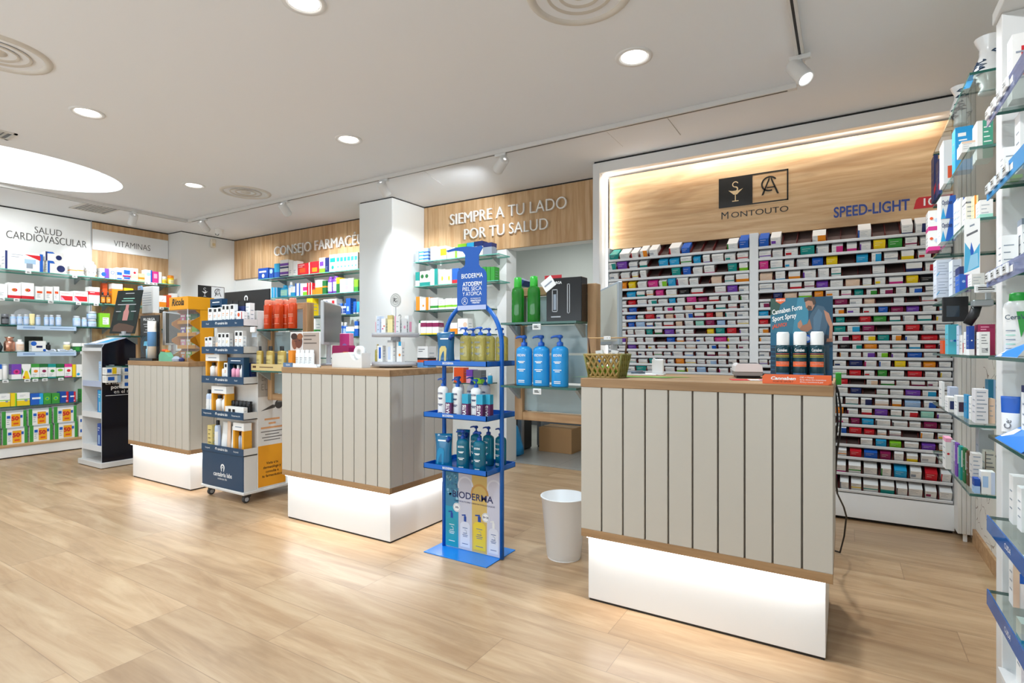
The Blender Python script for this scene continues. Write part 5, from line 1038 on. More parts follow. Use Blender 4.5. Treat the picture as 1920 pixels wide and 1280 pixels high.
# ------------------------------------------------------------------ navy display trolley
NV = mat('123f60', .35, key='trolley_navy'); TW = mat('e2dfdb', .45, key='trolley_white')
TX0, TX1, TY0 = -4.30, -3.757, 2.385
tr = thing('display_trolley', 'navy and white wheeled cosmetics trolley with five trays beside the middle counter', 'display trolley', (0, 0, 0))
mb = MB(); mb.box(TX0 - .01, TY0 - .005, .068, TX1 + .006, 2.92, .088, TW, .003); mb.build('platform', tr)
for k, (x, y) in enumerate(((TX0 + .05, TY0 + .05), (TX1 - .04, TY0 + .05), (TX0 + .05, 2.86), (TX1 - .04, 2.86))):
    mb = MB(); mb.box(x - .022, y - .025, .042, x + .022, y + .025, .068, mat('2b2c2e', .5), .006); c = mb.build('caster', tr)
    mb = MB(); mb.lathe([(0, -.012), (.016, -.014), (.026, -.011), (.028, 0), (.026, .011), (.016, .014), (0, .012)], mat('35373a', .5), 20, mts=[mat('b9bcc1', .4)] + [mat('35373a', .5)] * 4 + [mat('b9bcc1', .4)]); mb.xf(0, Matrix.Translation((x, y - .008, .028)) @ Matrix.Rotation(math.pi / 2, 4, 'Y')); mb.build('wheel', c)
mb = MB(); mb.box(TX0, TY0 + .006, .088, TX1 - .004, TY0 + .11, .350, TW, .002); mb.box(TX0, TY0, .092, TX1 - .006, TY0 + .006, .350, NV); xc = (TX0 + TX1) / 2
mb.ring(xc + .005, .245, TY0 - .0006, .014, .026, 'W', 24, a0=-50, a1=230); mb.disc(xc + .005, .245, TY0 - .0008, .006, 'W', 14, axis='y'); mb.quad([(xc - .012, TY0 - .0007, .215), (xc - .004, TY0 - .0007, .215), (xc - .010, TY0 - .0007, .235), (xc - .018, TY0 - .0007, .232)], 'W'); mb.quad([(xc + .014, TY0 - .0007, .215), (xc + .022, TY0 - .0007, .215), (xc + .028, TY0 - .0007, .232), (xc + .020, TY0 - .0007, .235)], 'W')
mb.text('cantabria labs', (xc + .005, TY0 - .0006, .175), 'W', h=.032, width=.24, bold=.015, res=3); mb.text('celebrate life', (xc, TY0 - .0006, .150), 'W', h=.015, width=.12); mb.build('front_panel', tr)
mb = MB(); mb.box(TX0 + .01, 2.496, .088, TX1, 2.74, 1.43, TW, .003); mb.build('back_column', tr)
TT = (1.314, 1.112, .886, .624, .358)
for k, z in enumerate(TT):
    mb = MB(); mb.box(TX0, TY0, z - .006, TX1, 2.497, z, TW); mb.box(TX0 - .002, TY0 - .004, z - .006, TX1, TY0, z + .048, NV); mb.box(TX1 - .004, TY0, z - .006, TX1, 2.495, z + .048, TW); mb.box(TX0, TY0, z - .006, TX0 + .004, 2.495, z + .048, TW)
    mb.text('cantabria labs', (xc + .01, TY0 - .0046, z + .014), 'W', h=.020, width=.13, bold=.01); mb.ring(xc - .075, z + .023, TY0 - .0046, .006, .011, 'W', 16, a0=-50, a1=230)
    mb.text(('Facial', 'Facial', 'Facial', 'Fotoprotección', 'Corporal')[k], (TX0 + .08, TY0 - .0046, z + .016), 'W', h=.012); mb.text(('Sun', 'Color', 'Facial', 'Fotoprotección', 'Corporal')[k], (TX1 - .09, TY0 - .0046, z + .016), 'W', h=.012); mb.build('tray', tr)
mb = MB(); a, b = at(424, 534, Y=2.76), at(508, 530, Y=2.76); mb.box(a.x, 2.745, 1.36, b.x, 2.758, 1.63, mat('202123', .5), .002); xm = (a.x + b.x) / 2
mb.ring(xm + .0, 1.565, 2.7444, .014, .026, 'W', 20, a0=-50, a1=230); mb.text('cantabria labs', (xm, 2.7444, 1.495), 'W', h=.03, width=.22, res=3); mb.build('header_board', tr)
# side poster of the trolley
mb = MB(); xs = TX1 + .0006; ya, yb = 2.50, 2.735; Q = lambda u0, z0, u1, z1, c, d=0.: mb.quad([(xs + d, ya + (yb - ya) * u0, z0), (xs + d, ya + (yb - ya) * u1, z0), (xs + d, ya + (yb - ya) * u1, z1), (xs + d, ya + (yb - ya) * u0, z1)], c)
Q(0, .10, 1, .41, mat('f2a21e', .45)); Q(0, .41, 1, 1.08, mat('ebe6e1', .45)); Q(0, .78, .55, 1.08, mat('b9b2ab', .45), .0004); T = lambda s_, u, z, h, w, c, b=0: mb.text(s_, (xs + .001, ya + (yb - ya) * u, z), c, h=h, ux=(0, 1, 0), width=w, bold=b)
T('BA', .25, .90, .05, .06, mat('8f8880', .5)); T('EL', .22, .83, .05, .05, mat('8f8880', .5))
mb.quad([(xs + .0008, ya + .02, .672), (xs + .0008, ya + .14, .69), (xs + .0008, ya + .15, .71), (xs + .0008, ya + .12, .715)], mat('55504d', .5)); mb.disc(ya + .175, .715, xs + .0009, .035, mat('4a4644', .5), 14, axis='x'); mb.quad([(xs + .001, ya + .16, .73), (xs + .001, ya + .21, .73), (xs + .001, ya + .205, .80), (xs + .001, ya + .19, .80)], mat('8d8884', .5))
for k, w in enumerate((.13, .06, .19)): Q(.5 - w / .47, .60 - .032 * k, .5 + w / .47, .614 - .032 * k, mat('e6a670', .5), .0006)
for k, w in enumerate((.19, .12, .17, .14)): Q(.5 - w / .47, .51 - .022 * k, .5 + w / .47, .517 - .022 * k, mat('7a7470', .5), .0006)
for k, (s_, w) in enumerate((('Visita a tu', .10), ('dermatólogo y', .15), ('consulta a', .11), ('tu farmacéutico', .17))): T(s_, .5, .265 - .032 * k, .02, w, 'k', .01)
mb.build('side_poster', tr)
G = 'products on the navy trolley'; YT = TY0 + .012
def bk(c2='o'): return ('w', (('R', .2, .78, .8, .94, 'k'), ('N', .2, .5, .7, .58, 2, c2), ('N', .2, .25, .6, .3, 1, 'a')), .03)
run([(390, 398.5, 577, 'box', bk(), 'small white carton with black square, first'), (399.5, 407, 577, 'box', bk(), 'small white carton with black square, second'), (407.5, 415.5, 576, 'box', bk(), 'small white carton with black square, third'), (416, 422.5, 571, 'box', bk(), 'taller white carton with black square, first'), (423, 430, 571, 'box', bk(), 'taller white carton with black square, second'), (431, 439, 570, 'box', bk(), 'taller white carton with black square, third'), (443, 452, 583, 'box', ('w', (('D', .5, .75, .25, 'O'),), .03), 'white carton with orange red dot'), (452.5, 457, 584, 'box', ('w', (('S', .3, 'r'),), .03), 'low white carton with red edge')], 'on top tray of navy trolley', TT[0] + .001, Y=YT, group=G)
run([(384, 390, 632, 'box', bk('f'), 'short white carton with black square, left of pair'), (390.5, 398, 631, 'box', bk('f'), 'short white carton with black square, right of pair'), (401, 407, 633, 'bot', ('e', 'k', None, .3, .4, .1), 'small beige bottle'), (408, 415.5, 624, 'box', bk('a'), 'tall white carton with black square, first of three'), (416, 422, 624, 'box', bk('a'), 'tall white carton with black square, second of three'), (422.5, 430, 624, 'box', bk('y'), 'tall white carton with black square, third of three'), (440, 447, 620, 'box', bk(), 'tallest white carton, left of pair'), (447.5, 455, 620, 'box', bk(), 'tallest white carton, right of pair')], 'on second tray of navy trolley', TT[1] + .001, Y=YT, group=G)
def window_box(px0, px1, py, y, z, col, label, contents, top=None, d=.065):
    a, b = at(px0, 600, Y=y), at(px1, 600, Y=y); w = b.x - a.x; h = at((px0 + px1) / 2, py, Y=y).z - z; t = thing('gift_box', label, 'gift box', ((a.x + b.x) / 2, y + d / 2, z), 0, G); mb = MB(); f = min(.022, w * .2)
    q_ = d / 2 - .003; mb.box(-w / 2, -d / 2, h * .1, -w / 2 + f, q_, h * .76, col); mb.box(w / 2 - f, -d / 2, h * .1, w / 2, q_, h * .76, col); mb.box(-w / 2, -d / 2, 0, w / 2, q_, h * .1, col); mb.box(-w / 2, -d / 2, h * .76, w / 2, q_, h, top or col); mb.box(-w / 2, d / 2 - .003, 0, w / 2, d / 2, h, col); mb.quad([(-w * .3, -d / 2 - .0006, h * .86), (w * .3, -d / 2 - .0006, h * .86), (w * .3, -d / 2 - .0006, h * .89), (-w * .3, -d / 2 - .0006, h * .89)], 'a' if top else 'W'); mb.build('box_shell', t)
    n = len(contents); ww = (w - 2 * f) / n
    for i, c in enumerate(contents): mb = MB(); x = -w / 2 + f + ww * (i + .5); mb.lathe([(0, h * .1), (ww * .36, h * .1), (ww * .36, h * .52), (ww * .2, h * .58), (ww * .2, h * .7), (0, h * .7)], c, 12, x, 0, mts=[c, c, c, 'k' if i == 0 else 'w', 'w']); mb.build('bottle', t)
window_box(394, 416, 560, TY0 + .052, TT[0] + .001, NV, 'navy gift box with window behind small cartons on top tray', ['w', 'w'], d=.045)
for k in range(3): tag(put('product_box', carton(.068, .038, .195 - .004 * k, 'n', (('t', .2, 'k'),)), None, (-4.03 + .075 * k, TY0 + .080, TT[0] + .001)), f'plain navy carton at back of top trolley tray, {ORD[k + 1]} of three', 'box', G)
tag(put('product_box', carton(.05, .038, .17, 'w', (('N', .1, .4, .8, .8, 4, 'a'),)), None, (-3.800, TY0 + .080, TT[0] + .001)), 'wide white carton at the right back of top trolley tray', 'box', G)
window_box(385.5, 411, 664, TY0 + .012, TT[2] + .001, mat('e9a11f', .45), 'orange gift box with window on the third trolley tray', ['w', 'e'], top='w')
window_box(427, 457, 670, TY0 + .010, TT[2] + .001, NV, 'navy gift box with window on the third trolley tray', ['f', 'f', 'w'], d=.045)
run([(412.5, 419.5, 682, 'bot', ('w', 'k', None, .25, .6, .1), 'white bottle with black cap'), (420, 426.5, 680, 'box', bk(), 'white carton with black square')], 'between gift boxes on third trolley tray', TT[2] + .001, Y=YT, group=G)
for k in range(2): tag(put('product_box', carton(.03, .038, .15, 'n', ()), None, (-3.812 + .033 * k, TY0 + .082, TT[2] + .001)), f'narrow navy carton right of the navy gift box, {ORD[k + 1]} of two', 'box', G)
run([(383.5, 389.5, 730, 'bot', ('z', 'k', 'w', .16, .6, .1, 'spray_bottle'), 'lilac spray bottle with black cap, left of two'), (390, 396, 730, 'bot', ('z', 'k', 'w', .16, .6, .1, 'spray_bottle'), 'lilac spray bottle with black cap, right of two')], 'on fourth trolley tray', TT[3] + .001, Y=YT, group=G)
window_box(396.5, 424, 724, TY0 + .012, TT[3] + .001, mat('e9a11f', .45), 'orange gift box with window on the fourth trolley tray', ['w', 'w'], top='w')
tag(put('product_box', carton(.235, .03, .085, 'w', (('R', .18, .55, .32, .8, 'k'), ('R', .4, .55, .54, .8, 'k'), ('N', .18, .3, .5, .4, 2, 'o'))), None, (-3.885, TY0 + .022, TT[3] + .001)), 'long low white carton with two black squares on the fourth tray', 'box', G)
bj = kit_jar(.045, .125, 'k', 'k')
for k in range(5): bj.place((-3.985 + .0475 * k, TY0 + .070, TT[3] + .001), 0, f'black lidded bottle behind the low white carton, {ORD[k + 1]} from left', 'bottle', G)
run([(389, 397.5, 797, 'box', ('x', (('N', .2, .3, .8, .8, 4, 'h'),), .05), 'gold carton'), (399, 405.5, 788, 'bot', ('z', 'k', 'w', .16, .6, .1, 'spray_bottle'), 'lilac spray bottle with black cap'), (406.5, 419, 792, 'tube', ('w', 'O'), 'large white tube with red cap'), (421, 427, 790, 'tube', ('e', 'm'), 'beige tube'), (428, 436, 800, 'tube', ('w', 'w'), 'plain white tube')], 'on bottom tray of navy trolley', TT[4] + .001, Y=YT, group=G)
window_box(437, 457, 793, TY0 + .012, TT[4] + .001, mat('e9a11f', .45), 'orange gift box with window on the bottom trolley tray', ['z', 'z', 'w'], top='w')
# ------------------------------------------------------------------ toothbrush stand by the far counter
ts = thing('toothbrush_stand', 'narrow white and black toothbrush display stand left of the farthest counter', 'display stand', (0, 0, 0)); AX0, AX1, AY0, AY1 = -6.47, -6.04, 2.40, 2.70
mb = MB(); mb.box(AX0 - .04, AY0 - .02, 0.006, AX1 + .03, AY1 + .03, .055, TW, .003); mb.box(AX0 - .03, AY0 - .01, 0, AX1 + .02, AY1 + .02, .008, 'k'); mb.build('base', ts)
prof = [(AY0, .055), (AY1, .055), (AY1, 1.20), (AY1 - .06, 1.26), (AY0 + .02, 1.185), (AY0, 1.15)]
mb = MB(); mb.prism(prof, AX1 - .012, AX1, mat('0d0f1c', .15, key='gloss_black'), axis='x', side='s'); mb.text('La marca nº1', (AX1 + .001, AY0 + .03, .80), 'W', h=.035, ux=(0, 1, 0), align='l'); mb.text('por dentistas', (AX1 + .001, AY0 + .075, .755), 'W', h=.035, ux=(0, 1, 0), align='l', bold=.03); mb.text('en el mundo', (AX1 + .001, AY0 + .10, .71), 'W', h=.035, ux=(0, 1, 0), align='l'); mb.quad([(AX1 + .0008, AY0 + .03, .69), (AX1 + .0008, AY1, .69), (AX1 + .0008, AY1, .694), (AX1 + .0008, AY0 + .03, .694)], 'W'); mb.build('side_panel', ts)
mb = MB(); mb.prism(prof, AX0, AX0 + .012, 'w', axis='x'); mb.build('side_panel', ts)
mb = MB(); mb.box(AX0 + .012, AY1 - .012, .055, AX1 - .012, AY1, 1.2, mat('c7c8cb', .5)); mb.build('back_panel', ts)
for k, z in enumerate((.20, .52, .82, 1.14)):
    mb = MB(); mb.box(AX0 + .012, AY0 + .004, z - .008, AX1 - .012, AY1 - .012, z, 'w'); mb.box(AX0 + .012, AY0, z - .045 if k < 3 else z - .02, AX1 - .012, AY0 + .006, z + .012, mat('b8c2dd' if k == 2 else 'e9eaec', .35)); mb.build('shelf', ts)
mb = MB(); o = mb.mark(); mb.box(AX0 + .014, 0, 0, AX1 - .014, .24, .004, mat('a9bcd6', .2)); mb.box(AX0 + .05, .03, .004, AX0 + .2, .2, .005, 'w'); mb.box(AX0 + .22, .05, .004, AX1 - .06, .18, .005, 'c'); mb.xf(o, Matrix.Translation((0, AY0 + .012, 1.182)) @ Matrix.Rotation(.32, 4, 'X')); mb.build('slanted_top', ts)
for k, (x, y, z, h, c) in enumerate(((-6.115, 2.442, .521, .22, 'c'), (-6.20, 2.47, .521, .22, 'b'), (-6.13, 2.442, .201, .22, 'B'), (-6.22, 2.50, .201, .20, 'u'), (-6.10, 2.442, .821, .20, 'u'))): tag(put('product_box', carton(.07, .06, h, c, (('R', .3, .1, .7, .5, 'u'), ('N', .2, .7, .8, .8, 2, 'W'))), None, (x, y, z)), f'{("tall cyan", "tall blue", "wide blue", "pale blue", "small pale")[k]} toothbrush carton on {("middle", "middle", "lowest", "lowest", "upper")[k]} shelf of the white stand', 'box', 'cartons in the toothbrush stand')
hk = MB(); hk.tube([(AX1, 2.46, .985), (AX1 + .10, 2.46, .985)], .003, 's', 6); hk.tube([(AX1, 2.60, .985), (AX1 + .10, 2.60, .985)], .003, 's', 6); hk.build('hook', ts)
for k, (y, z) in enumerate(((2.46, .895), (2.46, .82), (2.60, .90), (2.60, .83), (2.60, .76))): tag(put('hanging_pack', carton(.12, .085, .068, 'w', (('R', .1, .3, .55, .8, 'b'), ('E', .25, 'u')) if k != 0 else (('R', .4, .1, .7, 1, 'y'), ('R', .05, .3, .35, .8, 'b'))), None, (AX1 + .05, y, z), math.pi / 2), f'small white and blue toothbrush pack hanging on black panel, {ORD[k + 1]} of five', 'pack', 'toothbrush packs on hooks')
t = thing('poster_board', 'dark leaning poster with pink bottle standing on the far oak frame shelf', 'poster', (0, 0, 0)); bl_, br_ = at(205, 625, Y=2.362), at(252, 625, Y=2.432); tl_ = bl_ + Vector((0, .07, .40)); tr_ = br_ + Vector((0, .07, .40))
mb = MB(); n = (br_ - bl_).cross(tl_ - bl_).normalized(); off = n * .006; L8 = [bl_, br_, tr_, tl_]; mb.v += [tuple(v) for v in L8] + [tuple(v - off) for v in L8]; mi = mb.m(mat('14201f', .3, key='poster_dark'))
for f in ((0, 1, 2, 3), (7, 6, 5, 4), (0, 4, 5, 1), (1, 5, 6, 2), (2, 6, 7, 3), (3, 7, 4, 0)): mb.face(list(f), mi)
UV = lambda u, v, d=.001: tuple(bl_ + (br_ - bl_) * u + (tl_ - bl_) * v + n * d)
for pts, c, d in (([(.42, .3), (.62, .3), (.63, .5), (.58, .56), (.58, .68), (.46, .68), (.46, .56), (.41, .5)], 'c98a86', .002), ([(.1, .05), (.9, .02), (.95, .16), (.6, .22), (.3, .24), (.12, .18)], '5a4439', .0015), ([(.2, .3), (.85, .3), (.8, .75), (.25, .7)], '1d3a33', .001)): mb.quad([UV(a, b, d) for a, b in pts], mat(c, .35))
for v, u0, u1 in ((.92, .35, .7), (.8, .3, .75), (.745, .25, .7), (.66, .12, .85), (.5, .1, .3), (.5, .7, .9)): mb.quad([UV(u0, v, .002), (UV(u1, v, .002)), UV(u1, v + .018, .002), UV(u0, v + .018, .002)], 'q' if v in (.8, .745) else 's')
mb.build('board', t); mb = MB(); c = (bl_ + br_) / 2; mb.box(c.x - .05, c.y - .0, 1.2625, c.x + .05, c.y + .05, c.z + .02, 's'); mb.build('foot', t)
t = thing('leaflet_holder', 'white upright leaflet dispenser with blue tag on the far oak frame', 'leaflet holder', (0, 2.64, 1.477)); a, b = at(262, 560, Y=2.61), at(286, 560, Y=2.61); zt = at(276, 537, Y=2.61).z - 1.477
b.x = min(b.x, -5.44); a.x = b.x - .2; mb = MB(); mb.box(a.x, -.03, 0, b.x, .03, zt, 'w', .004)
for k in range(6): mb.quad([(a.x + .015, -.0306, zt * (.3 + .09 * k)), (b.x - .02, -.0306, zt * (.3 + .09 * k)), (b.x - .02, -.0306, zt * (.3 + .09 * k) + .004), (a.x + .015, -.0306, zt * (.3 + .09 * k) + .004)], 'a')
mb.build('holder_body', t); mb = MB(); mb.prism(rounded_rect(a.x - .06, zt * .8, a.x + .02, zt * 1.05, .012), -.038, -.032, mat('8fb4dd', .3), axis='y'); mb.quad([(a.x - .045, -.0385, zt * .88), (a.x + .005, -.0385, zt * .88), (a.x + .005, -.0385, zt * .97), (a.x - .045, -.0385, zt * .97)], 'n'); mb.text('Oral-B', (a.x - .02, -.0388, zt * .90), 'W', h=.016, width=.045, bold=.02); mb.build('tag', t)
# ================================================================== ON THE OAK FRAMES
G = 'bottles and boxes on the oak frame shelves'; GRN = glassy('green_gel', '55c04a', .1, .05, .6, '1f8f25')
gb = kit_bottle(.072, .05, .242, 'g', 'g', None, .22, .62, .12, 'bottle', None, 'q', GRN, mat('2fb52f', .3))
for k, px in enumerate((971, 1001)): gb.place((at(px, 600, Y=2.50).x, 2.50, 1.2835), 0, f'bright green shampoo bottle on the oak frame, {("left", "right")[k]} of two', 'bottle', G)
a, b = at(1024, 560, Y=2.49), at(1090, 560, Y=2.49); w = b.x - a.x
t = thing('gift_box', 'large glossy black gift box beside the green bottles', 'gift box', ((a.x + b.x) / 2, 2.53, 1.2835), 0, G); mb = MB(); mb.box(-w / 2, -.038, 0, w / 2, .035, .222, mat('0d0e13', .2), .002); mb.build('box_shell', t)
mb = MB(); e = -.0388
for u, u1, z0, z1 in ((-.33, -.17, .05, .165), (.10, .18, .04, .19)):
    for q in ((u, z0, u1, z0 + .004), (u, z1 - .004, u1, z1), (u, z0, u + .02, z1), (u1 - .02, z0, u1, z1)): mb.quad([(w * q[0], e, q[1]), (w * q[2], e, q[1]), (w * q[2], e, q[3]), (w * q[0], e, q[3])], 's')
mb.quad([(-w * .29, e, .06), (-w * .21, e, .06), (-w * .21, e, .14), (-w * .29, e, .14)], 'a'); mb.quad([(w * .125, e, .05), (w * .155, e, .05), (w * .155, e, .16), (w * .125, e, .16)], 'k'); mb.text('FILORGA', (-w * .22, e - .0003, .192), 'W', h=.013, width=w * .34, bold=.02); mb.quad([(-w * .36, e, .022), (-w * .08, e, .022), (-w * .08, e, .028), (-w * .36, e, .028)], 's'); mb.build('print', t)
mb = MB(); mb.box(-.05, -.002, 0, .05, .002, .06, 'r'); mb.quad([(-.035, -.0026, .022), (.035, -.0026, .022), (.035, -.0026, .036), (-.035, -.0026, .036)], 'w'); tag(mb.build('offer_sign', None, (-1.33, 2.6, 1.4775)), 'small red sign on top rail of the oak frame by the black box', 'sign')
mb = MB(); mb.box(-.035, -.0015, -.03, .035, .0015, .03, 'W', .001); mb.quad([(-.025, -.002, -.004), (.025, -.002, -.004), (.025, -.002, .004), (-.025, -.002, .004)], 'a'); o = tag(mb.build('price_card', None, (at(1028, 540, Y=2.488).x, 2.489, 1.478)), 'small white card tilted over top corner of the black gift box', 'price card'); o.rotation_euler = (0, -.6, 0)
isd = kit_pump(.092, .06, .268, '2e9fe2', 'b', None, None, mat('1f98e0', .28), False, 'ISDIN', 'W')
for k, px in enumerate((983, 1015, 1050)): isd.place((at(px, 700, Y=2.49).x, 2.49, .9535), 0, f'tall sky blue pump bottle, {ORD[k + 1]} of three on the lower glass shelf', 'bottle', G)
for k, (px, z) in enumerate(((1007, 1.272), (1008, .944))): price_tag((at(px, 600, Y=2.434).x, 2.4345, z), 0, f'digital price tag on the {("upper", "lower")[k]} oak frame shelf by the tall blue bottles')
G2 = 'cans and bottles on the middle oak frame'; oc = kit_can(.060, .212, 'cf4414', 'e88468', 'spray_can', .16, ((.55, .565, 'e'), (.5, .508, 'e'), (.46, .468, 'e'), (.2, .21, 'e')), None, 'e')
for k, (px, y) in enumerate(((503, 2.475), (523, 2.475), (549, 2.475), (513, 2.53), (537, 2.53))): oc.place((at(px, 600, Y=y).x, y, 1.2875), 0, f'orange spray can, {("left front", "middle front", "right front", "left back", "right back")[k]} one on the oak frame', 'spray can', G2)
t = thing('gold_tray', 'gold cardboard tray with dark capped gold bottles', 'tray', (0, 0, .9855), 0, G2); a, b = at(481, 690, Y=2.44), at(532, 690, Y=2.44); a.x = -3.742; b.x = -3.30
mb = MB(); mb.box(a.x, 2.438, 0, b.x, 2.565, .012, 'x'); mb.box(a.x, 2.434, 0, b.x, 2.438, .048, mat('d8bf84', .4)); mb.quad([(a.x + .02, 2.4335, .018), (a.x + .06, 2.4335, .018), (a.x + .06, 2.4335, .034), (a.x + .02, 2.4335, .034)], 'h'); mb.quad([(a.x + .1, 2.4335, .022), (a.x + .26, 2.4335, .022), (a.x + .26, 2.4335, .028), (a.x + .1, 2.4335, .028)], 'h'); mb.build('tray_body', t)
gbt = kit_bottle(.062, .04, .165, 'x', 'k', 'x', .2, .4, .05, 'bottle', None, 'h', mat('c2a455', .3, .3))
for k in range(6): gbt.place((a.x + .04 + .066 * k, 2.48 + .035 * (k % 2), .9855 + .0125), 0, f'gold bottle with black cap in the gold tray, {ORD[k + 1]} from left', 'bottle', G2)
mb = MB(); mb.box(-.03, -.002, -.055, .03, .0, .0, mat('b9c8d6', .2), .001); mb.box(-.028, -.018, -.02, .028, -.002, .02, 'W', .003); tag(mb.build('tag_holder', None, (-3.70, 2.4335, 1.284)), 'clear plastic tag holder with white card beside the orange cans', 'tag holder')
# ================================================================== ON THE MIDDLE COUNTER
Z2 = 1.0225
def monitor(label, p0, L, z0, h, loc_base, face, group='counter monitors', edge='c9ccce'):
    dx, dy = -.57, .82; t = thing('monitor', label, 'monitor', (p0[0], p0[1], z0), math.atan2(dy, dx), group)
    mb = MB(); mb.box(0, -.012, 0, L, .012, h, mat(edge, .35), .004); mb.build('bezel', t)
    for s, nm in ((-1, 'screen'), (1, 'back_shell')): mb = MB(); mb.box(.012, s * .0121, .02, L - .012, s * .0135, h - .012, face[0] if s < 0 else face[1]); mb.build(nm, t)
    bx = (Vector((*loc_base, 0)) - Vector((p0[0], p0[1], 0))); bx.rotate(Matrix.Rotation(-math.atan2(dy, dx), 3, 'Z')); zb = loc_base[2] if len(loc_base) > 2 else 0
    return t, bx
SCR = mat('4b4b4b', .25, key='screen_off')
t, bx = monitor('dark grey angled monitor on the middle counter', (-3.165, 2.60), .50, 1.172, .315, (-3.17, 2.72), (SCR, SCR)); zb = Z2 - 1.172
mb = MB(); mb.box(.10, -.07, zb, .26, .07, zb + .012, 's', .003); mb.box(.15, -.012, zb + .012, .19, .012, .02, 's'); mb.build('stand', t)
t, bx = monitor('dark grey monitor half hidden behind the sweets display on the far counter', (-5.36, 2.62), .45, 1.175, .31, (-5.3, 2.7), (SCR, SCR)); mb = MB(); mb.box(.08, -.07, 1.0385 - 1.175, .24, .07, 1.0385 - 1.163, 's'); mb.box(.14, -.012, 1.0385 - 1.163, .18, .012, .02, 's'); mb.build('stand', t)
LGT = glassy('acrylic_grey', 'dfe2dc', .12, .05, .45, 'c3c3b4')
t, bx = monitor('pale grey angled monitor back above the bamboo basket', (-.963, 2.62), .40, 1.165, .32, (-1, 2.7), (mat('c9c9bd', .3), mat('c9c9bd', .3)), edge='a9b4be'); mb = MB(); mb.box(.05, -.07, 1.0135 - 1.165, .2, .07, 1.0135 - 1.153, 's'); mb.box(.1, -.012, 1.0135 - 1.153, .14, .012, .02, 's'); mb.build('stand', t)
G = 'items on the middle counter'
t = thing('counter_display', 'cardboard counter display with two faces picture and white bottles', 'display', (-3.243, 2.345, Z2)); w = .30
mb = MB(); mb.box(0, .055, 0, w, .062, .235, 'W'); mb.box(0, 0, 0, w, .062, .006, 'W'); mb.box(-.001, -.002, 0, .10, 0, .028, mat('5f7fa6', .4)); mb.text('ISDIN', (.05, -.0026, .008), 'W', h=.012)
mb.prism([(.10, 0), (w + .04, 0), (w + .03, .022), (.09, .026)], -.002, 0, 'W', axis='y'); mb.build('stand_board', t)
mb = MB(); e = .0544; F = lambda pts, c, d=0.: mb.quad([(x, e - d, z) for x, z in pts], c)
F([(.005, .09), (.125, .09), (.125, .23), (.005, .23)], mat('d9cfc8', .5)); F([(.13, .02), (.295, .02), (.295, .23), (.13, .23)], mat('b9a79a', .5), .0001); F([(.005, .0), (.03, .0), (.03, .09), (.005, .09)], mat('2a2340', .5))
for cx, cz, rx, rz, c in ((.045, .165, .030, .048, '8a5238'), (.088, .17, .038, .045, '6b3a28'), (.04, .205, .034, .022, '3a211a'), (.1, .205, .03, .02, '9a5b35'), (.05, .152, .008, .004, '5a2c22'), (.045, .175, .006, .003, '2a1512'), (.06, .172, .006, .003, '2a1512'), (.095, .178, .007, .003, '2a1512')): mb.disc(cx, cz, e - .0004 - .0001 * cz, rx, mat(c, .5), 18, axis='y', ry=rz)
for k, (z, u) in enumerate(((.205, .12), (.18, .08), (.155, .13), (.10, .10))): F([(.14, z), (.14 + u, z), (.14 + u, z + .008), (.14, z + .008)], mat('6d5f58', .5), .0006)
mb.build('picture_panel', t)
mb = MB(); mb.box(.045, .005, .006, .085, .05, .11, 'o'); tag(mb.build('product_box', None, (-3.243, 2.345, Z2 + .0008)), 'orange carton in the cardboard display with two faces', 'box', G)
ib = kit_bottle(.040, .026, .108, 'W', 'W', None, .18, .85, .06, 'bottle', 'ISDIN', 'd')
for k in range(4): ib.place((-3.243 + .115 + .046 * k, 2.375, Z2 + .0068), .1 * (k == 0), f'small white bottle in the cardboard counter display, {ORD[k + 1]} from left', 'bottle', G)
a = at(620, 680, Y=2.45).x; t = thing('tape_dispenser', 'white tape dispenser with round notch on the middle counter', 'tape dispenser', (a, 2.46, Z2)); L = at(676, 680, Y=2.45).x - a
ptsd = [(0, 0), (L, 0), (L, .095)] + [(L * .80 + .052 * math.cos(x), .10 + .052 * math.sin(x)) for x in [-.1 - i * .28 for i in range(11)]] + [(L * .55, .10), (.01, .092), (0, .08)]
mb = MB(); mb.prism(ptsd, 0, .075, mat('ece9e4', .35), axis='y'); mb.build('dispenser_body', t); mb = MB(); mb.lathe([(.018, -.012), (.045, -.012), (.045, .012), (.018, .012), (.018, -.012)], mat('f5f5f3', .2), 24); mb.xf(0, Matrix.Translation((L * .80, .0375, .096)) @ Matrix.Rotation(math.pi / 2, 4, 'X')); mb.build('tape_roll', t)
mb = MB(); mb.box(0, 0, 0, .15, .10, .008, 'W'); mb.box(.01, -.005, .008, .14, .09, .012, 'W'); tag(mb.build('paper_stack', None, (at(677, 683, Y=2.7).x, 2.68, Z2), .2), 'small stack of white paper right of the tape dispenser', 'paper')
mb = MB(); x = at(638, 660, Y=2.69).x + .035; mb.prism([(-.09, 0), (.09, 0), (.085, .13), (.08, .145), (-.08, .145), (-.085, .13)], -.03, .03, mat('a8195f', .3), axis='y'); mb.quad([(-.06, -.0306, .03), (.06, -.0306, .03), (.06, -.0306, .06), (-.06, -.0306, .06)], mat('7c1146', .4)); mb.quad([(.03, -.0308, .05), (.085, -.0308, .05), (.085, -.0308, .1), (.03, -.0308, .1)], 'o'); tag(mb.build('product_pouch', None, (x, 2.69, Z2)), 'magenta pouch behind the tape dispenser', 'pouch', G)
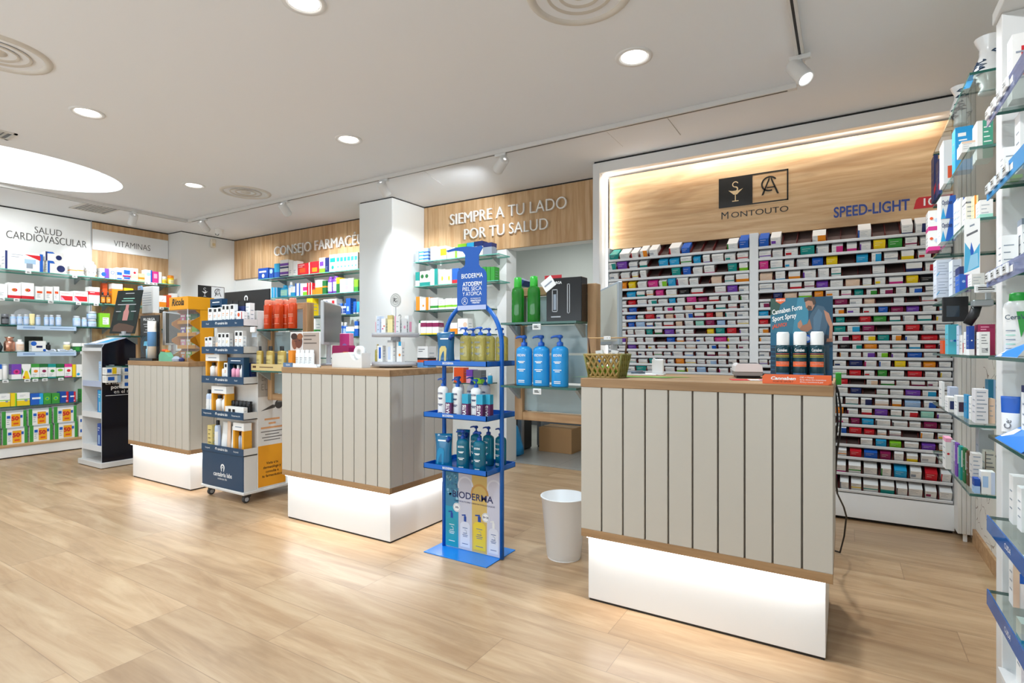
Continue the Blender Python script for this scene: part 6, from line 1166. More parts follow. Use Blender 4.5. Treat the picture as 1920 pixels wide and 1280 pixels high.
mb = MB(); x = at(650, 640, Y=2.80).x; mb.box(-.055, -.02, 0, .055, .02, .235, 'f', .004); mb.quad([(-.05, -.0206, .12), (.05, -.0206, .12), (.05, -.0206, .23), (-.05, -.0206, .23)], mat('ea4f9c', .35)); mb.disc(0, .13, -.0208, .03, mat('b28ad6', .4), 16, axis='y'); tag(mb.build('product_box', None, (x, 2.80, Z2)), 'pink pack standing behind the magenta pouch', 'box', G)
# clear perfume carousel
ACR = glassy('acrylic_clear', 'f2f4f5', .12, .03, .12, 'e6e6e8'); ACS = glassy('acrylic_solid', 'e9ebee', .12, .05, .55, 'e4e3e6')
cx_ = at(742, 680, Y=2.70); t = thing('perfume_carousel', 'two tier clear acrylic perfume carousel with round monogram sign', 'carousel', (cx_.x, 2.70, Z2)); R1 = .155
mb = MB(); mb.lathe([(0, 0), (R1 * .7, 0), (R1 * .7, .008), (0, .008)], 'k', 28); mb.lathe([(0, .008), (R1, .008), (R1, .036), (0, .036)], ACS, 36); mb.build('lower_tier', t)
mb = MB(); mb.lathe([(0, .036), (.032, .036), (.032, .20), (0, .20)], ACS, 20); mb.build('column', t)
mb = MB(); mb.lathe([(0, .20), (R1 * 1.0, .20), (R1 * 1.0, .226), (R1 * .97, .226), (R1 * .97, .206), (0, .206)], ACS, 36); mb.build('upper_tier', t)
mb = MB(); mb.tube([(0, 0, .206), (0, 0, .40)], .0035, ACS, 8); mb.prism([(.047 * math.cos(q), .445 + .047 * math.sin(q)) for q in [2 * math.pi * i / 32 for i in range(32)]], -.004, .002, mat('dcdad4', .4), axis='y')
mb.ring(0, .445, -.0046, .041, .043, 'd', 32); mb.ring(0, .445, -.0046, .028, .030, 'd', 32); mb.text('R', (-.004, -.0048, .431), 'k', h=.03, bold=.01); mb.text('G', (.006, -.0049, .431), 'k', h=.026); mb.build('round_sign', t)
for s in (-1, 1): mb = MB(); mb.disc(.04 * s, .335, -.004 * s, .016, mat('c9c6c0', .4), 16, axis='y'); mb.ring(.04 * s, .335, -.004 * s - .0004, .009, .011, 'd', 14); mb.tube([(.04 * s, -.003 * s + .001, .206), (.04 * s, -.003 * s + .001, .33)], .0015, 's', 5); mb.build('medallion', t)
GC = 'perfume boxes on the carousel'; cw = [('w', (('S', .2, 'f'), ('N', .3, .2, .8, .7, 3, 'a'))), ('w', (('D', .5, .5, .2, 'f', .3),)), ('w', (('R', .2, .2, .8, .7, 'f'),)), ('z', (('N', .2, .3, .8, .8, 3, 'd'),)), ('w', (('D', .35, .4, .16, 'p'), ('D', .7, .55, .16, 'O'))), ('i', (('t', .2, 'x'),))]
for k in range(9):
    an = math.radians(195 + 20.5 * k); r = .115; b_, o_ = cw[k % 6]; tag(put('perfume_box', carton(.033, .033, (.125, .11, .13)[k % 3], b_, o_), None, (cx_.x + r * math.cos(an), 2.70 + r * math.sin(an), Z2 + .207), an + math.pi / 2), f'slim perfume carton on the upper carousel tier, {ORD[k + 1]} from left', 'box', GC)
kit_bottle(.042, .03, .115, 'oil', 'x', None, .3, .35, .1, 'bottle', None, 'a', OILM).place((cx_.x - .105, 2.64, Z2 + .037), 0, 'small yellow perfume bottle at left of the lower carousel tier', 'bottle', GC)
for k, (dx, dy, b_, o_, h_) in enumerate(((-.03, -.10, 'w', (('R', .3, .2, .7, .9, 'b'),), .105), (.045, -.085, 'w', (('R', .1, .1, .6, .7, 'z'), ('t', .1, 's')), .14), (.10, -.06, 'w', (('D', .6, .35, .2, 'o'), ('R', .4, .8, .9, 1, 'c')), .13))): tag(put('perfume_box', carton(.045, .03, h_, b_, o_), None, (cx_.x + dx, 2.70 + dy, Z2 + .037)), f'white perfume carton on the lower carousel tier, {ORD[k + 1]} from left', 'box', GC)
x = at(798, 670, Y=2.77).x; mb = carton_mb(.088, .085, .138, 'w', (('b', .24, mat('5d9bd8', .4)), ('m', .24, .36, 'O'), ('m', .36, .46, 'k'), ('N', .12, .75, .8, .85, 2, 'd'))); tag(mb.build('product_box', None, (x + .006, 2.775, Z2)), 'square white box with red and blue foot at the counter corner', 'box', G)
# ================================================================== ON THE FAR COUNTER
Z1 = 1.0385; t = thing('product_stand', 'black display board with blue and white tube on the far counter', 'display', (-5.45, 2.375, Z1)); bw = at(298, 640, Y=2.46).x + 5.45
mb = MB(); mb.box(0, 0, 0, bw + .06, .16, .022, mat('1a1a1c', .2), .002); mb.build('base', t)
mb = MB(); mb.box(.01, .085, .022, bw, .095, .40, mat('141519', .25), .002); mb.text('FILORGA', (bw / 2, .0845, .355), 'W', h=.022, width=bw * .6, bold=.01)
for k, (z, u) in enumerate(((.32, .6), (.30, .5), (.27, .4), (.25, .55))): mb.quad([(bw * (.5 - u / 2), .0846, z), (bw * (.5 + u / 2), .0846, z), (bw * (.5 + u / 2), .0846, z + .006), (bw * (.5 - u / 2), .0846, z + .006)], 's')
for k in range(7): mb.ring(bw * .35, .14, .0844, .02 + .012 * k, .022 + .012 * k, mat(('1f6d8f', '2a8fb0', '174f6b')[k % 3], .3), 24, a0=20 * k, a1=20 * k + 120)
mb.quad([(bw * .2, .0842, .13), (bw * .55, .0842, .13), (bw * .5, .0842, .17), (bw * .25, .0842, .17)], mat('5fb4d6', .3)); mb.build('back_board', t)
mb = MB(); mb.lathe([(0, .022), (.033, .022), (.033, .125), (.034, .126), (.034, .25), (.033, .251), (.033, .345), (0, .345)], 'W', 20, bw - .035, .045, mts=[mat('efe9df', .35)] * 2 + [mat('5b8fc0', .35)] * 3 + [mat('efe9df', .35)] * 2); mb.build('tube', t); mb = MB(); mb.lathe([(0, .022), (.012, .022), (.012, .10), (.006, .105), (.006, .14), (0, .14)], mat('9fc7d9', .2), 14, bw - .10, .04); mb.build('vial', t)
rx0, rx1, ry0 = -4.875, -4.584, 2.425; t = thing('sweets_display', 'yellow sweets display with clear front on the far counter', 'display', (0, 0, Z1)); YL = mat('eda216', .35, key='ricola_yellow'); ry1 = ry0 + .22; rz = .535
mb = MB(); mb.box(rx0, ry0, .425, rx1, ry1, rz, YL, .002); mb.text('Ricola', (rx0 + .14, ry0 - .0008, .465), 'k', h=.055, width=.19, bold=.03, shear=.25); mb.build('header', t)
wav = [(ry0, 0), (ry1, 0), (ry1, .43), (ry0 + .09, .43)] + [(ry0 + .06 + .045 * math.sin(i / 18 * 3 * 2 * math.pi), .42 - .42 * i / 18) for i in range(19)]
for x in (rx0, rx1 - .006): mb = MB(); mb.prism(wav, x, x + .006, YL, axis='x'); mb.build('side_panel', t)
mb = MB(); mb.box(rx0, ry1 - .006, 0, rx1, ry1, .43, YL); mb.build('back_panel', t)
for z in (0, .105, .21, .315): mb = MB(); mb.box(rx0 + .006, ry0 + .07, z + .0, rx1 - .006, ry1 - .006, z + .006, YL); mb.box(rx0 + .006, ry0 + .064, z, rx1 - .006, ry0 + .07, z + .03, YL); mb.build('shelf', t)
mb = MB(); mb.quad([(rx0, ry0, 0), (rx1, ry0, 0), (rx1, ry0, .43), (rx0, ry0, .43)], ACR); mb.quad([(rx1, ry0, 0), (rx1, ry0 + .1, 0), (rx1, ry0 + .1, .43), (rx1, ry0, .43)], ACR); mb.tube([(rx1, ry0, 0), (rx1, ry0, .43)], .002, 'W', 6); mb.build('clear_front', t)
for r, row_ in enumerate(('oly', 'fxl', 'vyl', 'pgG')):
    for k, c in enumerate(row_): tag(put('sweet_box', carton(.078, .06, .075, c, (('D', .5, .42, .2, 'w'), ('R', .1, .72, .9, .92, 'w')) if k < 2 else (('b', .4, 'w'),)), None, (rx0 + .055 + .09 * k, ry0 + .115, Z1 + .0065 + .105 * r)), f'small {CN[c]} sweets box, {ORD[k + 1]} in {("bottom", "second", "third", "top")[r]} row of yellow display', 'box', 'sweets boxes in the yellow display')
t = thing('mint_tray', 'mint green stepped plastic tray beside the sweets display', 'tray', (at(318, 670, Y=2.40).x, 2.40, Z1)); mb = MB(); M_ = glassy('mint_plastic', 'a9ecc8', .1, .1, .6, '8fdcb6'); mb.prism([(-.13, 0), (.11, 0), (.11, .035), (.02, .04), (-.02, .075), (-.1, .08), (-.13, .05)], -.022, .022, M_, axis='y'); mb.build('tray_body', t); mb = MB(); mb.box(-.1, -.015, .078, -.05, .015, .10, 'O', .005); mb.box(-.045, -.015, .07, -.02, .015, .09, 'o', .004); mb.build('contents', t)
mb = MB(); rr = random.Random(4); mb.lathe([(0, 0), (.05, .002), (.055, .02), (.03, .04), (0, .045)], mat('a9b0bd', .3), 9, 0, 0, 1, .5, sm=False); mb.lathe([(0, 0), (.03, .002), (.034, .02), (0, .036)], 'n', 8, .06, .01, 1, .6, sm=False); tag(mb.build('plastic_bag', None, (-4.70, 2.395, Z1)), 'crumpled clear plastic bag in front of the sweets display', 'bag')
# ================================================================== ON THE NEAREST COUNTER
Z3 = 1.0135; t = thing('spray_display', 'orange and dark blue counter display with athlete poster and three sprays', 'display', (0, 0, Z3)); ox0, ox1 = -.272, -.042
mb = MB(); ORG = mat('ee6a35', .4, key='display_orange'); mb.box(ox0, 2.305, 0, ox1, 2.44, .010, ORG); mb.prism([(ox0, 0), (ox1 - .01, 0), (ox1, .008), (ox1, .036), (ox0 + .008, .036), (ox0, .028)], 2.300, 2.305, ORG, axis='y')
mb.text('Cannaben', (ox0 + .072, 2.2994, .016), 'W', h=.0115, width=.085, bold=.03, shear=.2); mb.text('FORTE SPORT', (ox0 + .072, 2.2994, .006), mat('7a2d16', .5), h=.0065, width=.07, shear=.2)
for k, s_ in enumerate(('CBD + Mentol', 'Spray efecto frío instantáneo', 'Alivia y reconforta la piel')): mb.text(s_, (ox0 + .128, 2.2994, .024 - .0085 * k), 'W', h=.0055, align='l', width=(.045, .085, .075)[k])
mb.build('base_tray', t)
px0, px1, pz0, pz1 = -.257, -.040, .010, .335; W_, Hh = px1 - px0, pz1 - pz0; yb_ = 2.425
mb = MB(); mb.box(px0, yb_, pz0, px1, yb_ + .005, pz1, mat('1f4a63', .4)); PU = lambda pts, c, d=.0006: mb.quad([(px0 + W_ * u, yb_ - d, pz0 + Hh * v) for u, v in pts], mat(c, .45) if len(c) > 1 else c)
PU([(0, .55), (.55, .55), (.55, 1), (0, 1)], '2f7088'); PU([(.35, .5), (.62, .5), (.62, 1), (.45, 1)], '3f87a0', .0007); PU([(0, .8), (.12, .8), (.2, 1), (0, 1)], '35544a', .0008); PU([(0, .42), (.4, .42), (.4, .56), (0, .58)], '1c6484', .0008); PU([(.0, .0), (1, .0), (1, .42), (0, .42)], '163a52', .0007)
for k in range(7): PU([(0, .06 + .055 * k), (.36, .05 + .055 * k), (.36, .065 + .055 * k), (0, .075 + .055 * k)], '245a78', .0009)
PU([(.88, .02), (1, .06), (1, .4), (.9, .38)], '1d5478', .0009); PU([(.87, .14), (.95, .12), (.95, .42), (.87, .42)], '39505e', .001)
# crouching athlete: thighs, trunk, arms, head, hair (printed picture)
PU([(.40, .42), (.95, .44), (.98, .52), (.75, .60), (.45, .55), (.38, .48)], '2b3440', .0012); PU([(.66, .47), (.80, .46), (.80, .52), (.68, .53)], '8a5a44', .0013)
PU([(.62, .55), (.60, .68), (.66, .80), (.76, .90), (.86, .88), (.93, .80), (.92, .66), (.88, .54), (.75, .52)], '466074', .0014); PU([(.70, .58), (.80, .6), (.84, .8), (.78, .86), (.7, .75)], '55748a', .0015)
PU([(.64, .74), (.68, .62), (.60, .58), (.50, .60), (.46, .66), (.49, .70), (.53, .66), (.60, .68)], 'a06e54', .0016); PU([(.45, .69), (.50, .73), (.53, .67), (.48, .62), (.45, .64)], 'b88468', .0017)
PU([(.86, .84), (.94, .80), (1.0, .66), (.99, .48), (.94, .48), (.95, .64), (.90, .72)], 'b98469', .0016); PU([(.90, .46), (1, .46), (1, .50), (.91, .50)], '9c6a52', .0017)
PU([(.58, .88), (.57, .95), (.62, .98), (.70, .98), (.72, .90), (.68, .84), (.62, .84)], 'b5846a', .0017); PU([(.56, .94), (.55, .99), (.64, 1.0), (.72, .99), (.74, .92), (.70, .90), (.68, .95), (.62, .96)], '4a3b33', .0018); PU([(.59, .87), (.63, .84), (.68, .85), (.67, .89), (.62, .90)], '5c4639', .0019)
mb.ring(px0 + W_ * .60, pz0 + Hh * .50, yb_ - .002, .010, .016, 'b', 24); mb.disc(px0 + W_ * .60, pz0 + Hh * .50, yb_ - .0019, .0095, 'z', 18, axis='y'); mb.prism([(px0 + W_ * .09, pz1), (px0 + W_ * .09, pz1 - .012), (px0 + W_ * .17, pz1 - .024), (px0 + W_ * .25, pz1 - .012), (px0 + W_ * .25, pz1)], yb_ - .0016, yb_ - .001, ORG, axis='y'); mb.text('NUEVO', (px0 + W_ * .17, yb_ - .002, pz1 - .012), 'W', h=.007, bold=.02)
for k, (s_, u, c) in enumerate((('Cannaben Forte', .50, 'W'), ('Sport Spray', .41, 'W'), ('¡ALIVIO!', .25, 'O'))): mb.text(s_, (px0 + W_ * .035, yb_ - .0021, pz0 + Hh * (.80 - .085 * k)), c, h=.019 if k < 2 else .015, width=W_ * u, align='l', bold=.02, shear=.2, ux=(.985, 0, .17), uy=(-.17, 0, .985))
mb.build('poster_panel', t)
can = kit_can(.054, .188, '17404a', 'w', 'spray_can', .27, ((.40, .54, ORG), (.04, .22, mat('3f6f98', .3)), (.70, .715, 'y'), (.66, .67, 'y'), (.745, .76, 'O'), (.465, .475, 'W'), (.50, .51, 'W')), 'Cannaben'); GS = 'sprays in the orange counter display'
for k, px in enumerate((1468, 1500, 1532)): can.place((at(px, 660, Y=2.365).x, 2.365, Z3 + .0103), 0, f'dark green spray can with white cap in orange display, {ORD[k + 1]} from left', 'spray can', GS)
# bamboo basket with lattice walls and upright handle
bkx = -.945; t = thing('bamboo_basket', 'small green brown lattice bamboo basket at the left end of the counter', 'basket', (bkx, 2.40, Z3)); BM = mat('a88a4c', .5, key='bamboo'); BG = mat('84803f', .5, key='bamboo_green')
def basket():
    mb = MB(); w0, w1, d0, d1, h = .070, .090, .045, .060, .108
    C = lambda s, u, v: (s[0] * (w0 + (w1 - w0) * v) * u[0], s[1] * (d0 + (d1 - d0) * v) * u[1], h * v)
    for side in range(4):
        n = 6 if side % 2 == 0 else 4
        def pt(a, v, side=side):
            W = w0 + (w1 - w0) * v; D = d0 + (d1 - d0) * v
            return ((-W + 2 * W * a, -D, h * v), (W, -D + 2 * D * a, h * v), (W - 2 * W * a, D, h * v), (-W, D - 2 * D * a, h * v))[side]
        for k in range(-2, n + 1):
            for sg in (1, -1):
                P = []
                for i in range(9):
                    v = i / 8; a = (k + 2.2 * v + .3) / n if sg > 0 else (k + 2.2 * (1 - v) + .3) / n
                    if 0 <= a <= 1: P.append(pt(a, v))
                if len(P) > 1: mb.tube(P, .0062, BM if side % 2 == 0 else BG, 4)
        for v, r in ((0.02, .006), (.97, .006)): mb.tube([pt(0, v), pt(1, v)], r, BM if side % 2 == 0 else BG, 6)
        mb.tube([pt(0, 0), pt(0, 1)], .006, BG, 6)
    mb.box(-w0, -d0, 0, w0, d0, .004, BG); return mb
basket().build('basket_body', t)
mb = MB(); mb.tube([(-.086, 0, .09), (-.096, 0, .185)], .0045, mat('5b3a20', .5), 8); mb.tube([(.086, 0, .09), (.096, 0, .185)], .0045, mat('5b3a20', .5), 8); mb.tube([(-.098, 0, .183), (.098, 0, .183)], .003, mat('c9a06d', .5), 8); mb.build('handle', t)
mb = MB(); mb.box(-.016, -.004, -.008, .018, -.0036, .008, 'W'); mb.text('11,95 €', (.001, -.0042, -.004), 'd', h=.007); tag(mb.build('price_label', None, (bkx, 2.3995, Z3 + .183)), 'tiny white price label on the basket handle', 'price label')
for k, (dx, c, o_) in enumerate(((-.03, 'w', (('R', .2, .1, .8, .4, 'b'), ('D', .5, .7, .3, 's'))), (.025, 'w', (('N', .2, .3, .8, .8, 2, 'a'),)))): o = tag(put('product_box', carton(.034, .016, .075, c, o_), None, (bkx + dx, 2.40, Z3 + .05)), f'small white packet in the bamboo basket, {("with blue mark", "lying at the right")[k]}', 'box', 'packets in the basket'); o.rotation_euler = (0, -.12 + .3 * k, .1)
mb = MB(); mb.box(-.06, -.035, 0, .06, .035, .045, 'l', .01); tag(mb.build('soap_pack', None, (bkx, 2.40, Z3 + .0045)), 'lime green pack at the bottom of the bamboo basket', 'pack', 'packets in the basket')
mb = MB(); mb.quad([(-1.10, 2.33, .0006), (-.62, 2.55, .0006), (-.60, 2.58, .0006), (-.80, 2.56, .0006), (-1.02, 2.42, .0006)], mat('6fae35', .5)); mb.quad([(-.95, 2.50, .0004), (-.70, 2.46, .0004), (-.66, 2.50, .0004), (-.9, 2.56, .0004)], mat('4f8a2c', .5)); o = tag(mb.build('green_leaflet', None, (0, .0, Z3 + .0004)), 'thin green ribbon leaflet lying under the bamboo basket', 'leaflet')
t = thing('card_holder', 'small white upright card holder at the back of the nearest counter', 'card holder', (at(1233, 690, Y=2.74).x, 2.74, Z3)); mb = MB(); mb.box(-.036, -.02, 0, .036, .025, .006, 'w', .002); mb.build('base', t); mb = MB(); mb.box(-.03, .0, .006, .03, .012, .08, 'w', .004); mb.lathe([(0, .08), (.006, .08), (.006, .084), (0, .086)], 'w', 10, -.02, .006); mb.build('upright', t)
t = thing('card_terminal', 'white and grey card payment terminal left of the spray display', 'card terminal', (at(1400, 690, Y=2.72).x, 2.72, Z3), .25); mb = MB(); mb.prism([(-.055, .012), (.055, .012), (.058, .03), (-.058, .03)], -.085, .075, mat('8f8a86', .45), axis='y'); mb.prism([(-.058, .03), (.058, .03), (.054, .058), (.04, .066), (-.045, .066), (-.056, .055)], -.088, .08, mat('e3ddd9', .35), axis='y'); mb.build('terminal_body', t)
mb = MB(); mb.box(-.04, -.06, .066, .04, -.0, .068, 'k'); mb.build('display', t); mb = MB(); mb.box(.05, -.03, .008, .13, .06, .03, 'd', .008); mb.box(-.05, -.07, 0, .05, .06, .012, 'k'); mb.build('cradle', t)
mb = MB(); mb.box(-.09, -.05, 0, .07, .05, .001, 'r'); mb.box(-.02, -.06, .001, .1, .02, .002, 'W'); mb.box(.02, -.05, .002, .09, .0, .0026, mat('c22f6a', .5)); o = tag(mb.build('flyer', None, (at(1412, 708, Y=2.52).x, 2.52, Z3), .3), 'red and white flyers under the card terminal', 'flyer')
mb = MB(); mb.box(-.12, -.08, 0, .1, .08, .004, 'W'); tag(mb.build('notepad', None, (at(1195, 697, Y=2.75).x, 2.75, Z3), .2), 'white paper sheets behind the bamboo basket', 'paper'); mb = MB(); mb.tube([(-.06, 0, 0), (.06, .01, 0)], .006, mat('5d6b78', .3), 8); mb.tube([(-.05, .02, 0), (.05, .0, .008)], .005, 'd', 8); tag(mb.build('pen', None, (at(1188, 697, Y=2.72).x, 2.71, Z3 + .0105), .1), 'grey pens lying on the white paper sheets', 'pen')
mb = MB(); mb.box(-.0365, 2.84, .985, -.014, 2.87, 1.040, mat('2f9a2f', .4), .002); tag(mb.build('green_adapter', None), 'small green adapter box at right edge of the nearest counter', 'adapter')
for k, pts in enumerate(([(1564, 712, 2.90), (1572, 735, 2.91), (1577, 770, 2.93), (1575, 810, 2.95), (1569, 850, 3.0), (1566, 890, 3.1), (1570, 925, 3.2), (1582, 950, 3.3), (1587, 968, 3.4)], [(1562, 716, 2.99), (1568, 745, 3.0), (1571, 790, 3.02), (1564, 840, 3.06), (1560, 880, 3.16)])):
    P = [at(a, b, Y=c) for a, b, c in pts]
    if k == 0: P += [Vector((P[-1].x - .01, 3.5, .12)), Vector((P[-1].x - .03, 3.55, .01)), Vector((P[-1].x - .10, 3.6, .006))]
    else: P += [Vector((P[-1].x - .03, 3.2, .3)), Vector((P[-1].x - .06, 3.22, .006))]
    mb = MB(); mb.tube(P, .0045, 'k', 6); tag(mb.build('power_cable', None), ('long black cable hanging behind the right end of the nearest counter', 'short black cable beside the long one at the nearest counter')[k], 'cable')
t = thing('waste_bin', 'translucent white plastic waste bin left of the nearest counter', 'bin', (-1.322, 2.715, 0)); BN = glassy('bin_plastic', 'fbfbfa', .06, .4, .88, 'fbfaf8'); mb = MB(); mb.lathe([(0, .004), (.088, .004), (.094, .012), (.124, .33), (.129, .333), (.129, .338), (.121, .338), (.09, .02), (0, .018)], BN, 40); mb.build('bin_body', t); mb = MB(); mb.lathe([(.084, 0), (.09, 0), (.09, .006), (.084, .006)], 'W', 32); mb.build('foot_ring', t)
# ================================================================== RIGHT WALL: FAR BAY OF GLASS SHELVES
RZ = [2.185, 1.905, 1.636, 1.381, 1.121, .862, .603]; RX0 = .40
GR = 'cartons on the right wall shelves'
for i, z in enumerate(RZ):
    t = thing('glass_shelf', f'{ORD[i + 1]} glass shelf from the top beside the medicine cabinet on the right wall', 'shelf', (.525, 3.15, z), 0, 'glass shelves on the right wall')
    mb = MB(); glass_slab(mb, RX0 - .525, 2.65 - 3.15, -.010, XR - .525, 3.66 - 3.15, 0, GEDGE); mb.build('pane', t)
def nb(px0, px1, py, y, z, base, ops, label, d=.10, lift=0, group=GR, name='product_box'):
    """carton whose near face stands in the plane Y = y"""
    a, b = at(px0, 600, Y=y), at(px1, 600, Y=y); b.x = min(b.x, XR - .01); top = at((px0 + px1) / 2, py, Y=y).z; h = max(.03, top - z - lift)
    return tag(put(name, carton(b.x - a.x, d, h, base, tuple(ops)), None, ((a.x + b.x) / 2, y + d / 2, z + lift + .0005)), label, 'box', group)
L4 = ('N', .12, .2, .85, .8, 5, 'a'); L3 = ('N', .12, .3, .8, .7, 3, 'a')
for k, (x, y, h, r) in enumerate(((.50, 2.91, .225, .050), (.46, 3.25, .175, .042))):
    t = thing('porcelain_vase', ('tall white porcelain vase with dark blue motifs, nearer one on top right shelf', 'smaller white porcelain vase with blue motifs at far end of top right shelf')[k], 'vase', (x, y, RZ[0] + .0005), 0, 'porcelain vases'); cm = mat('eef0f2', .2, coat=.6); nvm = mat('2c4766', .35)
    P = [(0, 0), (r * .62, 0), (r * .7, h * .03), (r * .5, h * .12), (r, h * .34), (r * .95, h * .45), (r * .62, h * .68), (r * .6, h * .8), (r * .85, h * .93), (r * .95, h)]
    mb = MB(); mb.lathe(P, cm, 28); mb.lathe([(r * .95, h), (r * .5, h * .98)], cm, 28); mb.build('body', t); mb = MB(); rr = random.Random(k)
    def rad(v):
        for (r0, z0), (r1, z1) in zip(P[1:], P[2:]):
            if z0 <= v * h <= z1: return r0 + (r1 - r0) * (v * h - z0) / max(1e-6, z1 - z0)
        return r
    for i in range(16):
        a0, v0 = rr.uniform(0, 6.28), rr.choice((.25, .38, .52, .72, .86)); mb.tube([((rad(v) + .001) * math.cos(a0 + .5 * math.sin(9 * u)), (rad(v) + .001) * math.sin(a0 + .5 * math.sin(9 * u)), v * h) for u, v in [(q / 6, v0 + .12 * (q / 6 - .5)) for q in range(7)]], .0032, nvm, 4)
    mb.build('motif', t)
w = 'on second right wall shelf'
nb(1751, 1759, 290, 3.50, RZ[1], 'n', [('P', ((0, .1), (1, .4), (1, .55), (0, .25)), 'r')], f'narrow navy carton with red slash, left of two {w}'); nb(1760, 1767, 297, 3.38, RZ[1], 'n', [('P', ((0, .1), (1, .4), (1, .55), (0, .25)), 'r')], f'narrow navy carton with red slash, right of two {w}')
nb(1769, 1789, 262, 3.18, RZ[1], 'w', [('R', .4, .12, .9, .4, 'O')], f'tall white carton with red corner mark {w}', .12); nb(1791, 1825, 237, 2.98, RZ[1], mat('1795d4', .35), [('R', .15, .78, .6, .86, 'W'), ('N', .2, .35, .7, .68, 4, 'W')], f'large sky blue carton {w}', .08)
nb(1832, 1862, 225, 2.84, RZ[1], 'w', [('R', .35, 0, 1, 1, mat('3f9a80', .4)), ('N', .42, .3, .9, .8, 5, 'W')], f'white and green carton by the white upright {w}', .09); nb(1803, 1829, 264, 2.71, RZ[1], 'w', [('t', .2, 'e'), L3], f'small white carton with beige top at front {w}')
w = 'on third right wall shelf'; opt = [('P', ((.3, .0), (1, .0), (1, 1), (.62, 1)), 'b'), ('P', ((0, 0), (.35, 0), (.15, .5)), 'c'), ('T', 'Optiben', .42, .62, .2, 'n', .7)]
for k in (0, 1):
    h_ = (at(1776, 410, Y=3.16).z - RZ[2]); o = nb(1764, 1792, 410, 3.16, RZ[2], 'w', opt, f'white and blue eye drop carton, {("lower", "upper")[k]} of two stacked {w}', .11); o.location.z += k * (h_ + .001)
    h_ = (at(1751, 432, Y=3.42).z - RZ[2]); o = nb(1741, 1763, 432, 3.42, RZ[2], 'w', [('b', .2, 'p'), ('D', .25, .6, .15, 'O'), ('D', .7, .5, .2, 'z')], f'white and pink carton, {("lower", "upper")[k]} of two stacked {w}', .11); o.location.z += k * (h_ + .001)
mb = MB(); ap, bp = at(1764, 600, Y=3.159), at(1792, 600, Y=3.159); h_ = at(1776, 410, Y=3.16).z - RZ[2]
nb(1795, 1800, 372, 3.02, RZ[2], 'z', [], f'thin lilac carton {w}'); nb(1801, 1808, 370, 2.95, RZ[2], 'w', [('E', .3, 'b')], f'thin white carton with blue edge {w}'); nb(1811, 1832, 368, 2.84, RZ[2], 'w', [('m', .78, .84, 'd'), L4], f'white carton with dark text band {w}', .08); nb(1827, 1834, 366, 2.76, RZ[2], 'i', [('S', .5, 'o')], f'thin cream and orange carton {w}', .06); nb(1837, 1862, 374, 2.68, RZ[2], 'w', [('b', .25, 'q'), L3], f'white carton with mint foot by the upright {w}', .08)
a, b = at(1808, 410, Y=2.645), at(1838, 512, Y=2.645); mb = MB(); W_, H_ = b.x - a.x, a.z - b.z; mb.box(0, 0, -H_, W_, .001, 0, 'W'); Pq = lambda pts, c, e=.0004: mb.quad([(W_ * u, -e, -H_ * v) for u, v in pts], c)
Pq([(0, .98), (.95, .88), (.98, .45), (.6, .62), (.35, .55), (.05, .42)], mat('4fb1dc', .4)); Pq([(.45, .42), (.62, .6), (.45, .72), (.38, .56)], 'b', .0006); Pq([(.2, .95), (.9, .85), (.85, .62), (.4, .66)], mat('9ad0ec', .4), .0007); Pq([(.15, .28), (.85, .20), (.86, .24), (.16, .32)], 'd', .0005); Pq([(.35, .12), (.65, .09), (.66, .12), (.36, .15)], 'a', .0005)
tag(mb.build('hanging_leaflet', None, (a.x, 2.6485, RZ[2] - .001)), 'white and blue leaflet hanging from the near edge of third right shelf', 'leaflet')
w = 'on fourth right wall shelf'
for k in (0, 1):
    o = nb(1756, 1784, 522, 3.16, RZ[3], mat('d3dae6', .45), [L4, ('P', ((0, .1), (.2, .3), (.2, .36), (0, .16)), 'c')], f'pale grey carton with small print, {("lower", "upper")[k]} of two stacked {w}', .11); o.location.z += k * (at(1770, 522, Y=3.16).z - RZ[3] + .001)
nb(1786, 1803, 486, 3.04, RZ[3], mat('d3dae6', .45), [L4], f'tall pale grey carton with small print {w}', .1); nb(1799, 1821, 499, 2.88, RZ[3], 'b', [('R', .55, 0, 1, 1, 'v'), ('t', .3, 'n'), ('D', .35, .4, .14, 'u')], f'blue and violet carton {w}', .1); nb(1822, 1846, 512, 2.74, RZ[3], 'w', [L3], f'plain white carton behind leaflet {w}', .08)
t = thing('price_checker', 'black flat screen device hanging below the fourth right wall shelf', 'device', (0, 3.0, 0)); a, b = at(1768, 553, Y=3.0), at(1816, 602, Y=3.0); mb = MB(); mb.box(a.x, 0, b.z, b.x, .03, RZ[3] - .0105, 'k', .002); mb.build('casing', t); mb = MB(); mb.box(a.x + .012, -.0015, b.z + .02, b.x - .03, 0, RZ[3] - .05, mat('37424d', .1)); mb.build('screen', t)
t = thing('barcode_scanner', 'grey holder with black handle below the fourth right wall shelf', 'device', (0, 2.80, 0)); a, b = at(1825, 562, Y=2.8), at(1864, 573, Y=2.8); mb = MB(); mb.box(a.x, 0, b.z, b.x, .06, a.z, mat('a8acb0', .3, .4), .003); mb.box(b.x - .02, .02, a.z, b.x - .005, .04, RZ[3] - .0105, 's'); mb.build('holder', t); c = at(1835, 575, Y=2.8); mb = MB(); mb.tube([(c.x, .03, b.z + .004), (c.x - .01, .03, b.z - .03), (c.x - .03, .03, b.z - .07)], [.016, .018, .016], 'k', 12); mb.build('handle', t)
w = 'on fifth right wall shelf'
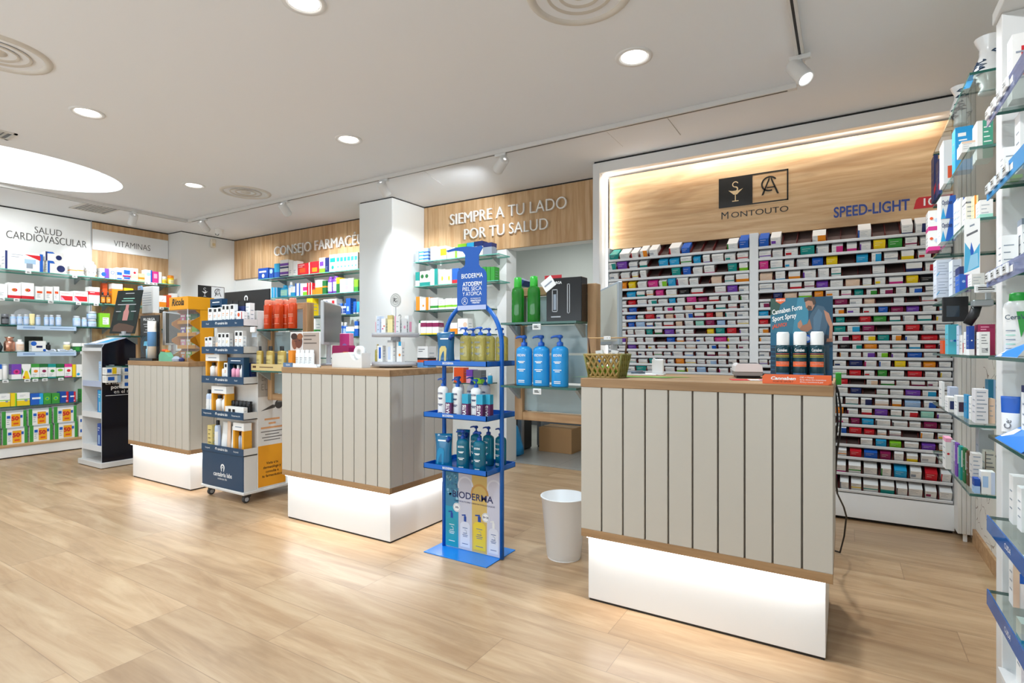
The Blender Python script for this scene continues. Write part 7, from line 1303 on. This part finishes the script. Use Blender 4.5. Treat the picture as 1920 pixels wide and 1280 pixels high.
nb(1768, 1775, 638, 3.45, RZ[4], 'O', [], f'orange red carton at far end {w}'); nb(1778, 1797, 608, 3.15, RZ[4], mat('57c3d6', .35), [('D', .3, .45, .14, 'u'), ('D', .65, .45, .14, 'b')], f'large aqua carton {w}', .09); nb(1798, 1803, 610, 3.05, RZ[4], 'z', [], f'thin lilac carton {w}', .06); nb(1804, 1810, 628, 2.94, RZ[4], 'w', [('R', .2, .1, .8, .6, 'r')], f'thin white carton with red mark {w}', .07); nb(1811, 1816, 622, 2.88, RZ[4], 'w', [L3], f'thin plain white carton {w}', .05); nb(1817, 1827, 611, 2.82, RZ[4], 'B', [('D', .5, .5, .16, 'W'), ('b', .2, 'W')], f'royal blue carton {w}', .06)
nb(1834, 1866, 608, 2.80, RZ[4], mat('a01d4f', .4), [('N', .15, .82, .7, .9, 2, 'f')], f'magenta carton {w}', .07); nb(1836, 1856, 622, 2.70, RZ[4], 'w', [('N', .2, .5, .8, .85, 4, 'd'), ('R', .25, .12, .8, .32, 'd'), ('N', .27, .14, .78, .3, 4, 'w')], f'white carton with barcode in front {w}', .05)
w = 'on sixth right wall shelf'
nb(1766, 1771, 716, 3.38, RZ[5], 'w', [], f'tall thin white carton at far end {w}'); nb(1778, 1793, 745, 3.10, RZ[5], 'w', [('R', .2, .2, .8, .75, 'n')], f'white carton with navy square {w}', .1); nb(1795, 1812, 743, 2.96, RZ[5], 'w', [('R', .15, .2, .85, .7, mat('4a2b3d', .5))], f'white carton with dark maroon square {w}', .08); nb(1781, 1797, 726, 3.25, RZ[5], mat('c3cbe0', .45), [], f'pale blue grey carton behind the squares {w}', .08); nb(1813, 1820, 741, 2.86, RZ[5], mat('1b8fc4', .4), [], f'thin cyan carton {w}', .07); nb(1821, 1828, 744, 2.80, RZ[5], 'w', [L3], f'thin white carton {w}', .05); nb(1829, 1853, 730, 2.70, RZ[5], mat('e5e2e4', .45), [('N', .1, .1, .9, .9, 8, 'a')], f'white carton full of small print {w}', .07); nb(1854, 1866, 748, 2.72, RZ[5], 'e', [L3], f'beige carton by the upright {w}', .06); nb(1853, 1867, 712, 2.90, RZ[5], mat('1d7fa3', .4), [('E', .3, 'u')], f'tall petrol blue carton by the upright {w}', .06)
w = 'on lowest right wall shelf'
nb(1773, 1786, 822, 3.12, RZ[6], 'w', [('D', .4, .5, .2, 'r'), ('t', .12, 'f')], f'white carton with red lips {w}', .09)
for k, (a, b, py, y, c, nm) in enumerate(((1787, 1793, 828, 3.02, 's', 'silver'), (1794, 1800, 832, 2.96, 'v', 'purple'), (1801, 1808, 838, 2.89, 't', 'teal'), (1809, 1815, 842, 2.83, 'G', 'dark green'), (1816, 1822, 848, 2.78, 'h', 'brown'))): nb(a, b, py, y, RZ[6], c, [('R', .2, .4, .8, .9, 'w')], f'thin {nm} and white carton in the slanted row {w}', .05)
nb(1823, 1842, 851, 2.72, RZ[6], mat('d8d4d0', .45), [('N', .1, .1, .9, .9, 8, 'a')], f'grey white carton full of small print {w}', .05); nb(1847, 1866, 847, 2.80, RZ[6], mat('d2cbbd', .45), [('N', .1, .1, .9, .9, 8, 'd'), ('S', .08, 'h')], f'beige carton full of small print {w}', .06); nb(1835, 1864, 806, 2.95, RZ[6], 's', [('D', .7, .4, .2, mat('8a5136', .4), .3)], f'clear grey pack with brown oval {w}', .06)
nb(1840, 1866, 885, 2.665, RZ[6], 'w', [('R', .1, .3, .5, .8, 'u'), ('E', .3, 'z')], f'small white and pale blue box at front {w}', .05); nb(1827, 1838, 898, 2.66, RZ[6], 'B', [('b', .5, 'u')], f'small blue box at front {w}', .045)
for k, (px, z) in enumerate(((1842, RZ[3]), (1849, RZ[3]), (1856, RZ[3]))): price_tag((at(px, 600, Y=2.649).x, 2.6494, z + .004), 0, f'white price tag on near edge of fourth right shelf, {ORD[k + 1]} from left')
# ================================================================== RIGHT WALL: NEAR UNIT
UW = mat('e3e3e2', .45, key='unit_white'); NZ = (0.1, 1.915, 1.675, 1.392, 1.122, .867, .601, .36, .10)
t = thing('shelf_unit', 'tall white shelf unit with upright side at the right edge of photo', 'shelf unit', (0, 0, 0))
mb = MB(); mb.box(.44, 2.37, 0, XR - .001, 2.45, 2.25, UW, .002); mb.build('side_panel', t); mb = MB(); mb.box(.43, 1.1, 2.25, XR - .001, 2.45, 2.29, UW, .002); mb.build('top_board', t)
mb = MB(); mb.box(.46, 1.1, 2.29, XR - .001, 2.44, 2.699, wood('header_oak', 'a98a66', '8a6b4a', '6a4f36', 'Y', 1, .5, .4), .002); mb.build('header', t); mb = MB(); mb.box(XR - .012, 1.1, 0, XR - .001, 2.37, 2.25, mat('cfd2d0', .3)); mb.build('back_panel', t); mb = MB(); mb.box(.47, 1.1, 0, XR - .012, 2.37, .085, UW); mb.build('plinth', t)
for z in NZ[1:]:
    mb = MB()
    if z > .2: glass_slab(mb, .40, 1.1, z - .010, XR - .013, 2.335, z, GEDGE); mb.box(.50, 2.335, z - .03, .52, 2.37, z - .012, 's')
    else: mb.box(.43, 1.1, z - .015, XR - .013, 2.37, z, UW)
    mb.build('shelf', t)
LIL = glassy('lilac_strip', 'ccd4f6', .12, .05, .35, 'c0c8f0'); BLS = glassy('blue_strip', '4f86cf', .12, .05, .7, '3d73bd'); CYS = mat('1f9be0', .3)
for z, m_, nm in ((NZ[1], LIL, 'lilac'), (NZ[2], CYS, 'sky blue'), (NZ[3], LIL, 'lilac'), (NZ[6], BLS, 'blue'), (NZ[7], BLS, 'blue')):
    t2 = thing('shelf_strip', f'{nm} plastic strip on the right-edge unit shelf, {ORD[NZ.index(z) + 1]} shelf from top', 'label strip', (.399, 1.7, z), 0, 'plastic strips on the near unit'); mb = MB(); mb.box(-.004, -.6, -.045, 0, .63, .004, m_); mb.build('strip', t2)
    mb = MB()
    if nm == 'blue': mb.text('CUIDA', (-.0046, .36, -.030), 'W', h=.016, ux=(0, -1, 0))
    else: mb.quad([(-.0046, .6, -.03), (-.0046, .3, -.03), (-.0046, .3, -.012), (-.0046, .6, -.012)], 'w')
    mb.build('print', t2)
    if nm != 'blue':
        for k in range(4): price_tag((.3945, 2.28 - .075 * k, z - .002), -math.pi / 2, f'tilted price tag on {nm} strip, {ORD[NZ.index(z) + 1]} right-edge shelf, {ORD[k + 1]} from far end')
GN = 'products on the near unit'
def ub(x, y, z, w_, d_, h_, base, ops, label, rz=0): return tag(put('product_box', carton(w_, d_, h_, base, tuple(ops)), None, (x, y, z + .0005), rz), label, 'box', GN)
def near(i, *its):
    for it in its: ub(it[0], it[1], NZ[i], *it[2:])
wv = [('P', ((.05, 0), (.45, 0), (.3, .35)), 'c'), ('P', ((.5, 0), (.95, 0), (.8, .4)), 'c'), ('N', .15, .65, .8, .8, 2, 'a')]
near(1, (.475, 2.27, .07, .06, .20, 'w', [('R', .3, .35, .7, .8, 'r'), L3], 'white carton with red block on second shelf of right-edge unit'), (.50, 2.17, .08, .06, .23, 'W', [('N', .15, .2, .8, .8, 5, 'b')], 'tall white carton with blue text on second shelf of right-edge unit'), (.60, 2.26, .06, .06, .22, 'W', [('R', .2, .5, .8, .9, 'b')], 'white carton with blue label at back of second shelf of right-edge unit'))
near(2, (.445, 2.28, .045, .05, .10, 'w', [('b', .25, 'l'), L3], 'small white carton with lime foot on third shelf of right-edge unit'), (.505, 2.29, .05, .05, .12, 'd', [('R', .2, .2, .8, .8, 'c')], 'small dark carton with cyan label on third shelf of right-edge unit'), (.475, 2.18, .07, .06, .17, 'W', wv, 'white carton with blue waves on third shelf of right-edge unit, front'), (.57, 2.20, .07, .06, .19, 'W', wv, 'white carton with blue waves on third shelf of right-edge unit, back'))
near(3, (.44, 2.29, .04, .05, .11, 'W', [L3], 'short white carton on fourth shelf of right-edge unit'), (.478, 2.27, .03, .05, .155, 'W', [('t', .12, 'a'), L3], 'white carton with grey top on fourth shelf of right-edge unit'), (.52, 2.25, .04, .05, .18, 'W', [('t', .15, 'a'), ('m', .45, .55, 'q')], 'taller white carton with mint stripe on fourth shelf of right-edge unit'), (.50, 2.16, .07, .05, .19, 'W', [('t', .25, 'q'), L3], 'tallest white carton with mint top on fourth shelf of right-edge unit'))
cw_ = mat('f3f2ee', .3); 
def wedge(x, y, label, h=.20, w_=.075):
    k = kit_bottle(w_, .045, h, 'w', 'g', None, .13, .62, .10, 'lotion_bottle', None, 'a', cw_, mat('23a238', .35)); o = k.place((x, y, NZ[4] + .0005), -.35, label, 'bottle', GN)
    mb = MB(); e = -.0242; mb.quad([(w_ * .12, e, h * .30), (w_ * .40, e, h * .62), (w_ * .40, e, h * .70), (-w_ * .02, e, h * .70)], mat('23a238', .4)); mb.text('CeraVe', (0, e - .0005, h * .58), mat('2e4a5c', .4), h=h * .075, width=w_ * .75, bold=.01)
    for q in range(5): mb.quad([(-w_ * .35, e, h * (.12 + .07 * q)), (-w_ * .05, e, h * (.12 + .07 * q)), (-w_ * .05, e, h * (.135 + .07 * q)), (-w_ * .35, e, h * (.135 + .07 * q))], 'q' if q % 2 else 'a')
    mb.build('print', o)
wedge(.462, 2.275, 'white lotion bottle with green wedge and green cap, far one'); wedge(.49, 2.16, 'white lotion bottle with green wedge and green cap, near one', .19, .07)
mb = MB(); mb.quad([(0, 0, 0), (0, -.26, 0), (.03, -.26, .045), (.03, 0, .02)], mat('2b8fe6', .35)); mb.quad([(-.0006, -.02, .001), (-.0006, -.08, .001), (.016, -.06, .02), (.014, -.02, .011)], 'W'); mb.box(.0, -.26, -.001, .03, 0, .0, 'W'); tag(mb.build('shelf_leaflet', None, (.405, 2.27, NZ[4] + .0015)), 'curled blue and white leaflet at front edge of fifth shelf of right-edge unit', 'leaflet')
kit_tube(.045, .032, .13, 'W', 'W', 'CeraVe', 'd', 'b').place((.445, 2.285, NZ[5] + .0005), -.4, 'white cream tube with blue end standing on sixth shelf of right-edge unit', 'tube', GN); kit_tube(.035, .028, .145, 'W', 'W', None, 'b', 'b').place((.505, 2.29, NZ[5] + .0005), -.3, 'narrow white and blue tube on sixth shelf of right-edge unit', 'tube', GN)
near(5, (.49, 2.18, .07, .06, .17, 'W', [('b', .2, 'b'), ('N', .15, .4, .8, .8, 3, 'a'), ('t', .12, 'n')], 'white carton with blue foot on sixth shelf of right-edge unit'))
mb = MB(); mb.quad([(0, 0, 0), (0, -.30, 0), (.07, -.30, .055), (.07, 0, .045)], mat('1f80dd', .35)); mb.quad([(.012, -.008, .0085), (.012, -.075, .0085), (.05, -.06, .036), (.05, -.008, .033)], 'W'); mb.box(.0, -.3, -.001, .07, 0, 0, 'b'); tag(mb.build('shelf_leaflet', None, (.402, 2.255, NZ[5] + .0015)), 'large blue shelf card leaning on sixth shelf of right-edge unit', 'leaflet')
near(6, (.47, 2.28, .05, .05, .15, 'w', [('D', .4, .6, .2, 'f'), ('D', .6, .25, .1, 'o')], 'white carton with pink dots on seventh shelf of right-edge unit, far one'), (.478, 2.20, .06, .05, .13, 'W', [('D', .4, .6, .2, 'f'), ('D', .7, .25, .12, 'o')], 'white carton with pink dots on seventh shelf of right-edge unit, near one'))
kit_bottle(.06, .05, .16, 't', 'r', 'c', .3, .6, .1, 'bottle').place((.55, 2.20, NZ[6] + .0005), 0, 'teal bottle with red cap on seventh shelf of right-edge unit', 'bottle', GN)
near(7, (.462, 2.24, .05, .05, .15, 'w', [('R', .2, .5, .5, .7, 'b'), ('S', .3, 'e')], 'white and orange carton on eighth shelf of right-edge unit'), (.60, 2.30, .06, .05, .17, 'w', [('R', .4, .1, 1, .9, mat('5fb0c4', .4))], 'white and pale teal carton at back of eighth shelf of right-edge unit'))
kit_jar(.075, .11, 'O', 'w', 'o').place((.52, 2.19, NZ[7] + .0005), 0, 'orange jar with white lid on eighth shelf of right-edge unit', 'jar', GN)
near(8, (.488, 2.28, .05, .06, .20, 'w', [('m', .6, .75, 'c'), L3], 'white carton with cyan band at bottom of the near unit'), (.55, 2.29, .06, .06, .21, mat('2f93b3', .4), [('N', .2, .2, .8, .8, 3, 'u')], 'petrol blue carton at bottom of the near unit'), (.51, 2.17, .06, .05, .18, 'v', [('b', .4, 'p')], 'purple carton at bottom of the near unit'))
